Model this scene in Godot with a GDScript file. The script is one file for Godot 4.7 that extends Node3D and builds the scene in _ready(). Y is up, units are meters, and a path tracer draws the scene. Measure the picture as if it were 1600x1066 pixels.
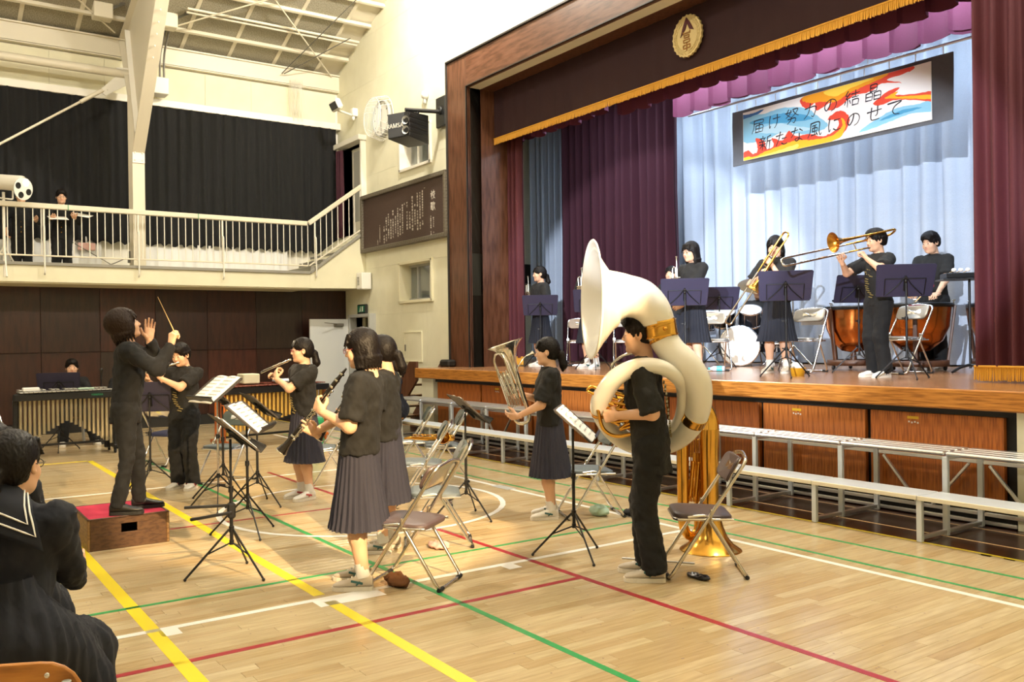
extends Node3D
# A school gymnasium during a brass band concert. Units are metres, y is up.
# x runs along the stage (the balcony wall is at x = -17), z runs away from the stage (stage wall at z = -7.55).

var M := {}
var taken := {}
var rng := RandomNumberGenerator.new()
var noise := FastNoiseLite.new()


func _ready() -> void:
	# camera: level, turned 34.9 degrees left of the stage wall's run, rolled a little as the photograph is
	var cam := Camera3D.new()
	cam.name = "camera"
	cam.fov = 42.2096
	cam.near = 0.05
	cam.far = 80.0
	cam.transform = Transform3D(Basis(Vector3(0.57166, -0.01377, -0.82038), Vector3(0.00617, 0.99990, -0.01248), Vector3(0.82046, 0.00207, 0.57170)).orthonormalized(), Vector3(0, 1.5, 0))
	add_child(cam)
	cam.current = true
	var env := Environment.new()
	env.background_mode = Environment.BG_COLOR
	env.background_color = Color.BLACK
	env.tonemap_mode = Environment.TONE_MAPPER_LINEAR
	env.tonemap_exposure = 1.0
	env.sdfgi_enabled = true
	env.ssao_enabled = true
	env.ssil_enabled = true
	var we := WorldEnvironment.new()
	we.name = "environment"
	we.environment = env
	add_child(we)
	make_materials()
	build_lights()
	build_floor()
	build_walls()
	build_roof()
	build_stage()
	build_openings()
	build_drapes()
	build_column()
	build_balcony()
	build_prints()
	build_fixtures()
	build_benches()
	build_podium()
	build_chairs()
	build_stands()
	build_percussion()
	build_brass()
	build_people()
	small_things()


# ---------- lamps ----------
const HIGHBAY := 17.5
const FOLLOW := 175.0
const STAGE := 10.0
const HOUSE := 280.0

func highbay(at: Vector3, label: String, energy: float) -> void:
	var o := thing("highbay_lamp", label, "lamp", at, 0.0, "")
	var m := Mb.new()
	m.lathe([Vector2(0.24, 0.0), Vector2(0.245, 0.01), Vector2(0.2, 0.12), Vector2(0.11, 0.24), Vector2(0.09, 0.26), Vector2(0.09, 0.46), Vector2(0.03, 0.5), Vector2(0.012, 0.52), Vector2(0.012, 0.93)], Transform3D(), 20)
	obj("housing", m, "steel_white", o)
	m = Mb.new()
	m.lathe([Vector2(0.001, 0.004), Vector2(0.2, 0.006), Vector2(0.225, 0.015), Vector2(0.001, 0.03)], Transform3D(), 20)
	obj("lens", m, "lamp_glow", o)
	var l := OmniLight3D.new()
	l.name = "light"
	l.light_color = Color(1.0, 0.97, 0.915)
	l.light_energy = energy
	l.light_size = 0.12
	l.omni_range = 40.0
	l.omni_attenuation = 2.0
	l.shadow_enabled = true
	l.position = V(0, -0.16, 0)
	o.add_child(l)

func build_lights() -> void:
	var spots := [[-11.6, -6.4, "above the stage frame", 1.35], [-4.0, -6.1, "over the stage front, off to the right", 1.5], [-11.6, -1.5, "over the middle of the hall on the balcony side", 0.4], [-4.0, -1.0, "over the middle of the hall near the viewer", 0.75], [-11.6, 4.0, "at the back of the hall on the balcony side", 0.4], [-4.0, 4.0, "at the back of the hall on the right", 0.6]]
	for s in spots: highbay(V(s[0], 8.0, s[1]), "white highbay lamp hanging " + s[2], HIGHBAY * s[3])
	# the follow spot on the opposite balcony, which throws the musicians' shadows
	var m := Mb.new()
	m.box(V(1.2, 2.65, 2.5), V(0.9, 0.28, 18.0), 0.004)
	struct("floor_balcony_far", m, "cream")
	var o := thing("follow_spot", "long follow spotlight on the far balcony, aimed at the band", "spotlight", V(1.15, 4.2, -2.0))
	var to := V(-7.0, 0.55, -2.95) - o.position
	m = Mb.new()
	m.lathe([Vector2(0.05, -0.9), Vector2(0.16, -0.88), Vector2(0.16, -0.3), Vector2(0.13, -0.28), Vector2(0.13, 0.08), Vector2(0.12, 0.08), Vector2(0.115, 0.0)], aim(Vector3.ZERO, to), 20)
	obj("barrel", m, "steel_white", o)
	m = Mb.new()
	m.rod(V(0.3, -0.2, 0), V(0.3, -1.35, 0), 0.025)
	for k in 3: m.rod(V(0.3, -0.9, 0), V(0.3 + 0.4 * cos(k * TAU / 3), -1.4, 0.4 * sin(k * TAU / 3)), 0.015)
	obj("stand", m, "black_plastic", o)
	m = Mb.new()
	m.lathe([Vector2(0.001, 0.0), Vector2(0.113, 0.005), Vector2(0.001, 0.02)], aim(to.normalized() * 0.02, to), 20)
	obj("lens", m, "spot_glow", o)
	var l := SpotLight3D.new()
	l.name = "light"
	l.light_color = Color(1.0, 0.86, 0.66)
	l.light_energy = FOLLOW
	l.light_size = 0.03
	l.spot_range = 40.0
	l.spot_attenuation = 2.0
	l.spot_angle = 11.5
	l.spot_angle_attenuation = 0.25
	l.shadow_enabled = true
	o.add_child(l)
	l.look_at_from_position(o.position + to.normalized() * 0.12, o.position + to * 2.0)
	# two more follow spots farther along the same balcony, aimed under the valance at the stage
	for k in 2:
		o = thing("follow_spot", "follow spotlight on the far balcony aimed at the " + ["left", "right"][k] + " half of the stage", "spotlight", V(1.15, 4.45, 3.2 + 1.6 * k))
		to = V([-9.9, -7.1][k], [2.2, 2.25][k], [-9.4, -10.2][k]) - o.position
		m = Mb.new()
		m.lathe([Vector2(0.05, -0.7), Vector2(0.16, -0.68), Vector2(0.16, -0.2), Vector2(0.13, -0.18), Vector2(0.13, 0.08), Vector2(0.12, 0.08), Vector2(0.115, 0.0)], aim(Vector3.ZERO, to), 20)
		obj("barrel", m, "steel_white", o)
		m = Mb.new()
		m.rod(V(0.2, -0.15, 0.1), V(0.2, -1.62, 0.1), 0.025)
		for q in 3: m.rod(V(0.2, -1.1, 0.1), V(0.2 + 0.35 * cos(q * 2.1), -1.65, 0.1 + 0.35 * sin(q * 2.1)), 0.015)
		obj("stand", m, "black_plastic", o)
		m = Mb.new()
		m.lathe([Vector2(0.001, 0.0), Vector2(0.113, 0.005), Vector2(0.001, 0.02)], aim(to.normalized() * 0.02, to), 20)
		obj("lens", m, "spot_glow", o)
		l = SpotLight3D.new()
		l.name = "light"
		l.light_color = Color(0.92, 0.95, 1.0)
		l.light_energy = HOUSE
		l.light_size = 0.03
		l.spot_range = 40.0
		l.spot_attenuation = 2.0
		l.spot_angle = 8.6
		l.spot_angle_attenuation = 0.25
		l.shadow_enabled = true
		o.add_child(l)
		l.look_at_from_position(o.position + to.normalized() * 0.12, o.position + to)
	# border lights over the stage
	for b in [[-8.72, 5.3], [-10.4, 5.7]]:
		for k in 4:
			var x: float = -10.6 + 2.1 * k
			o = thing("border_light", ["front border light over the stage", "back border light over the stage"][0 if b[0] > -9.0 else 1] + ", number of the row from the left wing: " + ["first", "second", "third", "fourth"][k], "stage light", V(x, b[1], b[0] - 0.15))
			m = Mb.new()
			m.box(V(0, 0.1, 0), V(1.9, 0.14, 0.24), 0.01)
			obj("housing", m, "black_plastic", o)
			for q in [-0.7, 0.7]:
				m = Mb.new()
				m.rod(V(q, 0.15, 0), V(q, 8.12 - b[1], 0), 0.01, -1.0, 6)
				obj("hanger", m, "black_plastic", o)
			m = Mb.new()
			m.box(V(0, 0.025, 0), V(1.8, 0.008, 0.2), 0.002)
			obj("lens", m, "stage_glow", o)
			var a := AreaLight3D.new()
			a.name = "light"
			a.light_color = Color(0.86, 0.93, 1.0)
			a.light_energy = STAGE * (0.75 if b[0] > -9.0 else 0.45)
			a.area_size = Vector2(1.8, 0.2)
			a.area_range = 30.0
			a.area_attenuation = 2.0
			a.shadow_enabled = true
			a.position = V(0, 0.01, 0)
			a.rotation_degrees = Vector3(-58 if b[0] > -9.0 else -90, 0, 0)
			o.add_child(a)
class Mb:
	var v := PackedVector3Array()
	var n := PackedVector3Array()
	var c := PackedColorArray()
	var uv := PackedVector2Array()
	var ix := PackedInt32Array()
	var col := Color.WHITE
	func put(p: Vector3, q: Vector3, t := Vector2.ZERO) -> int:
		v.append(p); n.append(q); c.append(col); uv.append(t)
		return v.size() - 1
	func tri(a: Vector3, b: Vector3, d: Vector3) -> void:
		var q := (b - a).cross(d - a).normalized()
		var i := put(a, q); put(b, q); put(d, q)
		ix.append_array([i, i + 1, i + 2])
	func quad(a: Vector3, b: Vector3, d: Vector3, e: Vector3) -> void:
		var q := (b - a).cross(d - a).normalized()
		var i := put(a, q, Vector2(0, 1)); put(b, q, Vector2(1, 1)); put(d, q, Vector2(1, 0)); put(e, q, Vector2(0, 0))
		ix.append_array([i, i + 1, i + 2, i, i + 2, i + 3])
	func faces(first: int, list: PackedInt32Array) -> void:   # smooth normals for vertices from first on
		for k in range(0, list.size(), 3):
			var a := list[k]
			var b := list[k + 1]
			var d := list[k + 2]
			var q := (v[b] - v[a]).cross(v[d] - v[a])
			n[a] += q; n[b] += q; n[d] += q
		for k in range(first, v.size()):
			n[k] = n[k].normalized() if n[k].length_squared() > 1e-20 else Vector3.UP
		ix.append_array(list)
	func grid(p: PackedVector3Array, w: int, h: int, wrap := false) -> void:   # rows of w points; counter-clockwise seen with rows going up
		var f := v.size()
		for q in p: put(q, Vector3.ZERO)
		var list := PackedInt32Array()
		for j in h - 1:
			for i in (w if wrap else w - 1):
				var i2 := (i + 1) % w
				var a := f + j * w + i
				var b := f + j * w + i2
				list.append_array([a, b, b + w, a, b + w, a + w])
		faces(f, list)
	func fan(p: PackedVector3Array, flip := false) -> void:
		var m := Vector3.ZERO
		for q in p: m += q
		m /= p.size()
		for i in p.size():
			if flip: tri(m, p[(i + 1) % p.size()], p[i])
			else: tri(m, p[i], p[(i + 1) % p.size()])
	func box(at: Vector3, size: Vector3, bev := 0.004, bs := Basis()) -> void:
		var s := size / 2.0
		var b := minf(bev, minf(s.x, minf(s.y, s.z)) * 0.9)
		if b <= 0.0:
			b = 0.0
		var P := func(x: int, y: int, z: int, ax: int) -> Vector3:
			var q := Vector3(x * (s.x - (0.0 if ax == 0 else b)), y * (s.y - (0.0 if ax == 1 else b)), z * (s.z - (0.0 if ax == 2 else b)))
			return at + bs * q
		for ax in 3:
			var u := (ax + 1) % 3
			var w := (ax + 2) % 3
			for sg in [-1, 1]:
				var q: Array = []
				for pr in [[-1, -1], [1, -1], [1, 1], [-1, 1]]:
					var e := [0, 0, 0]
					e[ax] = sg; e[u] = pr[0]; e[w] = pr[1]
					q.append(P.call(e[0], e[1], e[2], ax))
				if sg > 0: quad(q[0], q[1], q[2], q[3])
				else: quad(q[3], q[2], q[1], q[0])
			if b > 0.0:
				for s1 in [-1, 1]:
					for s2 in [-1, 1]:
						var q2: Array = []
						for pr in [[u, -1], [w, -1], [w, 1], [u, 1]]:
							var e := [0, 0, 0]
							e[ax] = pr[1]; e[u] = s1; e[w] = s2
							q2.append(P.call(e[0], e[1], e[2], pr[0]))
						if s1 * s2 > 0: quad(q2[0], q2[1], q2[2], q2[3])
						else: quad(q2[3], q2[2], q2[1], q2[0])
		if b > 0.0:
			for x in [-1, 1]:
				for y in [-1, 1]:
					for z in [-1, 1]:
						var a: Vector3 = P.call(x, y, z, 0)
						var d: Vector3 = P.call(x, y, z, 1)
						var e: Vector3 = P.call(x, y, z, 2)
						if x * y * z > 0: tri(a, d, e)
						else: tri(a, e, d)
	func bar(a: Vector3, b: Vector3, w: float, h: float, bev := 0.002, up := Vector3.UP) -> void:
		var d := (b - a)
		var z := d.normalized()
		if absf(z.dot(up)) > 0.99: up = Vector3.RIGHT
		var x := up.cross(z).normalized()
		box((a + b) / 2.0, Vector3(w, h, d.length()), bev, Basis(x, z.cross(x), z))
	func tube(path: PackedVector3Array, r, sides := 8, closed := false, caps := true) -> void:
		var m := path.size()
		var pts := PackedVector3Array()
		var t0 := (path[1] - path[0]).normalized()
		var u := t0.cross(Vector3.UP if absf(t0.y) < 0.9 else Vector3.RIGHT).normalized()
		for i in m:
			var pa := path[(i - 1 + m) % m] if (closed or i > 0) else path[0]
			var pb := path[(i + 1) % m] if (closed or i < m - 1) else path[m - 1]
			var t := (pb - pa).normalized()
			u = (u - t * u.dot(t)).normalized()
			var w := t.cross(u)
			var rr: float = r if r is float else r[i]
			for k in sides:
				var a := TAU * k / sides
				pts.append(path[i] + (u * cos(a) + w * sin(a)) * rr)
		if closed:
			for k in sides: pts.append(pts[k])
		grid(pts, sides, m + (1 if closed else 0), true)
		if caps and not closed:
			fan(pts.slice(0, sides), true)
			fan(pts.slice((m - 1) * sides, m * sides))
	func rod(a: Vector3, b: Vector3, r: float, r2 := -1.0, sides := 8) -> void:
		tube(PackedVector3Array([a, b]), [r, r if r2 < 0.0 else r2], sides)
	func lathe(prof: Array, tf := Transform3D(), sides := 24) -> void:   # prof of Vector2(radius, height), from the bottom up on the outside
		var pts := PackedVector3Array()
		for q: Vector2 in prof:
			for k in sides:
				var a := -TAU * k / sides
				pts.append(tf * Vector3(cos(a) * q.x, q.y, sin(a) * q.x))
		grid(pts, sides, prof.size(), true)
	func poly(p: PackedVector2Array, depth: float, tf := Transform3D()) -> void:   # an outline in xy, extruded along z both ways
		if Geometry2D.is_polygon_clockwise(p): p.reverse()
		var t := Geometry2D.triangulate_polygon(p)
		var h := depth / 2.0
		for k in range(0, t.size(), 3):
			var a := p[t[k]]
			var b := p[t[k + 1]]
			var d := p[t[k + 2]]
			if (b - a).cross(d - a) < 0.0:
				var e := b
				b = d
				d = e
			tri(tf * Vector3(a.x, a.y, h), tf * Vector3(b.x, b.y, h), tf * Vector3(d.x, d.y, h))
			tri(tf * Vector3(a.x, a.y, -h), tf * Vector3(d.x, d.y, -h), tf * Vector3(b.x, b.y, -h))
		for k in p.size():
			var a := p[k]
			var b := p[(k + 1) % p.size()]
			quad(tf * Vector3(a.x, a.y, -h), tf * Vector3(b.x, b.y, -h), tf * Vector3(b.x, b.y, h), tf * Vector3(a.x, a.y, h))
	func ball(at: Vector3, r: Vector3, sides := 12, rings := 7) -> void:
		var pts := PackedVector3Array()
		for j in rings:
			var e := -PI / 2 + PI * clampf(float(j) / (rings - 1), 0.01, 0.99)
			for k in sides:
				var a := -TAU * k / sides
				pts.append(at + Vector3(cos(a) * cos(e), sin(e), sin(a) * cos(e)) * r)
		grid(pts, sides, rings, true)
	func add(o: Mb, tf: Transform3D) -> void:
		var f := v.size()
		var b := tf.basis
		var mirror := b.determinant() < 0.0
		var nb := b.inverse().transposed()
		for k in o.v.size():
			v.append(tf * o.v[k]); n.append((nb * o.n[k]).normalized())
		c.append_array(o.c); uv.append_array(o.uv)
		for k in range(0, o.ix.size(), 3):
			if mirror: ix.append_array([f + o.ix[k], f + o.ix[k + 2], f + o.ix[k + 1]])
			else: ix.append_array([f + o.ix[k], f + o.ix[k + 1], f + o.ix[k + 2]])
	func mesh() -> ArrayMesh:
		var a := []
		a.resize(Mesh.ARRAY_MAX)
		var cw := PackedInt32Array(ix)
		for k in range(0, cw.size(), 3):
			var e := cw[k + 1]
			cw[k + 1] = cw[k + 2]
			cw[k + 2] = e
		a[Mesh.ARRAY_VERTEX] = v; a[Mesh.ARRAY_NORMAL] = n; a[Mesh.ARRAY_COLOR] = c; a[Mesh.ARRAY_TEX_UV] = uv; a[Mesh.ARRAY_INDEX] = cw
		var m := ArrayMesh.new()
		m.add_surface_from_arrays(Mesh.PRIMITIVE_TRIANGLES, a)
		return m

func V(x: float, y: float, z: float) -> Vector3: return Vector3(x, y, z)
func P3(list: Array) -> PackedVector3Array: return PackedVector3Array(list)

func numbered(called: String) -> String:
	if not taken.has(called):
		taken[called] = 0
		return called
	taken[called] += 1
	return "%s_%03d" % [called, taken[called]]

func obj(called: String, m, material, parent: Node = self, at := Vector3.ZERO) -> MeshInstance3D:   # one named mesh
	var o := MeshInstance3D.new()
	o.mesh = m.mesh() if m is Mb else m
	o.material_override = M[material] if material is String else material
	o.name = numbered(called) if parent == self else called
	o.position = at
	parent.add_child(o, true)
	return o

func tag(o: Node, label: String, category: String, group := "") -> Node:
	o.set_meta("label", label)
	o.set_meta("category", category)
	if group != "": o.set_meta("group", group)
	return o

func struct(called: String, m, material, parent: Node = self) -> MeshInstance3D:
	var o := obj(called, m, material, parent)
	if parent == self: o.set_meta("kind", "structure")
	return o

func thing(called: String, label: String, category: String, at := Vector3.ZERO, turn := 0.0, group := "") -> Node3D:
	var o := Node3D.new()
	o.name = numbered(called)
	o.position = at
	o.rotation.y = turn
	add_child(o)
	tag(o, label, category, group)
	return o

func dup(root: Node3D, at: Vector3, turn: float, label := "", group := "") -> Node3D:
	var r: Node3D = root.duplicate()
	r.name = numbered(String(root.name).rstrip("0123456789").trim_suffix("_"))
	add_child(r)
	r.position = at
	r.rotation = Vector3(0, turn, 0)
	if label != "": r.set_meta("label", label)
	if group != "": r.set_meta("group", group)
	return r

func smooth(path: Array, per := 6, closed := false) -> PackedVector3Array:   # Catmull-Rom through the points
	var out := PackedVector3Array()
	var m := path.size()
	for i in (m if closed else m - 1):
		var a: Vector3 = path[(i - 1 + m) % m] if (closed or i > 0) else path[0]
		var b: Vector3 = path[i]
		var d: Vector3 = path[(i + 1) % m]
		var e: Vector3 = path[(i + 2) % m] if (closed or i < m - 2) else path[m - 1]
		for k in per: out.append(b.cubic_interpolate(d, a, e, float(k) / per))
	if not closed: out.append(path[m - 1])
	return out

func bend(path: Array, r: float, per := 4) -> PackedVector3Array:   # a polyline with rounded corners
	var out := PackedVector3Array([path[0]])
	for i in range(1, path.size() - 1):
		var a: Vector3 = path[i - 1]
		var b: Vector3 = path[i]
		var d: Vector3 = path[i + 1]
		var l := minf(r, minf(a.distance_to(b), b.distance_to(d)) * 0.48)
		var p := b + (a - b).normalized() * l
		var q := b + (d - b).normalized() * l
		for k in per + 1:
			var t := float(k) / per
			out.append(p.lerp(b, t).lerp(b.lerp(q, t), t))
	out.append(path[-1])
	return out

func aim(from: Vector3, to: Vector3, up := Vector3.UP) -> Transform3D:   # y axis along from -> to
	var y := (to - from).normalized()
	if absf(y.dot(up)) > 0.98: up = Vector3.RIGHT
	var x := up.cross(y).normalized()
	return Transform3D(Basis(x, y, x.cross(y)), from)

# ---------- materials ----------
func nt(freq: float, lo: Color, hi: Color, seed_ := 1, kind := FastNoiseLite.TYPE_SIMPLEX_SMOOTH, oct := 4, size := 512, mid = null) -> NoiseTexture2D:
	var f := FastNoiseLite.new()
	f.seed = seed_; f.frequency = freq; f.noise_type = kind; f.fractal_octaves = oct
	var g := Gradient.new()
	g.set_color(0, lo)
	g.set_color(1, hi)
	if mid != null: g.add_point(0.5, mid)
	var t := NoiseTexture2D.new()
	t.width = size; t.height = size; t.noise = f; t.seamless = true; t.color_ramp = g
	return t

func mat(called: String, color, rough := 0.7, metal := 0.0, tex: Texture2D = null, scale := Vector3.ONE, world := false) -> StandardMaterial3D:
	var m := StandardMaterial3D.new()
	m.resource_name = called
	m.albedo_color = Color(color) if color is String else color
	m.roughness = rough
	m.metallic = metal
	if tex:
		m.albedo_texture = tex
		m.uv1_triplanar = true
		m.uv1_world_triplanar = world
		m.uv1_scale = scale
	M[called] = m
	return m

func relief(called: String, freq: float, depth: float, scale: Vector3, seed_ := 3) -> void:
	var f := FastNoiseLite.new()
	f.seed = seed_; f.frequency = freq; f.fractal_octaves = 3
	var t := NoiseTexture2D.new()
	t.width = 256; t.height = 256; t.noise = f; t.seamless = true; t.as_normal_map = true; t.bump_strength = depth
	var m: StandardMaterial3D = M[called]
	m.normal_enabled = true
	m.normal_texture = t
	m.uv1_triplanar = true
	m.uv1_scale = scale if m.albedo_texture == null else m.uv1_scale

func light_mat(called: String, color: Color, energy: float) -> StandardMaterial3D:
	var m := mat(called, color, 0.4)
	m.emission_enabled = true
	m.emission = color
	m.emission_energy_multiplier = energy
	return m

func make_materials() -> void:
	var grain := nt(0.012, Color(0.88, 0.865, 0.84), Color.WHITE, 5, FastNoiseLite.TYPE_SIMPLEX_SMOOTH, 5)
	var wood := nt(0.01, Color(0.62, 0.55, 0.48), Color.WHITE, 9, FastNoiseLite.TYPE_SIMPLEX_SMOOTH, 5, 512, Color(0.88, 0.84, 0.8))
	var cloth := nt(0.2, Color(0.86, 0.86, 0.86), Color.WHITE, 4, FastNoiseLite.TYPE_VALUE, 2, 256)
	var fleck := nt(0.05, Color(0.55, 0.52, 0.46), Color.WHITE, 12, FastNoiseLite.TYPE_SIMPLEX, 5)
	var wear := nt(0.008, Color(0.965, 0.963, 0.955), Color.WHITE, 22, FastNoiseLite.TYPE_SIMPLEX_SMOOTH, 5)
	var tones := [Color(0.78, 0.70, 0.55), Color(0.765, 0.68, 0.53), Color(0.79, 0.715, 0.565), Color(0.745, 0.655, 0.495), Color(0.78, 0.705, 0.555), Color(0.77, 0.69, 0.54), Color(0.80, 0.73, 0.59), Color(0.735, 0.64, 0.48)]
	for i in 8:
		var m := mat("plank%d" % i, tones[i], 0.2, 0.0, grain, Vector3(5.0, 5.0, 0.45), true)
		m.uv1_offset = Vector3(0.13 * i, 0, 0.37 * i)
		m.metallic_specular = 0.5
	mat("subfloor", "8a6a45", 0.6)
	mat("dark_floor", "4a2c1c", 0.22, 0.0, wood, Vector3(0.4, 1, 6), true)
	mat("line_yellow", "e6cf2e", 0.3); mat("line_white", "e9e6df", 0.3); mat("line_red", "9c2a33", 0.3); mat("line_green", "2f9350", 0.3); mat("line_pale", "c8a878", 0.35)
	mat("plate", "6e4f2c", 0.4)
	mat("cream", "e6e3cb", 0.6, 0.0, wear, Vector3(0.5, 0.5, 0.5), true)
	mat("cream_side", "e3dec2", 0.65, 0.0, wear, Vector3(0.5, 0.5, 0.5), true)
	mat("board_roof", "c4c0b0", 0.9, 0.0, fleck, Vector3(1.6, 1.6, 1.6), true)
	mat("steel_cream", "d8d0bb", 0.45)
	mat("steel_white", "e6e2d6", 0.4)
	mat("conduit", "6d6a62", 0.45, 0.3)
	mat("slab_edge", "8d8a80", 0.7)
	mat("brown_wall", "35190f", 0.38, 0.0, wood, Vector3(0.5, 0.5, 0.5), true)
	for i in 4:
		var m := mat("brown_panel%d" % i, ["3f1f12", "371a0f", "4a2315", "33231a"][i], 0.36, 0.0, wood, Vector3(2.2, 0.35, 2.2), true)
		m.uv1_offset = Vector3(0.3 * i, 0.2 * i, 0.1)
	mat("frame_brown", "6c4a38", 0.36, 0.0, wood, Vector3(2.6, 0.4, 2.6), true)
	mat("frame_top", "6c4a38", 0.36, 0.0, wood, Vector3(0.4, 2.6, 2.6), true)
	mat("frame_trim", "3b3733", 0.4, 0.3)
	mat("black_trim", "15130f", 0.6)
	mat("fascia", "c88b42", 0.3, 0.0, wood, Vector3(0.6, 9.0, 3.0), true)
	mat("stage_floor", "b48862", 0.22, 0.0, wood, Vector3(0.4, 2.0, 7.0), true)
	for i in 3:
		var m := mat("stage_panel%d" % i, ["c4742f", "bd6d2b", "ca7c38"][i], 0.33, 0.0, wood, Vector3(9.0, 0.6, 3.0), true)
		m.uv1_offset = Vector3(0.3 * i, 0.1 * i, 0)
	mat("alu", "d3d5d8", 0.32, 0.85)
	mat("alu_board", "c9d0d8", 0.4, 0.25)
	mat("black_cloth", "0e0e10", 0.9, 0.0, cloth, Vector3(30, 30, 30))
	mat("blackout", "141416", 0.95, 0.0, cloth, Vector3(8, 8, 8))
	mat("navy_cloth", "151824", 0.9, 0.0, cloth, Vector3(30, 30, 30))
	mat("skirt_cloth", "2b2a38", 0.85, 0.0, cloth, Vector3(30, 30, 30))
	mat("tshirt", "151413", 0.88, 0.0, cloth, Vector3(40, 40, 40))
	mat("trousers", "0f0f10", 0.9, 0.0, cloth, Vector3(30, 30, 30))
	mat("maroon", "3f1022", 0.85, 0.0, cloth, Vector3(6, 6, 6))
	mat("maroon_front", "4c0f1b", 0.8, 0.0, cloth, Vector3(6, 6, 6))
	mat("maroon_valance", "2c0a11", 0.85, 0.0, cloth, Vector3(6, 6, 6))
	mat("plum", "70304f", 0.8, 0.0, cloth, Vector3(6, 6, 6))
	mat("pale_curtain", "c3cfe0", 0.8, 0.0, cloth, Vector3(6, 6, 6))
	mat("grey_curtain", "8a929c", 0.85, 0.0, cloth, Vector3(6, 6, 6))
	mat("gold_fringe", "d39a2c", 0.6)
	mat("gold_lace", "b9802a", 0.6)
	mat("chrome", "dadadc", 0.16, 1.0)
	mat("worn_chrome", "c9c2b6", 0.24, 1.0)
	mat("seat_brown", "4b3c3c", 0.45)
	mat("seat_green", "38413e", 0.5)
	mat("seat_grey", "5b6468", 0.5)
	mat("seat_navy", "23284a", 0.5)
	mat("seat_bronze", "7b6a58", 0.4, 0.4)
	mat("seat_silver", "8f8a82", 0.35, 0.6)
	mat("rubber", "1a1918", 0.8)
	mat("stand_black", "131315", 0.42, 0.2)
	mat("desk", "2e2c44", 0.5, 0.1)
	mat("desk_brown", "3b342f", 0.5, 0.1)
	mat("paper", "eeece6", 0.8)
	mat("brass", "d8a44a", 0.18, 1.0)
	mat("old_brass", "c08a3c", 0.25, 1.0)
	mat("silver", "d5d3cd", 0.14, 1.0)
	mat("copper", "c87a3c", 0.2, 1.0)
	mat("white_lacquer", "dedbd2", 0.22)
	mat("grenadilla", "15110f", 0.22)
	mat("bronze", "8a6f48", 0.35, 1.0)
	mat("drum_black", "131418", 0.2)
	mat("drum_head", "e5e3dc", 0.6)
	mat("wood_brown", "5a3a26", 0.45, 0.0, wood, Vector3(4, 0.6, 4))
	mat("bar_wood", "6b2b1c", 0.35)
	mat("resonator", "a89c80", 0.4, 0.6)
	mat("resonator_gold", "c8a65a", 0.35, 0.7)
	mat("vib_bar", "b9b8b4", 0.35, 0.8)
	mat("orange_wood", "b8672c", 0.4, 0.0, wood, Vector3(4, 0.6, 4))
	mat("podium_side", "5c4027", 0.45, 0.0, wood, Vector3(3, 8, 3))
	mat("podium_end", "8a6c42", 0.5, 0.0, wood, Vector3(3, 8, 3))
	mat("red_carpet", "c02648", 0.95, 0.0, cloth, Vector3(12, 12, 12))
	mat("board_dark", "4a3a36", 0.6, 0.0, wear, Vector3(2, 2, 2))
	mat("board_frame", "757267", 0.6, 0.0, wood, Vector3(6, 6, 6))
	mat("white_paint", "e9e7e0", 0.45)
	mat("grey_paint", "a9aaa6", 0.5)
	mat("door_white", "cfd2d2", 0.4)
	mat("black_plastic", "17181a", 0.4)
	mat("grey_mesh", "3a3c40", 0.7)
	mat("letter_white", "d9d7cf", 0.6)
	mat("green_sign", "1d6a4c", 0.5)
	mat("emblem", "c9b47c", 0.5, 0.2)
	mat("emblem_red", "4a0d12", 0.6)
	mat("emblem_gold", "9a6a2a", 0.5)
	mat("banner_cloth", "56575c", 0.7, 0.0, wear, Vector3(4, 4, 4))
	mat("chair_wood", "c98a3f", 0.4, 0.0, wood, Vector3(0.8, 5, 5))
	mat("shoe_white", "dedad2", 0.6); mat("shoe_sole", "d8cfc0", 0.7); mat("shoe_black", "121213", 0.45); mat("shoe_mark", "2c5a5a", 0.6); mat("shoe_red", "b03038", 0.6)
	mat("shoe_beige", "b9ad9b", 0.65); mat("sock", "d9d6d0", 0.9)
	mat("hair", "120d0b", 0.5).metallic_specular = 0.3
	mat("hair_brown", "24170f", 0.5).metallic_specular = 0.3
	mat("frame_red", "7a1c22", 0.3); mat("frame_black", "1d1a1c", 0.3)
	mat("print_gold", "75663a", 0.7)
	mat("pink_cloth", "d3a9a0", 0.9); mat("mint_cloth", "a9c4b0", 0.9); mat("towel_white", "e2e2e2", 0.95); mat("red_cloth", "7a2a3c", 0.95); mat("fur", "6b4526", 0.95)
	mat("yellow_cup", "c8931e", 0.4); mat("teal", "4fb5bf", 0.4); mat("blue_plastic", "2b3f9a", 0.4); mat("green_plastic", "1f8a5a", 0.45)
	mat("sticker_yellow", "d0a818", 0.6); mat("mallet_red", "c02a40", 0.8); mat("mallet_white", "ece8e0", 0.9); mat("stick_wood", "d8b078", 0.5)
	var skin := mat("skin", Color.WHITE, 0.55)
	skin.vertex_color_use_as_albedo = true
	var sheet := mat("tissue", "e8dcd8", 0.8)
	sheet.backlight_enabled = true
	sheet.backlight = Color(0.3, 0.28, 0.27)
	var g := mat("glass", Color(0.8, 0.85, 0.85, 0.12), 0.05)
	g.transparency = BaseMaterial3D.TRANSPARENCY_ALPHA
	light_mat("lamp_glow", Color(1.0, 0.96, 0.88), 6.0)
	light_mat("spot_glow", Color(1.0, 0.97, 0.9), 8.0)
	light_mat("stage_glow", Color(0.93, 0.96, 1.0), 6.0)

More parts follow.
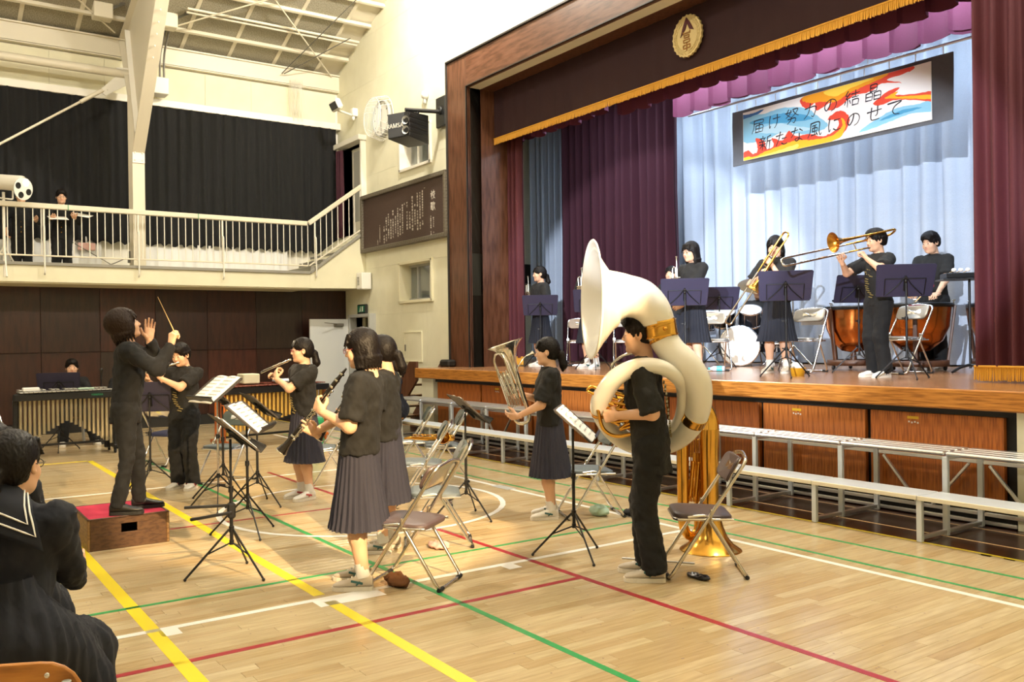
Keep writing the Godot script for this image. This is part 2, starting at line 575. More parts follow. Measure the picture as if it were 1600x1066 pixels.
# ---------- the setting ----------
func rect_cells(m: Mb, x0: float, x1: float, y0: float, y1: float, holes: Array, z0: float, z1: float) -> void:   # a wall of boxes round rectangular holes
	var xs := [x0, x1]
	var ys := [y0, y1]
	for h: Rect2 in holes:
		xs.append_array([h.position.x, h.end.x]); ys.append_array([h.position.y, h.end.y])
	xs.sort(); ys.sort()
	for j in ys.size() - 1:
		var run := -1.0e9
		for i in xs.size() - 1:
			if xs[i + 1] - xs[i] < 1e-5 or ys[j + 1] - ys[j] < 1e-5: continue
			var mid := Vector2((xs[i] + xs[i + 1]) / 2, (ys[j] + ys[j + 1]) / 2)
			var solid := mid.x > x0 and mid.x < x1 and mid.y > y0 and mid.y < y1
			for h: Rect2 in holes:
				if h.has_point(mid): solid = false
			if solid: m.box(V((xs[i] + xs[i + 1]) / 2, (ys[j] + ys[j + 1]) / 2, (z0 + z1) / 2), V(xs[i + 1] - xs[i], ys[j + 1] - ys[j], absf(z1 - z0)), 0.0)

func curtain(m: Mb, a: Vector3, b: Vector3, h: float, folds: float, amp: float, thick := 0.012, sharp := 0.0, seed_ := 1, rows := 5, flare := 0.0, hem := 0.0) -> void:   # hangs from y = a.y + h down to a.y, along a..b
	var d := b - a
	var l := d.length()
	var t := d / l
	var s := V(-t.z, 0, t.x)
	noise.seed = seed_
	noise.frequency = 1.0
	var nn := int(folds * 10)
	for side in 2:
		var pts := PackedVector3Array()
		for j in rows:
			var f := float(j) / (rows - 1)
			for i in nn + 1:
				var u := float(i) / nn
				if side == 1: u = 1.0 - u
				var ph: float = u * folds * TAU + noise.get_noise_2d(u * folds * 0.5, 0.0) * 2.5 + noise.get_noise_2d(u * folds * 0.4, f * 0.8 + 30.0) * 1.3
				var w := sin(ph)
				if sharp > 0.0: w = signf(w) * pow(absf(w), 1.0 - sharp)
				var k := (w + 0.35 * noise.get_noise_2d(u * folds, 7.0 + f)) * amp * (0.75 + 0.25 * (1.0 - f))
				var y := a.y + h * f
				if j == 0: y += hem * sin(ph + 0.6)
				pts.append(a + t * (u * l + (u - 0.5) * flare * (1.0 - f)) + s * (k + (thick if side == 1 else 0.0)) + V(0, y - a.y, 0))
		m.grid(pts, nn + 1, rows)

func valance(m: Mb, a: Vector3, b: Vector3, h: float, pleat: float, seed_: int) -> void:   # box pleats: flat panels with a tuck between, each a little crooked at its foot
	var l := a.distance_to(b)
	var t := (b - a) / l
	var s := V(-t.z, 0, t.x)
	var count := int(l / pleat)
	rng.seed = seed_
	for side in 2:
		for i in count:
			var drop := rng.randf_range(-0.025, 0.025)
			var lean := rng.randf_range(-0.02, 0.02)
			var row := []
			for q in [[0.0, 0.045], [0.04, 0.0], [0.08, -0.012], [0.3, -0.03], [0.7, -0.034], [0.93, -0.02], [0.985, 0.0], [1.0, 0.045]]: row.append(q)
			var pts := PackedVector3Array()
			for j in 5:
				var f := j / 4.0
				for k in row.size():
					var q: Array = row[k if side == 0 else row.size() - 1 - k]
					var y: float = h * f + (1.0 - f) * (drop + lean * (q[0] - 0.5) * 2.0 - 0.02 * sin(q[0] * PI))
					pts.append(a + t * ((i + q[0]) * pleat) - s * (-q[1] * (1.35 - 0.6 * f) + (0.01 if side == 0 else 0.0)) + V(0, y, 0))
			m.grid(pts, row.size(), 5)

func strip(called: String, material: String, x0: float, x1: float, z0: float, z1: float, parent: Node, y := 0.0) -> void:
	var m := Mb.new()
	m.box(V((x0 + x1) / 2, y + 0.0006, (z0 + z1) / 2), V(absf(x1 - x0), 0.0012, absf(z1 - z0)), 0.0004)
	obj(called, m, material, parent)

func build_floor() -> void:
	var m := Mb.new()
	m.box(V(-7.7, -0.15, 2.1), V(18.9, 0.26, 19.5), 0.0)
	var fl := struct("floor", m, "subfloor")
	# hardwood boards run across the hall, from the stage towards the back
	rng.seed = 11
	var w := 0.0755
	var lens := [0.6, 0.9, 1.2, 1.5]
	var shapes := {}
	for l in lens:
		var b := Mb.new()
		b.box(V(0, -0.01, 0), V(w - 0.0012, 0.02, l - 0.001), 0.0012)
		shapes[l] = b
	var eye := V(0, 1.5, 0)
	var fw := V(-0.82, 0, -0.572)
	var rt := V(0.572, 0, -0.82)
	var cells := []
	var x := -17.0
	while x < 1.6:
		var z := -6.0 - rng.randf() * 1.0
		while z < 7.0:
			var l: float = lens[rng.randi() % 4]
			var z1 := minf(z + l, 7.0)
			var z0 := maxf(z, -6.02)
			if z1 - z0 > 0.05:
				var mid := V(x + w / 2, 0, (z0 + z1) / 2) - eye
				var dep := mid.dot(fw)
				var seen := dep > 2.9 and absf(mid.dot(rt)) < dep * 0.62
				cells.append([dep if seen else 100.0 + dep, x + w / 2, z0, z1, l, rng.randi() % 8, rng.randf() < 0.12])
			z += l
		x += w
	cells.sort_custom(func(p, q): return p[0] < q[0])
	var rest := []
	for i in 8: rest.append(Mb.new())
	var done := 0
	var made := {}
	for c in cells:
		var whole: bool = absf(c[3] - c[2] - c[4]) < 0.001
		if done < 300 and c[0] < 90.0 and whole:
			if not made.has(c[4]): made[c[4]] = shapes[c[4]].mesh()
			obj("plank", made[c[4]], "plank%d" % c[5], fl, V(c[1], 0, (c[2] + c[3]) / 2))
			done += 1
		else:
			rest[c[5]].box(V(c[1], -0.01, (c[2] + c[3]) / 2), V(w - 0.0012, 0.02, c[3] - c[2] - 0.001), 0.0012 if c[0] < 60.0 else 0.0)
	for i in 8:
		var o := obj("planks", rest[i], "plank%d" % i, fl)
		o.set_meta("kind", "stuff")
	# brass-dark screw plugs sunk flush into the boards
	var pl := Mb.new()
	for k in 420:
		var p := V(-rng.randf_range(1.5, 6.5), 0.0003, -rng.randf_range(-1.0, 5.0))
		for q in 1:
			pl.lathe([Vector2(0.006, 0), Vector2(0.005, 0.0004), Vector2(0.0003, 0.0005)], Transform3D(Basis(), V(snappedf(p.x, w) + 0.01, 0, snappedf(p.z, 0.3) + rng.randf_range(-0.02, 0.02))), 6)
	obj("floor_plugs", pl, "plate", fl).set_meta("kind", "stuff")
	# the dark border in front of the stage
	var d := Mb.new()
	d.box(V(-7.7, -0.01, -6.72), V(18.7, 0.02, 1.38), 0.0)
	obj("dark_border", d, "dark_floor", fl)
	# court lines
	strip("court_line", "line_yellow", -17, 1.6, -6.05, -6.02, fl)
	strip("court_line", "line_pale", -12, 1.6, -6.36, -6.34, fl)
	strip("court_line", "line_pale", -12, 1.6, -6.80, -6.785, fl)
	strip("court_line", "line_yellow", -12.5, 1.6, -1.12, -1.045, fl)
	strip("court_line", "line_yellow", -12.5, -4.95, -2.07, -2.0, fl)
	strip("court_line", "line_yellow", -4.80, 1.6, -2.07, -2.0, fl)
	strip("court_line", "line_yellow", -12.55, -12.48, -2.0, 0.5, fl)
	strip("court_line", "line_green", -13, 1.6, -2.64, -2.6, fl)
	strip("court_line", "line_red", -10, 1.6, -3.53, -3.485, fl)
	strip("court_line", "line_white", -14, 1.6, -5.05, -5.0, fl)
	strip("court_line", "line_green", -14, 1.6, -5.19, -5.155, fl)
	strip("court_line", "line_green", -14, 1.6, -5.62, -5.585, fl)
	strip("court_line", "line_white", -4.895, -4.845, -5.0, 3.0, fl)
	strip("court_line", "line_white", -4.845, -4.72, -2.36, -1.95, fl)
	strip("court_line", "line_white", -4.845, -4.74, -3.36, -3.26, fl)
	strip("court_line", "line_white", -4.845, -4.74, -1.2, -1.1, fl)
	strip("court_line", "line_red", -4.33, -4.285, -3.485, 3.0, fl)
	strip("court_line", "line_green", -5.35, -5.315, -5.155, -2.64, fl)
	strip("court_line", "line_green", -5.39, -5.35, -2.6, 0.5, fl)
	strip("court_line", "line_red", -7.48, -7.44, -3.485, 3.0, fl)
	strip("court_line", "line_green", -8.62, -8.59, -1.9, 0.5, fl)
	strip("court_line", "line_white", -9.7, -9.65, -5.0, 1.0, fl)
	strip("tape_patch", "grey_paint", -7.55, -7.25, -5.08, -4.97, fl, 0.001)
	var c := Mb.new()   # the free-throw circle
	for k in 48:
		var a := TAU * k / 48.0
		var b := TAU * (k + 1) / 48.0
		var o := V(-7.4, 0.0013, -3.49)
		var rr := [1.24, 1.29]
		c.quad(o + V(cos(a), 0, sin(a)) * rr[0], o + V(cos(b), 0, sin(b)) * rr[0], o + V(cos(b), 0, sin(b)) * rr[1], o + V(cos(a), 0, sin(a)) * rr[1])
	obj("court_circle", c, "line_white", fl)

const HOLES := [[-11.95, 1.06, 8.52, 4.47], [-16.3, 0.0, 0.87, 1.97], [-16.8, 3.62, 1.03, 1.79], [-14.28, 4.58, 1.1, 0.64], [-14.36, 2.21, 1.18, 0.67]]

func build_walls() -> void:
	var holes: Array = []
	for h in HOLES: holes.append(Rect2(h[0], h[1], h[2], h[3]))
	var m := Mb.new()
	rect_cells(m, -17.25, 1.85, 0.0, 7.0, holes, -7.57, -7.77)
	m.poly(PackedVector2Array([Vector2(-17.25, 7.0), Vector2(1.85, 7.0), Vector2(-7.7, 10.4)]), 0.2, Transform3D(Basis(), V(0, 0, -7.67)))
	var wall := struct("wall_front", m, "cream")
	# cladding panels with open joints, as far as the photograph shows them
	var outline := PackedVector2Array([Vector2(-17.05, 0.0), Vector2(-12.56, 0.0), Vector2(-12.56, 6.07), Vector2(-2.86, 6.07), Vector2(-2.86, 7.0), Vector2(-2.86, 8.6), Vector2(-7.7, 10.3), Vector2(-17.05, 6.95)])
	var xs := -17.05
	while xs < -3.0:
		var ys := 0.2
		while ys < 9.6:
			var g := 0.0012
			var cell := PackedVector2Array([Vector2(xs + g, ys + g), Vector2(xs + 0.91 - g, ys + g), Vector2(xs + 0.91 - g, ys + 0.9 - g), Vector2(xs + g, ys + 0.9 - g)])
			for part in Geometry2D.intersect_polygons(cell, outline):
				var list: Array = [part]
				for h: Rect2 in holes:
					var r := PackedVector2Array([h.position, Vector2(h.end.x, h.position.y), h.end, Vector2(h.position.x, h.end.y)])
					var next: Array = []
					for q in list: next.append_array(Geometry2D.clip_polygons(q, r))
					list = next
				for q in list:
					if q.size() < 3: continue
					var b := Mb.new()
					b.poly(q, 0.016, Transform3D(Basis(), V(0, 0, -7.558)))
					obj("wall_panel", b, "cream", wall)
			ys += 0.9
		xs += 0.91
	# balcony-side wall
	m = Mb.new()
	m.box(V(-17.15, 3.5, 2.1), V(0.2, 7.0, 19.9), 0.0)
	var left := struct("wall_left", m, "steel_white")
	for k in range(-8, 3):
		var b := Mb.new()
		b.box(V(-17.04, 6.29, -7.06 + 0.88 * (k + 8) - 0.44 + 0.44), V(0.02, 0.62, 0.876), 0.001)
		obj("wall_panel", b, "cream_side", left)
	m = Mb.new()
	m.box(V(1.75, 3.5, 2.1), V(0.2, 7.0, 19.9), 0.0)
	struct("wall_right", m, "cream")
	m = Mb.new()
	m.box(V(-7.7, 3.5, 11.95), V(19.1, 7.0, 0.2), 0.0)
	m.poly(PackedVector2Array([Vector2(-17.25, 7.0), Vector2(1.85, 7.0), Vector2(-7.7, 10.4)]), 0.2, Transform3D(Basis(), V(0, 0, 11.95)))
	struct("wall_back", m, "cream")
	# eave beam, lower rail and head rail on the balcony wall
	m = Mb.new()
	m.box(V(-17.0, 6.80, 2.1), V(0.12, 0.3, 19.4), 0.004)
	m.box(V(-16.98, 6.955, 2.1), V(0.16, 0.03, 19.4), 0.004)
	m.box(V(-16.99, 6.63, 2.1), V(0.12, 0.02, 19.4), 0.003)
	struct("trim_1", m, "steel_cream")
	m = Mb.new()
	m.box(V(-16.97, 5.91, 2.1), V(0.16, 0.13, 19.4), 0.006)
	struct("trim_2", m, "steel_white")
	# brown panelled wall below the balcony
	m = Mb.new()
	m.box(V(-16.9, 1.27, 2.1), V(0.28, 2.54, 19.3), 0.0)
	var low := struct("wall_panelling", m, "brown_wall")
	rng.seed = 5
	for k in 10:
		for j in 2:
			var b := Mb.new()
			var z0 := -7.52 + k * 0.92
			b.box(V(-16.752, 0.66 + j * 1.19 + 0.12, z0 + 0.46), V(0.02, 1.18, 0.914), 0.003)
			obj("wall_panel", b, "brown_panel%d" % [[0, 1, 2, 1, 3, 0, 1, 2, 1, 0][(k + j * 3) % 10]], low)
	m = Mb.new()
	m.box(V(-16.74, 0.09, 2.1), V(0.03, 0.18, 19.3), 0.003)
	struct("baseboard_left", m, "black_trim")

func build_roof() -> void:
	var k := 0.358
	var run := 9.55
	for s in [-1, 1]:
		var tf := Transform3D(Basis(), V(-7.7 + s * 0.0, 0, 2.1))
		var m := Mb.new()
		m.poly(PackedVector2Array([Vector2(s * run, 7.0 - 0.0 + (9.35 - run) * k + 0.035), Vector2(s * run, 7.3), Vector2(0, 10.75), Vector2(0, 7.0 + 9.35 * k + 0.035)]), 19.9, tf)
		struct("ceiling" if s < 0 else "ceiling_far", m, "steel_cream")
	var roof := get_node("ceiling")
	# rough boards between light strips, on the slope the photograph shows
	var dir := V(1, k, 0).normalized()
	var nrm := V(k, -1, 0).normalized()
	var bs := Basis(dir, -nrm, V(0, 0, 1))
	for zi in range(-1, 9):
		var z0 := -7.94 + 0.88 * zi
		for xi in 5:
			var x0 := -17.02 + xi * 0.535
			var x1 := x0 + 0.535
			var m := Mb.new()
			var c := V((x0 + x1) / 2, 6.99 + k * ((x0 + x1) / 2 + 17.05), z0 + 0.44)
			if z0 < -7.6: continue
			m.box(c - nrm * 0.012, V(0.535 * 1.062 - 0.004, 0.03, 0.876), 0.004, bs)
			obj("ceiling_board", m, "board_roof", roof)
		var st := Mb.new()
		st.box(V(-15.4, 6.99 + k * 1.65, z0) + nrm * 0.008, V(3.4 * 1.06, 0.016, 0.07), 0.004, bs)
		obj("batten", st, "steel_cream", roof)
	for x0 in [-16.48, -15.44, -14.86, -14.3]:
		var m := Mb.new()
		m.box(V(x0, 6.99 + k * (x0 + 17.05), 2.1) + nrm * 0.03, V(0.06, 0.07, 19.3), 0.005, bs)
		obj("purlin", m, "steel_cream", roof)
	# twin conduits along the slope
	for a in [[-7.5, -4.25], [-2.5, 3.0]]:
		var m := Mb.new()
		for dx in [0.0, 0.09]:
			var p := V(-15.97 + dx, 6.99 + k * (1.08 + dx), 0) + nrm * 0.06
			m.rod(V(p.x, p.y, a[0]), V(p.x, p.y, a[1]), 0.024)
		obj("conduit", m, "steel_cream", roof)
	# bracing rods
	for a in [[V(-17.0, 6.9, -7.45), V(-13.2, 8.2, -3.6)], [V(-16.6, 6.95, -3.6), V(-13.4, 8.1, -7.4)], [V(-16.6, 6.95, -3.2), V(-13.2, 8.2, 0.4)]]:
		var m := Mb.new()
		m.rod(a[0], a[1], 0.014, -1.0, 6)
		tag(obj("brace_rod", m, "steel_cream"), ["thin pale bracing rod crossing the roof boards beside the gable wall", "thin pale bracing rod running from the steel column up to the gable wall", "thin pale bracing rod under the dark roof left of the steel column"][0 if a[0].x < -16.9 else (1 if a[1].z < -5.0 else 2)], "rod")

func build_column() -> void:
	# steel portal frame: column with flanges, kinked into the rafter
	var o := thing("steel_column", "cream steel portal column rising from the balcony and bending into the roof rafter", "column", V(-16.0, 2.8, -3.43))
	var inner := [Vector2(0.0, 0.0), Vector2(0.0, 1.95), Vector2(1.9, 4.15), Vector2(7.5, 6.45)]
	var outer := [Vector2(-0.3, 0.0), Vector2(-0.3, 3.0), Vector2(-0.95, 4.15), Vector2(1.4, 4.98), Vector2(7.5, 7.17)]
	var m := Mb.new()
	m.poly(PackedVector2Array([inner[0], inner[1], inner[2], inner[3], outer[4], outer[3], outer[2], outer[1], outer[0]]), 0.014)
	obj("web", m, "steel_cream", o)
	m = Mb.new()
	for q in 3:
		var a: Vector2 = inner[q]
		var b: Vector2 = inner[q + 1]
		m.bar(V(a.x, a.y, 0), V(b.x, b.y, 0), 0.2, 0.018, 0.003, V(1, -0.4, 0))
	obj("inner_flange", m, "steel_cream", o)
	m = Mb.new()
	for q in range(0, 4):
		var a: Vector2 = outer[q]
		var b: Vector2 = outer[q + 1]
		m.bar(V(a.x, a.y, 0), V(b.x, b.y, 0), 0.2, 0.018, 0.003, V(1, -0.4, 0))
	obj("outer_flange", m, "steel_cream", o)
	m = Mb.new()
	m.box(V(0.018, 1.9, 0), V(0.016, 0.22, 0.2), 0.002)
	for y in [1.84, 1.96]:
		for z in [-0.06, 0.06]: m.ball(V(0.03, y, z), V(0.012, 0.016, 0.016), 8, 5)
	obj("splice_plate", m, "steel_white", o)
	m = Mb.new()
	for q in 9:
		var p := V(1.1 + 0.13 * q, 3.35 + 0.15 * q, 0.012)
		m.ball(p, V(0.018, 0.018, 0.012), 8, 5)
		m.ball(p + V(0.09, -0.08, 0), V(0.018, 0.018, 0.012), 8, 5)
	obj("bolts", m, "steel_white", o)
	m = Mb.new()
	m.bar(V(-0.5, 4.2, 0), V(0.2, 2.2, 0), 0.18, 0.012, 0.002, V(1, 0.3, 0))
	obj("stiffener", m, "steel_white", o)
	# tie beam and diagonal rod to the left of the column
	o = thing("tie_beam", "round steel tie pipe fixed to the column above the left blackout curtain", "beam", V(-16.6, 6.25, -3.5))
	m = Mb.new()
	m.rod(V(0, 0, 0.05), V(0, 0, 9.0), 0.075, -1.0, 14)
	obj("pipe", m, "steel_cream", o)
	m = Mb.new()
	m.poly(PackedVector2Array([Vector2(0.0, 0.12), Vector2(0.3, 0.1), Vector2(0.3, -0.05), Vector2(0.6, -0.36), Vector2(0.48, -0.42), Vector2(0.0, -0.1)]), 0.016, Transform3D(Basis(V(0, 0, 1), V(0, 1, 0), V(-1, 0, 0)), V(0, 0, -0.02)))
	for z in [0.44, 0.5]: m.ball(V(0.01, -0.32 + (z - 0.44) * -0.5, z), V(0.012, 0.016, 0.016), 8, 5)
	obj("gusset_plate", m, "steel_white", o)
	m = Mb.new()
	m.rod(V(-16.4, 5.86, -2.95), V(-16.2, 4.3, -0.8), 0.02)
	m.rod(V(-16.4, 5.86, -2.95), V(-16.36, 5.6, -2.6), 0.034)
	tag(obj("brace_rod", m, "steel_cream"), "pale diagonal wall brace rod slanting down across the left blackout curtain", "rod")
	# cable boxes and conduits
	o = thing("junction_box", "white square junction box on the wall right of the column, under grey conduits", "junction box", V(-16.75, 6.15, -3.95))
	m = Mb.new()
	m.box(Vector3.ZERO, V(0.3, 0.3, 0.3), 0.012)
	obj("case", m, "steel_white", o)
	m = Mb.new()
	for q in 3: m.tube(bend([V(0, 0.12, -0.1 + q * 0.07), V(0.0, 0.6, -0.1 + q * 0.07), V(0.22, 0.95, -0.14 + q * 0.06), V(0.5, 1.08, -0.12 + q * 0.04)], 0.2), 0.018, 6)
	obj("conduit", m, "conduit", o)
	for a in [[V(-16.25, 7.2, -4.0), "cream cable box under the roof just right of the steel column"], [V(-16.3, 7.17, -2.95), "cream cable box under the dark roof just left of the steel column"]]:
		o = thing("junction_box", a[1], "junction box", a[0])
		m = Mb.new()
		m.box(Vector3.ZERO, V(0.26, 0.26, 0.3), 0.012)
		obj("case", m, "steel_cream", o)
		m = Mb.new()
		for q in 3: m.tube(bend([V(0.05, 0.05, -0.14), V(0.12, 0.1 + 0.03 * q, -0.24), V(0.28, 0.1 + 0.01 * q, -0.3)], 0.08), 0.014, 6)
		obj("cable", m, "conduit", o)

func build_balcony() -> void:
	# slab, with the flight that climbs to the upper door
	var m := Mb.new()
	m.box(V(-16.42, 2.65, 2.85), V(1.26, 0.28, 18.5), 0.004)
	m.box(V(-16.42, 2.52, 2.85), V(1.2, 0.06, 18.5), 0.004)
	m.poly(PackedVector2Array([Vector2(-6.4, 2.79), Vector2(-6.4, 2.51), Vector2(-7.55, 2.53), Vector2(-7.55, 3.62), Vector2(-7.5, 3.62)]), 1.26, Transform3D(Basis(V(0, 0, 1), V(0, 1, 0), V(-1, 0, 0)), V(-16.42, 0, 0)))
	var slab := struct("floor_balcony", m, "cream_side")
	m = Mb.new()
	m.box(V(-15.79, 2.8, 2.85), V(0.06, 0.05, 18.5), 0.004)
	m.bar(V(-15.79, 2.8, -6.4), V(-15.79, 3.63, -7.53), 0.06, 0.05, 0.004)
	obj("slab_edge", m, "slab_edge", slab)
	for k in 6:
		var b := Mb.new()
		b.box(V(-16.4, 2.79 + 0.14 * (k + 0.5), -6.42 - 0.19 * k - 0.55 + 0.09 * k * 0.0), V(1.2, 0.14, 1.1 - 0.19 * k * 0.5), 0.004)
		if k < 5: obj("step", b, "slab_edge", slab)
	# railing
	var r := thing("balcony_railing", "cream steel balcony railing with thin balusters, climbing beside the upper door", "railing", V(-15.78, 2.8, 0))
	m = Mb.new()
	m.box(V(0, 0.92, 2.85), V(0.06, 0.085, 18.4), 0.01)
	m.bar(V(0, 0.925, -6.38), V(0, 1.74, -7.5), 0.06, 0.085, 0.01)
	m.box(V(0, 1.76, -7.54), V(0.06, 0.085, 0.1), 0.01)
	obj("handrail", m, "steel_cream", r)
	m = Mb.new()
	m.box(V(0, 0.13, 2.85), V(0.025, 0.025, 18.4), 0.004)
	m.bar(V(0, 0.13, -6.38), V(0, 0.92, -7.52), 0.025, 0.025, 0.004)
	obj("bottom_rail", m, "steel_cream", r)
	var bal := Mb.new()
	bal.rod(V(0, 0.13, 0), V(0, 0.89, 0), 0.0085, -1.0, 6)
	var bm := bal.mesh()
	for k in 90:
		var z := 3.0 - k * 0.117
		if z < -6.4: break
		obj("baluster", bm, "steel_white", r, V(0, 0, z))
	for k in 9: obj("baluster", bm, "steel_white", r, V(0, 0.075 + 0.085 * k, -6.5 - 0.117 * k))
	var post := Mb.new()
	post.tube(bend([V(0, 0.9, 0), V(0, 0.1, 0)], 0.02), 0.017)
	post.tube(bend([V(0.0, 0.56, 0), V(0.03, 0.6, 0), V(0.06, 0.56, 0), V(0.06, -0.14, 0), V(0.02, -0.17, 0)], 0.03), 0.013)
	var pm := post.mesh()
	for z in [1.0, -0.45, -1.95, -3.36, -4.77, -6.5]: obj("post", pm, "steel_white", r, V(0, 0.0 if z > -6.4 else 0.08, z))
	for z in [-2.3, -4.35]:
		var t := Mb.new()
		t.box(V(0.0, 0.92, z), V(0.066, 0.09, 0.012), 0.002)
		obj("green_tape", t, "green_plastic", r)
	# blackout curtains and white wall below them
	m = Mb.new()
	curtain(m, V(-16.93, 3.31, -3.5), V(-16.93, 3.31, -7.45), 2.54, 19, 0.035, 0.012, 0.0, 3, 5, 0.0, 0.025)
	tag(obj("blackout_curtain", m, "blackout"), "black blackout curtain on the balcony wall right of the steel column", "curtain")
	m = Mb.new()
	curtain(m, V(-16.93, 3.31, 2.6), V(-16.93, 3.31, -3.46), 2.54, 28, 0.035, 0.012, 0.0, 8, 5, 0.0, 0.025)
	tag(obj("blackout_curtain", m, "blackout"), "blackout curtain on the balcony wall left of the column, behind the two boys", "curtain")
	m = Mb.new()
	curtain(m, V(-16.97, 2.82, -3.7), V(-16.97, 2.82, -6.4), 0.52, 12, 0.015, 0.01, 0.0, 5, 4)
	tag(obj("white_drape", m, "pale_curtain" if false else "towel_white"), "white cloth along the foot of the balcony wall right of the column", "cloth")
	m = Mb.new()
	curtain(m, V(-16.97, 2.82, 1.0), V(-16.97, 2.82, -3.0), 0.58, 14, 0.02, 0.01, 0.0, 6, 4)
	tag(obj("white_drape", m, "towel_white"), "white cloth along the foot of the balcony wall behind the two boys", "cloth")
	m = Mb.new()
	m.box(V(-16.9, 3.22, -2.75), V(0.05, 0.13, 0.28), 0.01)
	tag(obj("pink_cloth", m, "pink_cloth"), "small pink cloth folded over the white drape left of the column", "cloth")
	m = Mb.new()
	m.box(V(-16.2, 3.0, -3.3), V(0.05, 0.2, 0.04), 0.004)
	m.tube(bend([V(-16.2, 2.98, -3.25), V(-16.2, 2.85, -3.0), V(-16.1, 2.82, -2.6)], 0.1), 0.008, 5)
	m.rod(V(-16.3, 3.3, -2.3), V(-16.1, 2.82, -3.05), 0.008)
	tag(obj("cable_stub", m, "conduit"), "grey socket box with loose cables at the foot of the column on the balcony", "cable")

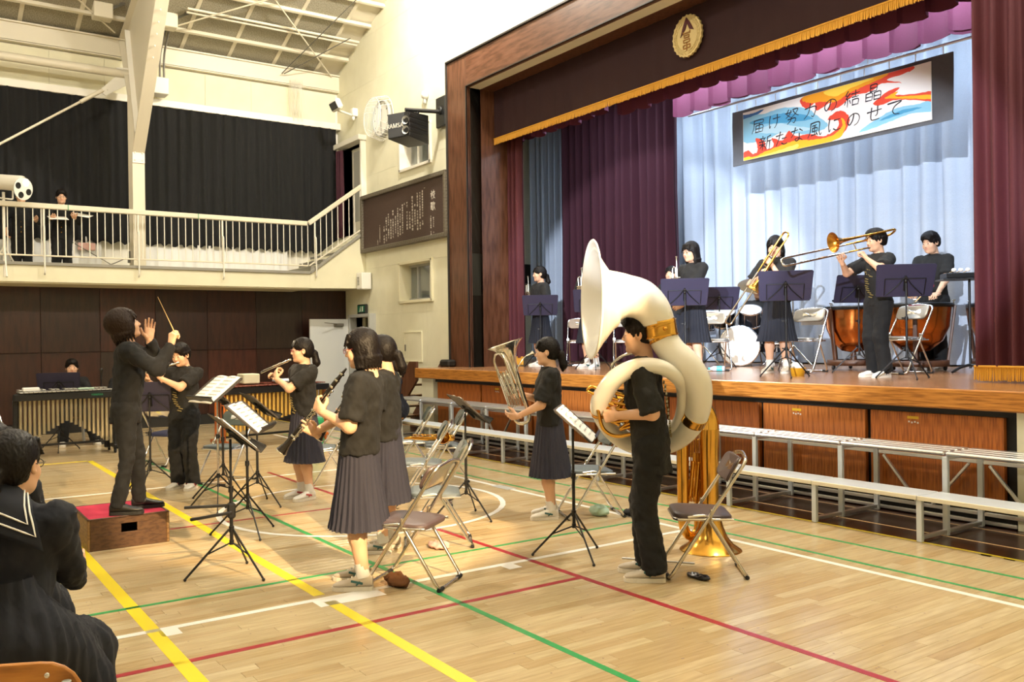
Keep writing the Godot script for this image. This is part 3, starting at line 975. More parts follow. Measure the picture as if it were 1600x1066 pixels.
func build_openings() -> void:
	# lower door in the stage wall, standing open against the brown panelling
	var m := Mb.new()
	for x in [-16.33, -15.42]: m.box(V(x, 0.99, -7.56), V(0.06, 1.98, 0.3), 0.006)
	m.box(V(-15.875, 2.0, -7.56), V(0.97, 0.06, 0.3), 0.006)
	var d := struct("door_1", m, "grey_paint")
	m = Mb.new()
	m.box(V(-16.38, 0.98, -7.02), V(0.045, 1.93, 0.82), 0.006)
	var leaf := obj("door_leaf", m, "door_white", d)
	m = Mb.new()
	m.box(V(-16.33, 1.83, -7.2), V(0.06, 0.06, 0.2), 0.01)
	m.bar(V(-16.29, 1.85, -7.15), V(-16.2, 1.87, -6.85), 0.02, 0.012)
	obj("door_closer", m, "conduit", leaf)
	m = Mb.new()
	m.box(V(-15.9, 1.1, -9.4), V(2.0, 2.2, 0.1), 0.0)
	m.box(V(-16.9, 1.1, -8.6), V(0.1, 2.2, 1.7), 0.0)
	m.box(V(-14.95, 1.1, -8.6), V(0.1, 2.2, 1.7), 0.0)
	m.box(V(-15.9, 2.25, -8.6), V(2.1, 0.1, 1.7), 0.0)
	m.box(V(-15.9, -0.05, -8.6), V(2.1, 0.1, 1.7), 0.0)
	struct("wall_passage", m, "cream")
	m = Mb.new()
	m.box(V(-15.87, 2.12, -7.5), V(0.36, 0.2, 0.06), 0.01)
	var ex := tag(obj("exit_sign", m, "black_plastic"), "small green and dark exit sign over the open white door", "sign")
	m = Mb.new()
	m.box(V(-15.87, 2.13, -7.467), V(0.3, 0.13, 0.004), 0.001)
	obj("sign_face", m, "green_sign", ex)
	m = Mb.new()
	m.box(V(-15.9, 2.12, -7.463), V(0.03, 0.06, 0.003), 0.001)
	m.ball(V(-15.885, 2.17, -7.463), V(0.014, 0.014, 0.003), 8, 5)
	m.bar(V(-15.91, 2.1, -7.463), V(-15.95, 2.075, -7.463), 0.003, 0.014)
	m.bar(V(-15.89, 2.1, -7.463), V(-15.86, 2.075, -7.463), 0.003, 0.014)
	m.box(V(-15.8, 2.13, -7.463), V(0.05, 0.1, 0.003), 0.001)
	obj("running_figure", m, "letter_white", ex)
	# upper door at the head of the balcony steps
	m = Mb.new()
	for x in [-16.83, -15.75]: m.box(V(x, 4.53, -7.62), V(0.06, 1.85, 0.36), 0.006)
	m.box(V(-16.29, 5.46, -7.55), V(1.2, 0.1, 0.34), 0.006)
	d = struct("door_2", m, "steel_white")
	m = Mb.new()
	m.box(V(-16.15, 4.5, -7.64), V(0.72, 1.74, 0.04), 0.005)
	leaf = obj("door_leaf", m, "steel_white", d)
	m = Mb.new()
	m.box(V(-16.15, 4.6, -7.615), V(0.5, 1.4, 0.02), 0.003)
	obj("door_pane", m, "grey_paint", leaf)
	m = Mb.new()
	m.box(V(-16.2, 4.5, -8.0), V(1.4, 2.2, 0.06), 0.0)
	obj("backing", m, "grey_paint", d)
	m = Mb.new()
	curtain(m, V(-16.72, 3.6, -7.38), V(-16.5, 3.6, -7.42), 1.75, 3, 0.03, 0.01)
	tag(obj("maroon_drape", m, "maroon"), "narrow maroon drape hanging beside the upper balcony door", "curtain")
	# two windows into the wing
	for w in [[4, -14.36, 2.21, 1.18, 0.67], [3, -14.28, 4.58, 1.1, 0.64]]:
		var x0: float = w[1]
		var y0: float = w[2]
		var ww: float = w[3]
		var hh: float = w[4]
		m = Mb.new()
		var t := 0.05
		m.box(V(x0 + ww / 2, y0 - t / 2 + 0.01, -7.64), V(ww + 0.06, t, 0.26), 0.005)
		m.box(V(x0 + ww / 2, y0 + hh + t / 2 - 0.01, -7.64), V(ww + 0.06, t, 0.26), 0.005)
		for x in [x0 + 0.0, x0 + ww]: m.box(V(x, y0 + hh / 2, -7.64), V(t, hh + 0.06, 0.26), 0.005)
		d = struct("window_1" if w[0] == 3 else "window_2", m, "steel_white" if w[0] == 3 else "cream_side")
		m = Mb.new()
		for x in [x0 + 0.33, x0 + ww * 0.66, x0 + ww - 0.05]: m.box(V(x, y0 + hh / 2, -7.74), V(0.045, hh, 0.04), 0.004)
		for y in [y0 + 0.03, y0 + hh - 0.03]: m.box(V(x0 + ww / 2, y, -7.74), V(ww, 0.045, 0.04), 0.004)
		obj("sash", m, "white_paint" if w[0] == 3 else "grey_paint", d)
		for q in [[x0 + 0.05, x0 + ww * 0.66], [x0 + ww * 0.66, x0 + ww - 0.03]]:
			m = Mb.new()
			m.box(V((q[0] + q[1]) / 2, y0 + hh / 2, -7.745), V(q[1] - q[0], hh - 0.06, 0.006), 0.0)
			obj("pane", m, "glass", d)
		if w[0] == 3:
			m = Mb.new()
			curtain(m, V(x0 + 0.3, y0 - 0.1, -7.95), V(x0 + ww * 0.62, y0 - 0.1, -7.95), 0.95, 4, 0.03)
			curtain(m, V(x0 + ww * 0.72, y0 - 0.1, -7.95), V(x0 + ww, y0 - 0.1, -7.95), 0.95, 3, 0.03)
			obj("window_drape", m, "maroon_front", d)
		m = Mb.new()
		m.box(V(x0 + ww / 2, y0 + hh / 2, -8.55), V(ww + 0.8, hh + 0.8, 0.04), 0.0)
		m.box(V(x0 + ww / 2, y0 - 0.42, -8.15), V(ww + 0.8, 0.04, 0.8), 0.0)
		m.box(V(x0 + ww / 2, y0 + hh + 0.42, -8.15), V(ww + 0.8, 0.04, 0.8), 0.0)
		m.box(V(x0 - 0.42, y0 + hh / 2, -8.15), V(0.04, hh + 0.8, 0.8), 0.0)
		m.box(V(x0 + ww + 0.42, y0 + hh / 2, -8.15), V(0.04, hh + 0.8, 0.8), 0.0)
		obj("room_behind", m, "cream_side" if w[0] == 3 else "conduit", d)

func build_stage() -> void:
	var m := Mb.new()
	m.box(V(-7.7, 0.98, -9.75), V(9.56 + 0.0, 0.16, 5.86), 0.004)
	m.box(V(-14.3, 0.98, -10.4), V(3.7, 0.16, 4.9), 0.0)
	m.box(V(-1.6, 0.98, -10.4), V(3.0, 0.16, 4.9), 0.0)
	var st := struct("floor_stage", m, "stage_floor")
	m = Mb.new()
	m.box(V(-7.7, 0.982, -6.825), V(9.6, 0.153, 0.05), 0.008)
	obj("fascia_board", m, "fascia", st)
	m = Mb.new()
	m.box(V(-12.47, 0.982, -7.2), V(0.04, 0.153, 0.7), 0.006)
	obj("fascia_end", m, "fascia", st)
	# front of the platform
	m = Mb.new()
	m.box(V(-7.7, 0.46, -7.26), V(8.84, 0.88, 0.5), 0.0)
	m.box(V(-7.7, 0.875, -6.99), V(8.84, 0.06, 0.06), 0.0)
	m.box(V(-7.7, 0.1, -6.965), V(8.84, 0.18, 0.05), 0.0)
	var fr := struct("wall_stage_front", m, "black_trim")
	for x in [-12.3, -3.11]:
		m = Mb.new()
		m.box(V(x, 0.45, -7.2), V(0.37, 0.9, 0.56), 0.003)
		obj("end_pier", m, "cream", fr)
	var xs := [-12.06, -10.78, -9.52, -8.22, -7.0, -5.72, -4.56, -3.38]
	for i in xs.size() - 1:
		m = Mb.new()
		m.box(V((xs[i] + xs[i + 1]) / 2, 0.515, -6.975), V(xs[i + 1] - xs[i] - 0.05, 0.66, 0.05), 0.005)
		var p := obj("drawer_front", m, "stage_panel%d" % (i % 3), fr)
		if i > 0:
			m = Mb.new()
			m.box(V(xs[i] + 0.42, 0.8, -6.948), V(0.1, 0.022, 0.002), 0.0)
			obj("yellow_sticker", m, "sticker_yellow", p)
			m = Mb.new()
			for q in 4: m.box(V(xs[i] + 0.385 + 0.026 * q, 0.765 - 0.006 * (q % 2), -6.948), V(0.014, 0.014, 0.002), 0.0)
			obj("torn_sticker", m, "letter_white", p)
	m = Mb.new()
	m.box(V(-7.7, 0.025, -6.93), V(8.8, 0.03, 0.03), 0.006)
	obj("floor_rail", m, "alu", fr)
	# proscenium frame
	m = Mb.new()
	m.box(V(-12.24, 3.55, -7.53), V(0.58, 4.98, 0.06), 0.004)
	m.box(V(-3.14, 3.55, -7.53), V(0.58, 4.98, 0.06), 0.004)
	var fm := struct("trim_proscenium", m, "frame_brown")
	m = Mb.new()
	m.box(V(-7.69, 5.79, -7.53), V(8.52, 0.5, 0.06), 0.004)
	obj("head_board", m, "frame_top", fm)
	m = Mb.new()
	m.box(V(-12.0, 3.3, -7.97), V(0.1, 4.5, 0.86), 0.004)
	m.box(V(-3.38, 3.3, -7.97), V(0.1, 4.5, 0.86), 0.004)
	m.box(V(-7.69, 5.585, -7.8), V(8.6, 0.1, 0.5), 0.004)
	obj("reveal", m, "frame_brown", fm)
	m = Mb.new()
	m.box(V(-12.54, 3.56, -7.52), V(0.025, 5.02, 0.1), 0.003)
	m.box(V(-2.84, 3.56, -7.52), V(0.025, 5.02, 0.1), 0.003)
	m.box(V(-7.69, 6.06, -7.52), V(9.72, 0.03, 0.1), 0.003)
	m.box(V(-11.96, 3.3, -7.505), V(0.02, 4.5, 0.03), 0.002)
	m.box(V(-7.69, 5.545, -7.505), V(8.5, 0.02, 0.03), 0.002)
	obj("metal_edge", m, "frame_trim", fm)
	m = Mb.new()
	m.box(V(-12.5, 1.12, -7.42), V(0.3, 0.12, 0.16), 0.03)
	obj("floor_socket", m, "black_trim", fm)
	# stage house
	m = Mb.new()
	m.box(V(-7.7, 4.3, -12.6), V(16.2, 8.0, 0.2), 0.0)
	struct("wall_stage_back", m, "cream_side")
	m = Mb.new()
	m.box(V(-15.7, 4.3, -10.2), V(0.2, 8.0, 5.0), 0.0)
	struct("wall_stage_left", m, "cream")
	m = Mb.new()
	m.box(V(0.2, 4.3, -10.2), V(0.2, 8.0, 5.0), 0.0)
	struct("wall_stage_right", m, "cream_side")
	m = Mb.new()
	m.box(V(-7.7, 8.2, -10.2), V(16.2, 0.2, 5.0), 0.0)
	struct("ceiling_stage", m, "black_trim")
	m = Mb.new()
	m.box(V(-15.5, 2.9, -10.4), V(0.1, 0.42, 3.0), 0.006)
	struct("trim_wing", m, "black_trim")

func fringe(called: String, a: Vector3, b: Vector3, h: float, n: int, parent: Node) -> void:
	var m := Mb.new()
	rng.seed = 77
	var t := (b - a) / n
	for k in n:
		var p := a + t * (k + 0.5)
		var l := h * rng.randf_range(0.9, 1.0)
		m.rod(p + V(0, h, 0), p + V(rng.randf_range(-0.004, 0.004), h - l, rng.randf_range(-0.006, 0.006)), t.length() * 0.55, t.length() * 0.42, 5)
	m.bar(a + V(0, h, 0), b + V(0, h, 0), 0.03, 0.02, 0.004)
	obj(called, m, "gold_fringe", parent).set_meta("kind", "stuff")

func build_drapes() -> void:
	# front valance with gold fringe and the school crest
	var m := Mb.new()
	curtain(m, V(-12.1, 4.76, -8.05), V(-3.2, 4.76, -8.05), 1.5, 26, 0.006)
	var vl := tag(obj("front_valance", m, "maroon_valance"), "broad dark maroon valance across the stage mouth, edged with gold fringe", "valance") as MeshInstance3D
	fringe("fringe", V(-12.1, 4.66, -8.03), V(-3.2, 4.66, -8.03), 0.1, 420, vl)
	var e := thing("school_crest", "round pale gold leaf-wreath crest on the dark valance", "crest", V(-7.62, 5.18, -7.99))
	m = Mb.new()
	var ring := PackedVector2Array()
	for k in 72:
		var a := TAU * k / 72
		var r := 0.235 + (0.012 if k % 3 == 0 else 0.0)
		ring.append(Vector2(cos(a) * r, sin(a) * r * 1.06))
	m.poly(ring, 0.03)
	obj("plate", m, "emblem", e)
	for s in [-1, 1]:
		m = Mb.new()
		for k in 13:
			var a: float = -PI / 2 + s * (0.18 + k * 0.2)
			for q in [0.205, 0.175]:
				var p := V(cos(a) * q, sin(a) * q * 1.06, 0.018)
				m.ball(p, V(0.03, 0.014, 0.008), 8, 5) if false else m.add(leaf_blob(), Transform3D(Basis(V(0, 0, 1), a + s * (1.9 if q > 0.19 else 1.25)), p))
		obj("leaf_wreath", m, "emblem", e)
	m = Mb.new()
	m.poly(PackedVector2Array([Vector2(0.0, 0.225), Vector2(0.015, 0.16), Vector2(-0.02, 0.08), Vector2(-0.1, 0.0), Vector2(-0.055, 0.12)]), 0.05)
	m.poly(PackedVector2Array([Vector2(0.0, 0.225), Vector2(0.06, 0.15), Vector2(0.12, 0.045), Vector2(0.05, 0.07), Vector2(0.012, 0.15)]), 0.05)
	obj("split_mark", m, "emblem_red", e)
	m = Mb.new()
	for q in [[-0.06, 0.035, 0.06, 0.035], [-0.055, 0.06, -0.055, 0.02], [0.055, 0.06, 0.055, 0.02], [-0.04, 0.01, 0.04, 0.01], [-0.04, -0.02, 0.04, -0.02], [-0.04, 0.01, -0.04, -0.02], [0.04, 0.01, 0.04, -0.02], [-0.05, -0.045, 0.05, -0.045], [-0.05, -0.08, 0.05, -0.08], [-0.05, -0.045, -0.05, -0.08], [0.05, -0.045, 0.05, -0.08], [-0.055, -0.11, 0.055, -0.11], [-0.055, -0.15, 0.055, -0.15], [-0.055, -0.11, -0.055, -0.15], [0.055, -0.11, 0.055, -0.15], [0.0, -0.09, 0.0, -0.18]]:
		m.bar(V(q[0], q[1], 0.02), V(q[2], q[3], 0.02), 0.012, 0.012, 0.002, V(0, 0, 1))
	obj("crest_writing", m, "emblem_gold", e)
	# two tiers of pleated plum borders
	m = Mb.new()
	valance(m, V(-9.42, 4.7, -8.5), V(-3.2, 4.7, -8.5), 3.4, 0.305, 31)
	tag(obj("pleated_border", m, "plum"), "plum box-pleated border hanging just behind the gold fringe, upper of the two tiers", "valance")
	m = Mb.new()
	valance(m, V(-9.02, 4.67, -9.2), V(-3.0, 4.67, -9.2), 3.3, 0.335, 32)
	tag(obj("pleated_border", m, "plum"), "plum box-pleated border above the painted banner, lower of the two tiers", "valance")
	m = Mb.new()
	valance(m, V(-12.4, 4.78, -8.5), V(-9.45, 4.78, -8.5), 3.3, 0.3, 33)
	tag(obj("pleated_border", m, "plum"), "short plum pleated border at the top of the maroon wing curtain", "valance")
	# main curtain, drawn to both sides
	m = Mb.new()
	curtain(m, V(-12.6, 1.2, -8.32), V(-11.6, 1.2, -8.32), 5.0, 8, 0.05, 0.012, 0.0, 4)
	var mc := tag(obj("main_curtain", m, "maroon_front"), "bright maroon main curtain bunched at the left of the stage mouth", "curtain") as MeshInstance3D
	fringe("fringe", V(-12.6, 1.075, -8.3), V(-11.6, 1.075, -8.3), 0.13, 60, mc)
	m = Mb.new()
	curtain(m, V(-4.12, 1.2, -7.95), V(-3.0, 1.2, -7.95), 5.0, 7, 0.055, 0.012, 0.0, 9)
	mc = tag(obj("main_curtain", m, "maroon_front"), "dark maroon main curtain bunched at the right edge of the stage mouth", "curtain") as MeshInstance3D
	fringe("fringe", V(-4.12, 1.07, -7.9), V(-3.0, 1.07, -7.9), 0.13, 70, mc)
	# wing curtains and backdrop
	m = Mb.new()
	curtain(m, V(-13.0, 1.08, -10.3), V(-10.08, 1.08, -10.3), 5.6, 14, 0.11, 0.012, 0.0, 21)
	tag(obj("wing_curtain", m, "maroon"), "wide maroon wing curtain behind the big white bell", "curtain")
	m = Mb.new()
	curtain(m, V(-15.0, 1.08, -11.0), V(-13.6, 1.08, -11.0), 5.6, 7, 0.07, 0.012, 0.0, 22)
	tag(obj("wing_curtain", m, "pale_curtain"), "pale grey-blue wing curtain at far stage left, behind the ponytailed player", "curtain")
	m = Mb.new()
	curtain(m, V(-12.0, 1.08, -11.5), V(-3.0, 1.08, -11.5), 5.8, 27, 0.085, 0.012, 0.45, 14)
	tag(obj("backdrop_curtain", m, "pale_curtain"), "wide pale blue backdrop curtain behind the players on stage", "curtain")

func leaf_blob() -> Mb:
	var m := Mb.new()
	m.ball(Vector3.ZERO, V(0.026, 0.011, 0.008), 8, 5)
	return m

# ---------- furniture ----------
func rounded(w: float, h: float, r: float, per := 5) -> PackedVector2Array:
	var p := PackedVector2Array()
	for q in [[w / 2 - r, h / 2 - r, 0.0], [-w / 2 + r, h / 2 - r, PI / 2], [-w / 2 + r, -h / 2 + r, PI], [w / 2 - r, -h / 2 + r, PI * 1.5]]:
		for k in per + 1:
			var a: float = q[2] + PI / 2 * k / per
			p.append(Vector2(q[0] + cos(a) * r, q[1] + sin(a) * r))
	return p

func cushion(m: Mb, outline: PackedVector2Array, thick: float, tf: Transform3D, crown := 0.01, bow := 0.0) -> void:   # a padded slab: rounded rim, slightly domed face (local z is up)
	var n := outline.size()
	var pts := PackedVector3Array()
	var rings := [[0.98, -thick / 2], [1.0, -thick * 0.25], [1.0, thick * 0.2], [0.975, thick / 2], [0.85, thick / 2 + crown * 0.6], [0.5, thick / 2 + crown], [0.02, thick / 2 + crown]]
	for q in rings:
		for p in outline:
			var e: Vector2 = p * q[0]
			pts.append(tf * V(e.x, e.y, q[1] - bow * e.x * e.x))
	m.grid(pts, n, rings.size(), true)
	var back := PackedVector3Array()
	for p in outline: back.append(tf * V(p.x * 0.98, p.y * 0.98, -thick / 2 - bow * p.x * p.x))
	m.fan(back, true)

func make_chair(label: String, seat: String, back: String, frame: String, group := "") -> Node3D:   # steel pipe folding chair facing +z
	var o := thing("folding_chair", label, "chair", Vector3.ZERO, 0.0, group)
	var m := Mb.new()
	cushion(m, rounded(0.38, 0.36, 0.07), 0.028, Transform3D(Basis(V(1, 0, 0), V(0, 0.05, 1).normalized(), V(0, 1, -0.05).normalized()) * Basis(V(1, 0, 0), V(0, 1, 0), V(0, 0, 1)), V(0, 0.385, 0.02)), 0.012)
	obj("seat", m, seat, o)
	m = Mb.new()
	m.tube(bend([V(-0.19, 0.372, -0.16), V(-0.19, 0.372, 0.2), V(0.19, 0.372, 0.2), V(0.19, 0.372, -0.16)], 0.06), 0.009, 8)
	obj("seat_rim", m, frame, o)
	m = Mb.new()
	var a := V(-0.215, 0.012, 0.24)
	var top := V(-0.2, 0.74, -0.24)
	m.tube(bend([a + V(0.215, 0, 0), a, top, V(0.0, 0.765, -0.255), V(0.2, 0.74, -0.24), V(0.215, 0.012, 0.24), V(0, 0.012, 0.24)], 0.05), 0.0115, 8)
	obj("front_frame", m, frame, o)
	m = Mb.new()
	m.tube(bend([V(0, 0.012, -0.24), V(-0.18, 0.012, -0.24), V(-0.18, 0.4, 0.0), V(-0.19, 0.385, 0.12)], 0.045), 0.0105, 8)
	m.tube(bend([V(0, 0.012, -0.24), V(0.18, 0.012, -0.24), V(0.18, 0.4, 0.0), V(0.19, 0.385, 0.12)], 0.045), 0.0105, 8)
	obj("rear_frame", m, frame, o)
	for s in [-1, 1]:
		m = Mb.new()
		m.bar(V(s * 0.2, 0.36, -0.02), V(s * 0.2, 0.44, -0.02), 0.012, 0.045, 0.004, V(1, 0, 0))
		obj("hinge", m, "worn_chrome", o)
	var up := V(0, 0.75, -0.42).normalized()
	var nz := V(0, 0.42, 0.75).normalized()
	m = Mb.new()
	cushion(m, rounded(0.385, 0.17, 0.05), 0.018, Transform3D(Basis(V(1, 0, 0), up, nz), V(0, 0.665, -0.185)), 0.006, -0.9)
	obj("backrest", m, back, o)
	m = Mb.new()
	cushion(m, rounded(0.375, 0.16, 0.05), 0.006, Transform3D(Basis(V(-1, 0, 0), up, -nz), V(0, 0.668, -0.197)), 0.001, 0.9)
	obj("backrest_plate", m, frame, o)
	for s in [-1, 1]:
		for z in [0.24, -0.24]:
			m = Mb.new()
			m.rod(V(s * 0.12, 0.012, z), V(s * 0.185, 0.012, z), 0.0135)
			obj("rubber_foot", m, "rubber", o)
	return o

func build_chairs() -> void:
	var t := func(x: float, z: float) -> float: return atan2(x, z)
	var green := make_chair("green-backed steel folding chair, leftmost of the row behind the clarinet players", "seat_grey", "seat_green", "chrome", "")
	green.position = V(-8.75, 0, -4.72); green.rotation.y = t.call(-0.45, 0.89)
	dup(green, V(-8.15, 0, -4.78), t.call(-0.45, 0.89), "green-backed steel folding chair with the golden saxophone lying on its seat")
	dup(green, V(-7.1, 0, -3.95), t.call(-0.5, 0.87), "green-backed steel folding chair, half hidden by the ponytailed clarinet player's skirt")
	dup(green, V(-5.66, 0, -3.26), t.call(-0.48, 0.87), "dark-backed steel folding chair with grey-green seat, just behind the nearest brown-seated chair")
	dup(green, V(-8.75, 0, -3.72), t.call(-0.1, 1.0), "steel folding chair behind the flute girl with glasses")
	dup(green, V(-9.6, 0, -2.92), t.call(0.5, 0.8), "steel folding chair with a dark back just right of the flute boy")
	dup(green, V(-5.78, 0, -4.82), t.call(-0.4, 0.91), "steel folding chair with a blue-grey seat behind the euphonium player")
	var brown := make_chair("steel folding chair with a brown vinyl seat, nearest the clarinet girl with red glasses", "seat_brown", "seat_brown", "worn_chrome", "")
	brown.position = V(-4.86, 0, -2.62); brown.rotation.y = t.call(-0.79, 0.61)
	dup(brown, V(-3.93, 0, -4.2), t.call(-0.62, 0.78), "steel folding chair with a brown vinyl seat and back in front of the upended tuba")
	var navy := make_chair("folding chair with a dark navy back at the left edge beside the vibraphone", "seat_navy", "seat_navy", "chrome", "")
	navy.position = V(-14.0, 0, -1.0); navy.rotation.y = t.call(1.0, -0.3)
	dup(navy, V(-11.5, 0, -2.75), t.call(-0.6, -0.8), "folding chair with a navy back half hidden between the conductor and the flute boy")
	var sil := make_chair("folding chair on stage with a bronze back beside the leftmost trumpet girl", "seat_bronze", "seat_bronze", "chrome", "")
	sil.position = V(-11.0, 1.06, -9.0); sil.rotation.y = t.call(0.75, 0.66)
	var s2 := make_chair("folding chair on stage with a silver back, hidden partly behind the sousaphone bell", "seat_silver", "seat_silver", "chrome", "")
	s2.position = V(-9.6, 1.06, -8.75); s2.rotation.y = t.call(0.75, 0.66)
	dup(s2, V(-7.85, 1.06, -8.6), t.call(0.75, 0.66), "folding chair on stage with a silver back in front of the drum kit")
	dup(s2, V(-6.6, 1.06, -8.8), t.call(0.2, 0.98), "folding chair on stage with a white striped towel over its silver back")
	dup(s2, V(-5.52, 1.06, -9.1), t.call(-0.1, 1.0), "folding chair on stage with a small red cloth over its silver back")
	# audience chairs: moulded plywood on steel
	var o := thing("plywood_chair", "orange plywood school chair in the bottom left corner, its back fixed with two rivets", "chair", V(-2.6, 0, -0.27), t.call(-0.9, -0.43))
	var m := Mb.new()
	cushion(m, rounded(0.38, 0.26, 0.09), 0.012, Transform3D(Basis(V(1, 0, 0), V(0, 1, -0.12).normalized(), V(0, 0.12, 1).normalized()), V(0, 0.62, -0.2)), 0.001, -0.5)
	obj("backrest", m, "chair_wood", o)
	m = Mb.new()
	cushion(m, rounded(0.38, 0.38, 0.06), 0.012, Transform3D(Basis(V(1, 0, 0), V(0, 0, 1), V(0, 1, 0)), V(0, 0.42, 0.02)), 0.001)
	obj("seat", m, "chair_wood", o)
	m = Mb.new()
	for s in [-1, 1]:
		m.tube(bend([V(s * 0.16, 0.7, -0.212), V(s * 0.16, 0.4, -0.19), V(s * 0.16, 0.4, 0.18), V(s * 0.17, 0.01, 0.2)], 0.05), 0.011)
		m.rod(V(s * 0.16, 0.4, -0.15), V(s * 0.17, 0.01, -0.24), 0.011)
	obj("frame", m, "grey_paint", o)
	m = Mb.new()
	for s in [-1, 1]: m.ball(V(s * 0.12, 0.72, -0.222), V(0.007, 0.007, 0.004), 8, 5)
	obj("rivets", m, "chrome", o)
	var sb := thing("wooden_stool", "square wooden stool under the nearest seated girl in sailor uniform", "stool", V(-3.4, 0, -0.3), t.call(-0.9, -0.43))
	m = Mb.new()
	cushion(m, rounded(0.36, 0.36, 0.05), 0.02, Transform3D(Basis(V(1, 0, 0), V(0, 0, -1), V(0, 1, 0)), V(0, 0.4, 0.0)), 0.001)
	obj("seat", m, "chair_wood", sb)
	for q in [[-1, -1], [1, -1], [1, 1], [-1, 1]]:
		m = Mb.new()
		m.rod(V(q[0] * 0.14, 0.39, q[1] * 0.14), V(q[0] * 0.16, 0.0, q[1] * 0.16), 0.014)
		obj("leg", m, "grey_paint", sb)
	dup(sb, V(-4.3, 0, -0.31), t.call(-0.9, -0.43), "square wooden stool under the farther of the two seated sailor-uniform girls")
	var c2 := sb
	dup(c2, V(-15.0, 0, -2.2), t.call(1.0, 0.1), "square wooden stool under the clapping boy behind the vibraphone")
	dup(c2, V(-15.0, 0, -2.95), t.call(1.0, 0.1), "square wooden stool under the clapping boy half hidden by the conductor")
	dup(c2, V(-11.35, 0, -5.75), t.call(1.0, 0.2), "square wooden stool under the brown-haired girl near the stage steps")

func make_stand(label: String, desk_mat: String, tilt: float, h: float, group := "") -> Node3D:   # reader stands on +z
	var o := thing("music_stand", label, "music stand", Vector3.ZERO, 0.0, group)
	var m := Mb.new()
	m.rod(V(0, 0.22, 0), V(0, h * 0.62, 0), 0.0115)
	m.rod(V(0, h * 0.6, 0), V(0, h - 0.02, 0), 0.0085)
	obj("pole", m, "stand_black", o)
	for y in [0.3, h * 0.62]:
		m = Mb.new()
		m.rod(V(0, y - 0.02, 0), V(0, y + 0.02, 0), 0.017)
		m.bar(V(0, y, 0), V(0.045, y + 0.005, 0.0), 0.006, 0.014)
		obj("collar", m, "stand_black", o)
	m = Mb.new()
	m.rod(V(0, 0.2, 0), V(0, 0.23, 0), 0.015)
	obj("brace_ring", m, "stand_black", o)
	for k in 3:
		var a := TAU * k / 3 + 0.5
		var d := V(cos(a), 0, sin(a))
		m = Mb.new()
		m.bar(V(0, 0.3, 0) + d * 0.015, d * 0.29 + V(0, 0.012, 0), 0.009, 0.014, 0.002)
		m.bar(V(0, 0.21, 0) + d * 0.012, d * 0.15 + V(0, 0.155, 0), 0.007, 0.01, 0.002)
		m.ball(d * 0.288 + V(0, 0.011, 0), V(0.011, 0.011, 0.011), 8, 5)
		obj("leg", m, "stand_black", o)
	var c := V(0, h, 0)
	var up := V(0, cos(tilt), -sin(tilt))
	var nz := V(0, sin(tilt), cos(tilt))
	var bs := Basis(V(1, 0, 0), up, nz)
	m = Mb.new()
	var tf := Transform3D(bs, c + nz * 0.03)
	m.poly(PackedVector2Array([Vector2(-0.255, -0.165), Vector2(0.255, -0.165), Vector2(0.28, 0.15), Vector2(0.265, 0.165), Vector2(-0.265, 0.165), Vector2(-0.28, 0.15)]), 0.004, tf)
	for s in [-1, 1]: m.bar(tf * V(s * 0.26, -0.155, 0.0), tf * V(s * 0.276, 0.15, 0.0), 0.004, 0.012, 0.001)
	obj("desk", m, desk_mat, o)
	m = Mb.new()
	m.box(tf * V(0, -0.168, 0.025), V(0.5, 0.004, 0.055), 0.001, bs)
	m.box(tf * V(0, -0.16, 0.052), V(0.5, 0.018, 0.004), 0.001, bs)
	obj("ledge", m, "stand_black", o)
	m = Mb.new()
	var bk := Transform3D(bs, c + nz * 0.022)
	m.bar(bk * V(0, 0.04, -0.005), bk * V(0, -0.1, -0.012), 0.03, 0.022, 0.004)
	m.bar(bk * V(-0.19, 0.02, 0), bk * V(0.19, 0.02, 0), 0.01, 0.008, 0.002)
	for s in [-1, 1]:
		m.tube(smooth([bk * V(0, 0.05, -0.004), bk * V(s * 0.06, -0.04, 0.0), bk * V(s * 0.17, -0.15, 0.002)], 4), 0.006, 6)
		m.bar(bk * V(s * 0.19, 0.02, 0), bk * V(s * 0.185, -0.15, 0), 0.008, 0.006, 0.001)
	m.ball(bk * V(0, 0.0, -0.015), V(0.016, 0.016, 0.016), 8, 5)
	obj("back_frame", m, "stand_black", o)
	return o

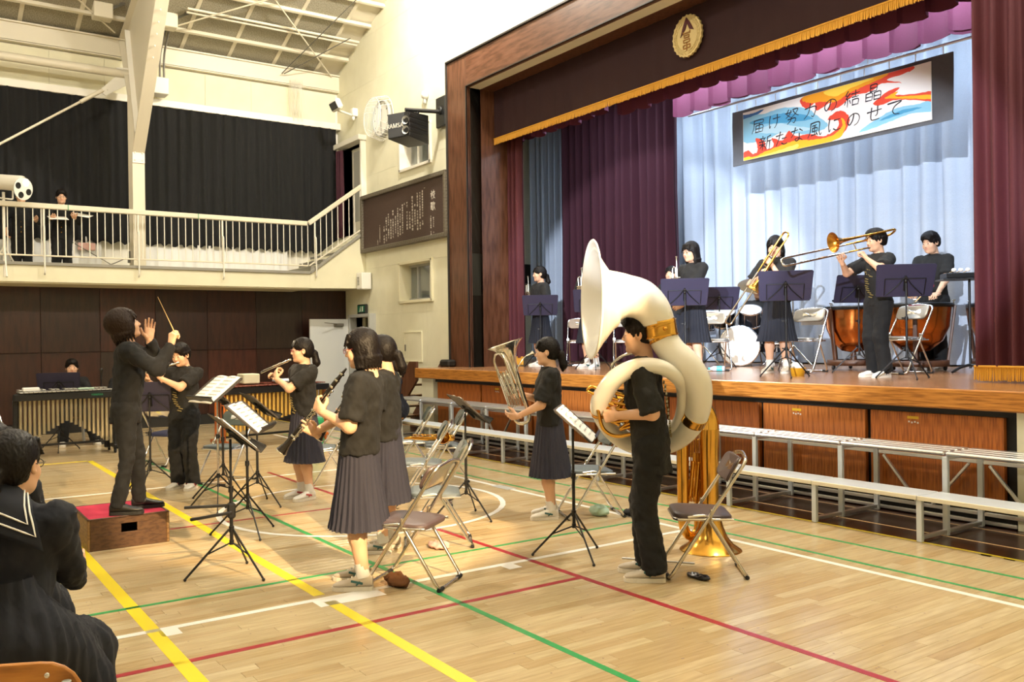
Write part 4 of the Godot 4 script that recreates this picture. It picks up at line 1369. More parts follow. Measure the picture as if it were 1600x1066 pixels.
func sheet(label: String, stand: Node3D, tilt: float, h: float, w := 0.42, hh := 0.3, dy := 0.0, group := "") -> void:
	var nz := V(0, sin(tilt), cos(tilt))
	var bs := Basis(V(1, 0, 0), V(0, cos(tilt), -sin(tilt)), nz)
	var tf := Transform3D(bs, V(0, h, 0) + nz * 0.034)
	var m := Mb.new()
	for s in [-1, 1]:
		var pts := PackedVector3Array()
		for j in 2:
			for i in 6:
				var u := i / 5.0
				pts.append(tf * V(s * u * w / 2, (j - 0.5) * hh + dy - 0.01, 0.002 + 0.014 * sin(u * PI) * (0.6 + 0.4 * j)))
		if s < 0:
			var rev := PackedVector3Array()
			for j in 2:
				for i in 6: rev.append(pts[j * 6 + 5 - i])
			pts = rev
		m.grid(pts, 6, 2)
	m.box(tf * V(0, dy - 0.01, 0.0), V(w, hh, 0.003), 0.0, bs)
	var o := thing("sheet_music", label, "sheet music", stand.position, stand.rotation.y, group)
	obj("pages", m, "paper", o)
	var st := Mb.new()
	for col_ in [-1, 1]:
		for r in 7:
			for l in 5:
				st.box(tf * V(col_ * w * 0.25, hh * 0.42 - r * hh * 0.13 - l * 0.003 + dy, 0.0165), V(w * 0.38, 0.0006, 0.0004), 0.0, bs)
			for k in 9: st.box(tf * V(col_ * w * 0.25 + (k - 4) * w * 0.042, hh * 0.42 - r * hh * 0.13 - 0.006 + dy + 0.004 * sin(k * 2.3 + r), 0.0166), V(0.005, 0.006, 0.0005), 0.0, bs)
	obj("notation", st, "black_plastic", o).set_meta("kind", "stuff")

func build_stands() -> void:
	var d := PI / 180.0
	var low := make_stand("black music stand nearest the viewer, with flat folding arms on its pole", "desk_brown", 48 * d, 0.90)
	low.position = V(-5.72, 0, -1.76); low.rotation.y = 172 * d
	var m := Mb.new()
	m.bar(V(0.02, 0.45, 0), V(0.06, 0.455, -0.28), 0.02, 0.018, 0.003)
	m.bar(V(-0.02, 0.41, 0.0), V(-0.08, 0.4, -0.26), 0.02, 0.018, 0.003)
	m.box(V(0, 0.42, 0), V(0.05, 0.1, 0.05), 0.01)
	var arm := obj("folding_arm", m, "stand_black", low)
	var s := dup(low, V(-6.86, 0, -2.24), 148 * d, "black music stand holding a bright white score beside the near brown stand")
	s.get_node("folding_arm").free()
	sheet("white open score tilted on the stand left of the flute girl, facing the viewer", s, 48 * d, 0.90, 0.42, 0.31)
	sheet("white score edge showing above the nearest dark music stand", low, 48 * d, 0.90, 0.4, 0.28, 0.0)
	var p := dup(s, V(-8.04, 0, -2.72), 173 * d, "black music stand seen nearly edge-on in front of the gold-piped marimba")
	p = dup(s, V(-8.75, 0, -2.62), 176 * d, "black music stand between the conductor's score and the bright white score")
	p = dup(s, V(-6.33, 0, -3.92), 161 * d, "black music stand right of the green-backed chairs, lavender in the light")
	sheet("white score seen edge-on upon the lavender-lit stand in front of the benches", p, 48 * d, 0.90, 0.4, 0.3)
	p = dup(s, V(-4.74, 0, -3.8), 136 * d, "slim black music stand between the euphonium and the sousaphone players")
	sheet("white score edge gleaming on the stand in front of the sousaphone boy", p, 48 * d, 0.90, 0.42, 0.32)
	var con := make_stand("conductor's music stand bearing an open full score, on a silver pole", "desk_brown", 52 * d, 1.06)
	con.position = V(-8.1, 0, -2.38); con.rotation.y = 10 * d
	con.get_node("pole").material_override = M["chrome"]
	sheet("thick open full score with dense grey staves on the conductor's stand", con, 52 * d, 1.06, 0.44, 0.36)
	var up := make_stand("dark music stand half hidden behind the conductor, in front of the flute boy", "desk", 22 * d, 0.95)
	up.position = V(-9.55, 0, -2.12); up.rotation.y = -120 * d
	dup(up, V(-13.95, 0, -1.88), -102 * d, "dark music stand in front of the vibraphone")
	var st := [[-10.95, -8.17, -127, "violet-black music stand before the leftmost trumpet girl on stage"], [-9.4, -7.93, -127, "violet-black music stand immediately left of the big white bell"], [-7.25, -7.5, -130, "violet-black music stand directly behind the white sousaphone, before the trumpet girl with glasses"], [-8.3, -9.25, -127, "violet-black music stand in front of the drum kit's cymbal"], [-5.93, -7.62, -135, "violet-black music stand hiding the sax-side trombone girl's waist"], [-6.0, -9.0, -115, "violet-black music stand beside the left timpani, angled away"], [-4.85, -8.05, -133, "largest looking violet-black music stand, in front of the trombone boy at the right"]]
	for q in st:
		p = dup(up, V(q[0], 1.06, q[1]), q[2] * d, q[3])
	# mallet tray
	var o := thing("mallet_tray", "flat mallet tray on a stand beside the right main curtain", "stand", V(-5.1, 1.06, -9.7), 0.75)
	m = Mb.new()
	m.box(V(0, 1.03, 0), V(0.62, 0.012, 0.36), 0.004)
	m.box(V(0, 1.07, -0.02), V(0.52, 0.06, 0.3), 0.008)
	obj("tray", m, "stand_black", o)
	m = Mb.new()
	m.rod(V(0, 0.05, 0), V(0, 1.03, 0), 0.014)
	m.rod(V(0, 0.5, 0), V(0, 1.02, 0), 0.01)
	obj("pole", m, "stand_black", o)
	for k in 3:
		m = Mb.new()
		var a := TAU * k / 3 + 0.3
		m.tube(bend([V(0, 0.09, 0), V(cos(a) * 0.2, 0.06, sin(a) * 0.2), V(cos(a) * 0.33, 0.015, sin(a) * 0.33)], 0.1), 0.014)
		obj("leg", m, "stand_black", o)
	for k in 5:
		m = Mb.new()
		var x := -0.2 + 0.07 * k + (0.06 if k > 2 else 0.0)
		m.rod(V(x, 1.115, 0.16), V(x + 0.03, 1.115, -0.12), 0.005, -1.0, 6)
		var mal := thing("mallet", "white felt mallet on the tray by the right curtain, " + ["first", "second", "third", "fourth", "fifth"][k] + " from the left", "mallet", o.position, o.rotation.y)
		obj("handle", m, "stick_wood", mal)
		m = Mb.new()
		m.ball(V(x, 1.125, 0.17), V(0.026, 0.022, 0.022), 10, 7)
		obj("head", m, "mallet_white", mal)

func build_benches() -> void:
	var num := ["first", "second", "third", "fourth", "fifth", "sixth", "seventh", "eighth", "ninth", "tenth", "eleventh", "twelfth"]
	var step := 0.888
	for k in 12:
		var x := -2.66 - step * k
		var o := thing("bench_trestle", "aluminium trestle of the tiered bench before the stage, %s from the right" % num[k], "trestle", V(x, 0, -6.0), 0.0)
		for q in [[-0.03, 0.315], [-0.38, 0.585], [-0.88, 0.585]]:
			var m := Mb.new()
			m.box(V(0, q[1] / 2, q[0]), V(0.042, q[1], 0.035), 0.004)
			obj("leg", m, "alu_board", o)
		var b := Mb.new()
		b.box(V(0.0, 0.03, -0.455), V(0.03, 0.03, 0.86), 0.004)
		obj("foot_rail", b, "alu", o)
		b = Mb.new()
		b.box(V(0.0, 0.305, -0.18), V(0.03, 0.03, 0.3), 0.004)
		b.box(V(0.0, 0.575, -0.63), V(0.03, 0.03, 0.5), 0.004)
		obj("bearer", b, "alu", o)
		if k < 11:
			b = Mb.new()
			b.box(V(-step / 2, 0.5, -0.88), V(step - 0.05, 0.03, 0.02), 0.003)
			b.box(V(-step / 2, 0.1, -0.88), V(step - 0.05, 0.03, 0.02), 0.003)
			obj("cross_rail", b, "alu", o)
			if k in [0, 1, 5, 8]:
				b = Mb.new()
				b.bar(V(-0.08, 0.48, -0.86), V(-0.38, 0.12, -0.86), 0.02, 0.03, 0.003, V(0, 0, 1))
				b.bar(V(-step + 0.08, 0.48, -0.86), V(-step + 0.38, 0.12, -0.86), 0.02, 0.03, 0.003, V(0, 0, 1))
				obj("diagonal_brace", b, "alu", o)
		if k < 11:
			var t := thing("bench_board", "pale lower step board of the tiered bench, %s from the right" % num[k], "bench board", V(x - step / 2, 0.335, -6.14), 0.0)
			b = Mb.new()
			b.box(V(0, -0.012, 0), V(step - 0.006, 0.024, 0.29), 0.004)
			obj("board", b, "alu_board", t)
			b = Mb.new()
			b.box(V(0, -0.014, 0.148), V(step - 0.006, 0.032, 0.012), 0.003)
			obj("edge_trim", b, "steel_cream", t)
			t = thing("bench_board", "ribbed aluminium upper board of the tiered bench, %s from the right" % num[k], "bench board", V(x - step / 2, 0.62, -6.57), 0.0)
			for q in 4:
				b = Mb.new()
				b.box(V(0, -0.014, 0.165 - 0.1 * q), V(step - 0.006, 0.03, 0.092), 0.012)
				obj("rib", b, "alu", t)
	# steps up to the stage, seen only as their dark stringers
	var o := thing("stage_steps", "dark brown wooden steps climbing to the left end of the stage", "steps", V(-12.75, 0, -7.15), 0.0)
	for z in [0.3, -0.3]:
		var m := Mb.new()
		m.poly(PackedVector2Array([Vector2(0.25, 1.16), Vector2(0.02, 1.16), Vector2(-1.1, 0.12), Vector2(-1.1, 0.0), Vector2(-0.75, 0.0), Vector2(0.25, 0.86)]), 0.04, Transform3D(Basis(), V(0, 0, z)))
		obj("stringer", m, "frame_brown", o)
	for k in 5:
		var m := Mb.new()
		m.box(V(-0.82 + 0.22 * k, 0.2 + 0.19 * k, 0), V(0.24, 0.03, 0.56), 0.006)
		obj("tread", m, "stage_floor", o)

func build_podium() -> void:
	var o := thing("podium", "low conductor's podium of dark wood with red carpet on top", "podium", V(-7.33, 0, -1.4), 0.0)
	var m := Mb.new()
	var w := 0.66
	var dd := 0.57
	for s in [-1, 1]:
		m = Mb.new()
		m.box(V(0, 0.115, s * (dd / 2 - 0.01)), V(w, 0.23, 0.02), 0.004)
		obj("end_board", m, "podium_end", o)
	for s in [-1, 1]:
		m = Mb.new()
		var x: float = s * (w / 2 - 0.01)
		for q in [[0.0, 0.0575 + 0.0, dd - 0.04, 0.115], [0.0, 0.205, dd - 0.04, 0.05], [-0.16, 0.1475, 0.21, 0.066], [0.16, 0.1475, 0.21, 0.066]]:
			m.box(V(x, q[1], q[0]), V(0.02, q[3], q[2]), 0.002)
		obj("side_board", m, "podium_side", o)
	m = Mb.new()
	m.box(V(0, 0.21, 0), V(w - 0.04, 0.018, dd - 0.04), 0.0)
	obj("top_board", m, "podium_side", o)
	m = Mb.new()
	m.box(V(0, 0.226, 0), V(w - 0.03, 0.014, dd - 0.03), 0.003)
	obj("carpet", m, "red_carpet", o)
	m = Mb.new()
	for s in [-1, 1]:
		m.box(V(s * (w / 2 - 0.009), 0.228, 0), V(0.018, 0.014, dd), 0.004)
		m.box(V(0, 0.228, s * (dd / 2 - 0.009)), V(w, 0.014, 0.018), 0.004)
	obj("edge_trim", m, "podium_side", o)

func build_fixtures() -> void:
	# clock in a wire cage
	var o := thing("wall_clock", "round white wall clock behind a wire guard, high beside the stage", "clock", V(-14.92, 5.66, -7.54))
	var m := Mb.new()
	var fr := Basis(V(1, 0, 0), V(0, 0, 1), V(0, -1, 0))
	m.lathe([Vector2(0.3, 0.0), Vector2(0.34, 0.0), Vector2(0.345, 0.05), Vector2(0.33, 0.075), Vector2(0.31, 0.07), Vector2(0.305, 0.055)], Transform3D(Basis(V(1, 0, 0), V(0, 0, 1), V(0, -1, 0))), 36)
	obj("case", m, "grey_paint", o)
	m = Mb.new()
	m.lathe([Vector2(0.31, 0.05), Vector2(0.001, 0.052)], Transform3D(fr), 36)
	obj("dial", m, "white_paint", o)
	m = Mb.new()
	for k in 12:
		var a := TAU * k / 12
		m.bar(V(sin(a) * 0.25, cos(a) * 0.25, 0.055), V(sin(a) * 0.285, cos(a) * 0.285, 0.055), 0.014, 0.004, 0.001, V(0, 0, 1))
	obj("hour_marks", m, "black_plastic", o)
	m = Mb.new()
	m.bar(V(0, 0, 0.062), V(0.03, 0.17, 0.062), 0.016, 0.004, 0.001, V(0, 0, 1))
	obj("hour_hand", m, "black_plastic", o)
	m = Mb.new()
	m.bar(V(0, 0, 0.066), V(0.02, -0.25, 0.066), 0.011, 0.004, 0.001, V(0, 0, 1))
	obj("minute_hand", m, "black_plastic", o)
	m = Mb.new()
	for z in [0.02, 0.24]:
		var ring := PackedVector3Array()
		var r := 0.42 if z < 0.1 else 0.36
		for k in 32: ring.append(V(cos(TAU * k / 32) * r, sin(TAU * k / 32) * r, z))
		m.tube(ring, 0.0055, 6, true)
	for k in 12:
		var x := -0.33 + 0.06 * k
		var y := sqrt(maxf(0.0, 0.36 * 0.36 - x * x))
		m.tube(bend([V(x * 1.1, -y - 0.05, 0.02), V(x, -y, 0.24), V(x, y, 0.24), V(x * 1.1, y + 0.05, 0.02)], 0.04), 0.0042, 5)
	obj("wire_guard", m, "white_paint", o)
	# loudspeaker on its bracket
	o = thing("loudspeaker", "black horn loudspeaker on a wall bracket at the corner of the stage frame", "loudspeaker", V(-12.92, 5.0, -6.98), 0.42)
	m = Mb.new()
	m.poly(PackedVector2Array([Vector2(-0.27, 0.2), Vector2(-0.27, -0.2), Vector2(0.27, -0.24), Vector2(0.27, 0.24)]), 0.42, Transform3D(Basis(V(0, 0, -1), V(0, 1, 0), V(1, 0, 0)), Vector3.ZERO))
	obj("cabinet", m, "black_plastic", o)
	m = Mb.new()
	m.box(V(-0.04, 0, 0.275), V(0.33, 0.38, 0.014), 0.004)
	obj("grille", m, "grey_mesh", o)
	m = Mb.new()
	for s in [-1, 1]:
		for q in 5: m.box(V(s * 0.205, -0.16 + 0.08 * q, 0.0), V(0.02, 0.05, 0.5), 0.006)
	obj("ribs", m, "black_plastic", o)
	m = Mb.new()
	for y in [-0.1, 0.06]:
		m.lathe([Vector2(0.02, -0.04), Vector2(0.045, 0.0), Vector2(0.065, 0.02), Vector2(0.07, 0.03)], Transform3D(fr, V(0.165, y, 0.27)), 16)
	obj("horn", m, "grey_paint", o)
	var tx := TextMesh.new()
	tx.text = "RAMSA"
	tx.font_size = 24
	tx.pixel_size = 0.0042
	tx.depth = 0.004
	obj("lettering", tx, "letter_white", o, V(-0.06, 0.0, 0.285))
	o = thing("speaker_bracket", "black wall plate and arm holding the horn loudspeaker", "bracket", V(-12.72, 5.3, -7.5))
	m = Mb.new()
	m.box(V(0, 0, 0), V(0.3, 0.5, 0.06), 0.012)
	m.ball(V(0.0, 0.02, 0.04), V(0.07, 0.07, 0.03), 12, 7)
	obj("plate", m, "black_plastic", o)
	m = Mb.new()
	m.rod(V(0.0, 0.0, 0.03), V(-0.12, -0.02, 0.62), 0.035)
	m.rod(V(-0.08, -0.02, 0.4), V(-0.1, -0.12, 0.45), 0.03)
	obj("arm", m, "black_plastic", o)
	# flood lamp and sensor
	o = thing("flood_lamp", "small grey floodlight on an arm near the balcony corner", "lamp", V(-15.86, 6.05, -7.0), 0.0)
	var tilt := Basis(V(0, 1, 0), 0.1) * Basis(V(1, 0, 0), 0.45) * Basis(V(0, 0, 1), 0.08)
	m = Mb.new()
	m.box(V(0, 0, 0), V(0.32, 0.2, 0.12), 0.03, tilt)
	obj("housing", m, "white_paint", o)
	m = Mb.new()
	m.box(tilt * V(0, 0, 0.058), V(0.26, 0.14, 0.01), 0.003, tilt)
	obj("lens", m, "grey_mesh", o)
	m = Mb.new()
	m.rod(V(-0.02, -0.09, -0.05), V(-0.24, -0.08, -0.42), 0.024)
	m.box(V(-0.26, -0.02, -0.5), V(0.12, 0.16, 0.12), 0.015)
	m.ball(V(-0.26, -0.13, -0.48), V(0.035, 0.045, 0.035), 10, 7)
	obj("arm", m, "white_paint", o)
	o = thing("wall_bell", "small white dome bell on the wall left of the loudspeaker", "bell", V(-13.3, 5.72, -7.54))
	m = Mb.new()
	m.lathe([Vector2(0.07, 0.0), Vector2(0.08, 0.03), Vector2(0.06, 0.07), Vector2(0.02, 0.085), Vector2(0.001, 0.086)], Transform3D(fr), 16)
	obj("dome", m, "white_paint", o)
	m = Mb.new()
	m.box(V(0, -0.1, 0.03), V(0.05, 0.1, 0.05), 0.01)
	obj("bracket", m, "grey_paint", o)
	# wall boxes, hatch, switches, notices
	o = thing("intercom_box", "white loudspeaker box on the corner under the balcony end", "box", V(-15.62, 2.66, -7.42))
	m = Mb.new()
	m.box(Vector3.ZERO, V(0.24, 0.32, 0.2), 0.012)
	obj("case", m, "white_paint", o)
	m = Mb.new()
	for q in 6: m.box(V(-0.04, 0.07 - 0.028 * q, 0.101), V(0.09, 0.012, 0.006), 0.002)
	obj("slots", m, "black_plastic", o)
	o = thing("wall_hatch", "cream wall hatch with a small latch left of the stage", "hatch", V(-13.9, 1.39, -7.54))
	m = Mb.new()
	for q in [[0, 0.26, 0.66, 0.03], [0, -0.26, 0.66, 0.03], [-0.32, 0, 0.03, 0.52], [0.32, 0, 0.03, 0.52]]: m.box(V(q[0], q[1], 0), V(q[2], q[3], 0.03), 0.004)
	obj("frame", m, "cream_side", o)
	m = Mb.new()
	m.box(V(0, 0, -0.002), V(0.6, 0.49, 0.014), 0.003)
	obj("leaf", m, "cream", o)
	m = Mb.new()
	m.box(V(-0.27, -0.02, 0.014), V(0.025, 0.12, 0.02), 0.004)
	obj("latch", m, "conduit", o)
	for q in [[-14.62, "left"], [-14.86, "right"]]:
		m = Mb.new()
		m.box(V(q[0], 1.33, -7.54), V(0.07, 0.14, 0.02), 0.006)
		m.box(V(q[0], 1.33, -7.528), V(0.03, 0.03, 0.008), 0.003)
		tag(obj("light_switch", m, "steel_white"), "small switch plate right of the door, %s of two" % ("left" if q[0] < -14.7 else "right"), "switch")
	m = Mb.new()
	m.box(V(-15.15, 1.38, -7.54), V(0.2, 0.14, 0.02), 0.004)
	tag(obj("notice", m, "white_paint"), "small white notice on the wall right of the open door", "notice")
	m = Mb.new()
	m.box(V(-15.6, 4.08, -7.54), V(0.09, 0.28, 0.03), 0.01)
	for y in [4.02, 4.14]: m.box(V(-15.6, y, -7.52), V(0.05, 0.06, 0.02), 0.005)
	tag(obj("switch_plate", m, "conduit"), "small dark double switch at the head of the balcony railing", "switch")
	# coil of thin wires and the stay cable on the gable
	m = Mb.new()
	for k in 9:
		var z := -6.5 - 0.03 * k
		m.tube(smooth([V(-16.88, 6.75, z), V(-16.86, 6.3 - 0.03 * (k % 4), z - 0.02), V(-16.88, 6.02 - 0.05 * (k % 3), z + 0.02), V(-16.88, 6.7, z + 0.04)], 6), 0.004, 4)
	tag(obj("wire_bundle", m, "steel_white"), "bundle of thin pale wires hanging from the eave beam near the gable", "wire")
	m = Mb.new()
	m.rod(V(-16.85, 6.8, -6.3), V(-12.0, 8.55, -7.45), 0.01, -1.0, 5)
	m.rod(V(-16.85, 6.8, -6.35), V(-15.6, 7.3, -7.2), 0.01, -1.0, 5)
	tag(obj("stay_cable", m, "conduit"), "long thin cable stretched up across the gable wall", "cable")

# ---------- lettering and paint on the banner and the song board ----------
const GLYPH := {
	"todo": "20,15 85,15 85,35;20,35 85,35;20,15 20,60 8,95;35,50 35,92;35,50 85,50 85,92;60,40 60,92;35,70 85,70;35,92 85,92",
	"ke": "20,15 16,50 20,90 26,78;42,35 92,33;70,12 72,55 66,80 55,95",
	"do": "25,8 15,35 42,58;42,15 32,40 10,58;5,28 50,26;55,12 88,12 75,38 52,58;58,20 72,40 95,55;25,70 75,68 70,95 60,92;48,60 42,80 22,97",
	"ryoku": "15,35 85,32 80,75 72,92 60,85;48,8 45,40 35,70 12,95",
	"no": "52,25 45,60 28,82 15,65 22,38 50,20 78,28 88,52 78,78 58,90",
	"ketsu": "28,5 15,28 32,30;40,20 18,48 42,45;28,48 28,95;15,62 10,80;40,60 46,78;50,25 98,23;74,8 74,45;55,45 93,44;58,60 58,92;58,60 92,60 92,92;58,90 92,90",
	"sho": "32,8 32,44;32,8 68,8 68,44;32,26 68,26;32,44 68,44;8,54 8,94;8,54 44,54 44,94;8,74 44,74;8,94 44,94;56,54 56,94;56,54 92,54 92,94;56,74 92,74;56,94 92,94",
	"shin": "30,5 30,15;10,18 52,17;20,24 24,36;42,22 36,36;6,40 56,38;8,58 55,56;31,42 31,95;30,60 12,82;33,62 52,78;88,8 64,16;66,16 64,50 55,92;66,42 97,40;84,42 84,95",
	"ta": "10,30 60,26;38,8 30,50 12,92;55,52 85,50;52,80 70,90 92,86",
	"na": "10,28 55,24;36,8 28,40 10,65;68,22 88,36;66,48 66,80 50,92 38,82 52,74 72,80 90,92",
	"kaze": "22,12 20,60 6,95;22,12 78,10 80,60 88,90 97,80;35,28 62,24;35,42 35,62;35,42 65,42 65,62;35,62 65,62;50,28 50,82;30,84 68,80;62,72 72,88",
	"ni": "20,15 15,55 20,90 27,78;50,28 85,25;48,78 65,88 92,84",
	"se": "8,40 92,34;68,12 68,55 58,66;32,18 30,70 40,88 80,86",
	"te": "12,22 88,18 55,40 42,65 55,85 82,88",
	"kou": "5,35 45,33;26,8 26,95;25,38 8,68;28,40 44,62;72,5 72,18;50,22 97,20;62,30 50,46;82,28 95,46;88,44 70,75 48,95;58,48 75,75 97,94",
	"ka": "5,12 50,10;10,22 10,38;10,22 30,22 30,38;10,38 30,38;44,12 44,46 38,50;5,52 50,50;10,62 10,80;10,62 30,62 30,80;10,80 30,80;44,52 44,92 36,90;68,8 55,38;66,24 94,22 86,40;76,38 70,70 52,95;76,55 97,95",
	"ichi": "8,50 92,46", "futa": "22,28 78,26;8,80 92,76",
}

func dab(im: Image, p: Vector2, r: float, c: Color) -> void:
	var k := int(ceil(r))
	for dy in range(-k, k + 1):
		var w := r * r - dy * dy
		if w <= 0.0: continue
		var h := sqrt(w)
		im.fill_rect(Rect2i(int(p.x - h), int(p.y) + dy, maxi(1, int(2 * h)), 1), c)

func write(im: Image, glyph: String, at: Vector2, size: Vector2, r: float, c: Color, slant := 0.0) -> void:
	for s in GLYPH[glyph].split(";"):
		var pts: Array = []
		for q in s.split(" "):
			var e: PackedStringArray = q.split(",")
			var p := Vector2(float(e[0]), float(e[1])) / 100.0
			pts.append(V(at.x + (p.x - slant * (p.y - 0.5)) * size.x, at.y + p.y * size.y, 0))
		var path := smooth(pts, 6) if pts.size() > 2 and r > 2.5 else P3(pts)
		for i in path.size() - 1:
			var l := path[i].distance_to(path[i + 1])
			var n := maxi(1, int(l / maxf(0.7, r * 0.4)))
			for k in n + 1:
				var t := float(k) / n
				var g := (i + t) / (path.size() - 1)
				var p := path[i].lerp(path[i + 1], t)
				dab(im, Vector2(p.x, p.y), r * (1.15 - 0.5 * g), c)

func patch(im: Image, list: String, c: Color, wob := 6.0, seed_ := 1) -> void:   # a painted shape with a hand-drawn edge
	var raw: Array = []
	for q in list.split(" "):
		var e := q.split(",")
		raw.append(V(float(e[0]) * im.get_width() / 1000.0, float(e[1]) * im.get_height() / 250.0, 0))
	var p := smooth(raw, 8, true)
	noise.seed = seed_
	noise.frequency = 0.03
	var y0 := 1e9
	var y1 := -1e9
	for i in p.size():
		p[i] += V(noise.get_noise_2d(p[i].x, p[i].y), noise.get_noise_2d(p[i].y, p[i].x + 99.0), 0) * wob
		y0 = minf(y0, p[i].y); y1 = maxf(y1, p[i].y)
	for y in range(maxi(0, int(y0)), mini(im.get_height() - 1, int(y1)) + 1):
		var xs: Array = []
		for i in p.size():
			var a := p[i]
			var b := p[(i + 1) % p.size()]
			if (a.y <= y) != (b.y <= y): xs.append(a.x + (y - a.y) / (b.y - a.y) * (b.x - a.x))
		xs.sort()
		for k in range(0, xs.size() - 1, 2):
			var x0 := clampi(int(xs[k]), 0, im.get_width())
			var x1 := clampi(int(xs[k + 1]), 0, im.get_width())
			if x1 > x0: im.fill_rect(Rect2i(x0, y, x1 - x0, 1), c)

func print_mat(called: String, im: Image, rough: float) -> void:
	var m := mat(called, Color.WHITE, rough)
	m.albedo_texture = ImageTexture.create_from_image(im)

func banner_image() -> Image:
	var im := Image.create_empty(1600, 400, false, Image.FORMAT_RGB8)
	im.fill(Color("f6f5f2"))
	patch(im, "-20,20 120,30 260,30 380,60 440,110 500,170 420,190 330,175 240,150 120,170 -20,140", Color("8ecbe6"), 8, 2)
	patch(im, "40,60 200,50 330,75 420,120 300,110 160,90", Color("4fa3cf"), 8, 3)
	patch(im, "60,110 210,100 330,140 440,170 300,160 150,135", Color("bfe3f2"), 8, 4)
	patch(im, "-20,10 60,14 130,8 90,26 -20,30", Color("2f6fb5"), 5, 5)
	patch(im, "660,235 760,190 850,165 940,170 1010,165 1010,215 900,205 780,225", Color("8ecbe6"), 6, 6)
	patch(im, "760,205 860,180 960,188 880,196", Color("4fa3cf"), 6, 7)
	patch(im, "-20,255 -10,215 30,200 60,225 90,210 80,150 130,170 150,215 190,205 180,165 240,190 280,150 320,185 400,190 470,215 540,200 555,160 500,140 560,112 610,150 600,205 520,245 300,256", Color("e8503a"), 8, 8)
	patch(im, "-20,258 10,232 70,240 140,226 230,215 320,205 420,222 520,222 575,190 570,150 590,170 585,215 520,250 200,262", Color("f7b92c"), 8, 9)
	patch(im, "-20,262 90,246 220,236 330,226 300,252 100,262", Color("fbe26a"), 6, 10)
	patch(im, "350,10 470,-10 720,-12 880,-10 930,5 900,20 800,28 870,60 780,40 720,62 640,60 560,95 500,98 520,62 440,85 430,48 380,60", Color("e8503a"), 8, 11)
	patch(im, "360,6 480,-12 760,-12 800,8 700,28 620,42 540,66 470,50 400,40", Color("f2a324"), 8, 12)
	patch(im, "480,4 640,0 740,6 620,24 540,40", Color("fbd84e"), 6, 13)
	patch(im, "735,120 800,82 860,78 830,102 900,118 1010,132 1010,172 930,150 840,128 770,135", Color("e8503a"), 7, 14)
	patch(im, "790,108 850,92 840,112 920,128 1010,146 1010,164 920,142 830,120", Color("f7b92c"), 5, 15)
	var ink := Color("1c1c28")
	var a := ["todo", "ke", "do", "ryoku", "no", "ketsu", "sho"]
	var ax := [90, 190, 295, 400, 510, 620, 730]
	for i in 7: write(im, a[i], Vector2(ax[i] * 1.6 - 60, (78 - i * 3) * 1.6 - 50), Vector2(135, 125), 4.2, ink, 0.08)
	var b := ["shin", "ta", "na", "kaze", "ni", "no", "se", "te"]
	var bx := [135, 235, 325, 425, 530, 630, 735, 830]
	for i in 8: write(im, b[i], Vector2(bx[i] * 1.6 - 60, (178 - i * 3) * 1.6 - 55), Vector2(130, 125), 4.6, ink, 0.08)
	return im

func board_image() -> Image:
	var im := Image.create_empty(1536, 512, false, Image.FORMAT_RGB8)
	im.fill(Color("46362f"))
	rng.seed = 4
	for k in 2600:
		var c := Color("46362f").lerp([Color("5a4741"), Color("33261f")][k % 2], rng.randf() * 0.6)
		im.fill_rect(Rect2i(rng.randi() % 1536, rng.randi() % 512, 4 + rng.randi() % 40, 1 + rng.randi() % 2), c)
	var w := Color("cfcabf")
	write(im, "kou", Vector2(1300, 110), Vector2(76, 80), 4.6, w)
	write(im, "ka", Vector2(1300, 210), Vector2(76, 80), 4.6, w)
	var names := GLYPH.keys()
	var cols := [[1345, 330, 480, 15], [1300, 330, 490, 16], [1200, 60, 84, 20], [1160, 60, 400, 20], [1115, 70, 420, 20], [1070, 90, 420, 22], [1025, 190, 380, 20], [980, 110, 430, 24], [930, 220, 430, 22], [880, 120, 400, 24], [835, 150, 174, 20], [795, 160, 440, 19], [750, 170, 440, 19], [705, 180, 450, 19], [660, 250, 420, 20], [612, 190, 440, 22], [568, 270, 460, 20], [522, 210, 430, 20], [478, 240, 470, 22], [432, 320, 480, 24], [345, 300, 460, 14], [300, 440, 490, 11]]
	for i in cols.size():
		var q: Array = cols[i]
		var y: float = q[1]
		while y < q[2]:
			var g: String = names[rng.randi() % 16]
			if i == 2: g = "ichi"
			if i == 10: g = "futa"
			if rng.randf() > 0.1: write(im, g, Vector2(q[0] - q[3] * 0.5, y), Vector2(q[3] * 1.1, q[3]), 1.5 if q[3] < 18 else 2.1, w)
			y += q[3] * 1.22
	return im

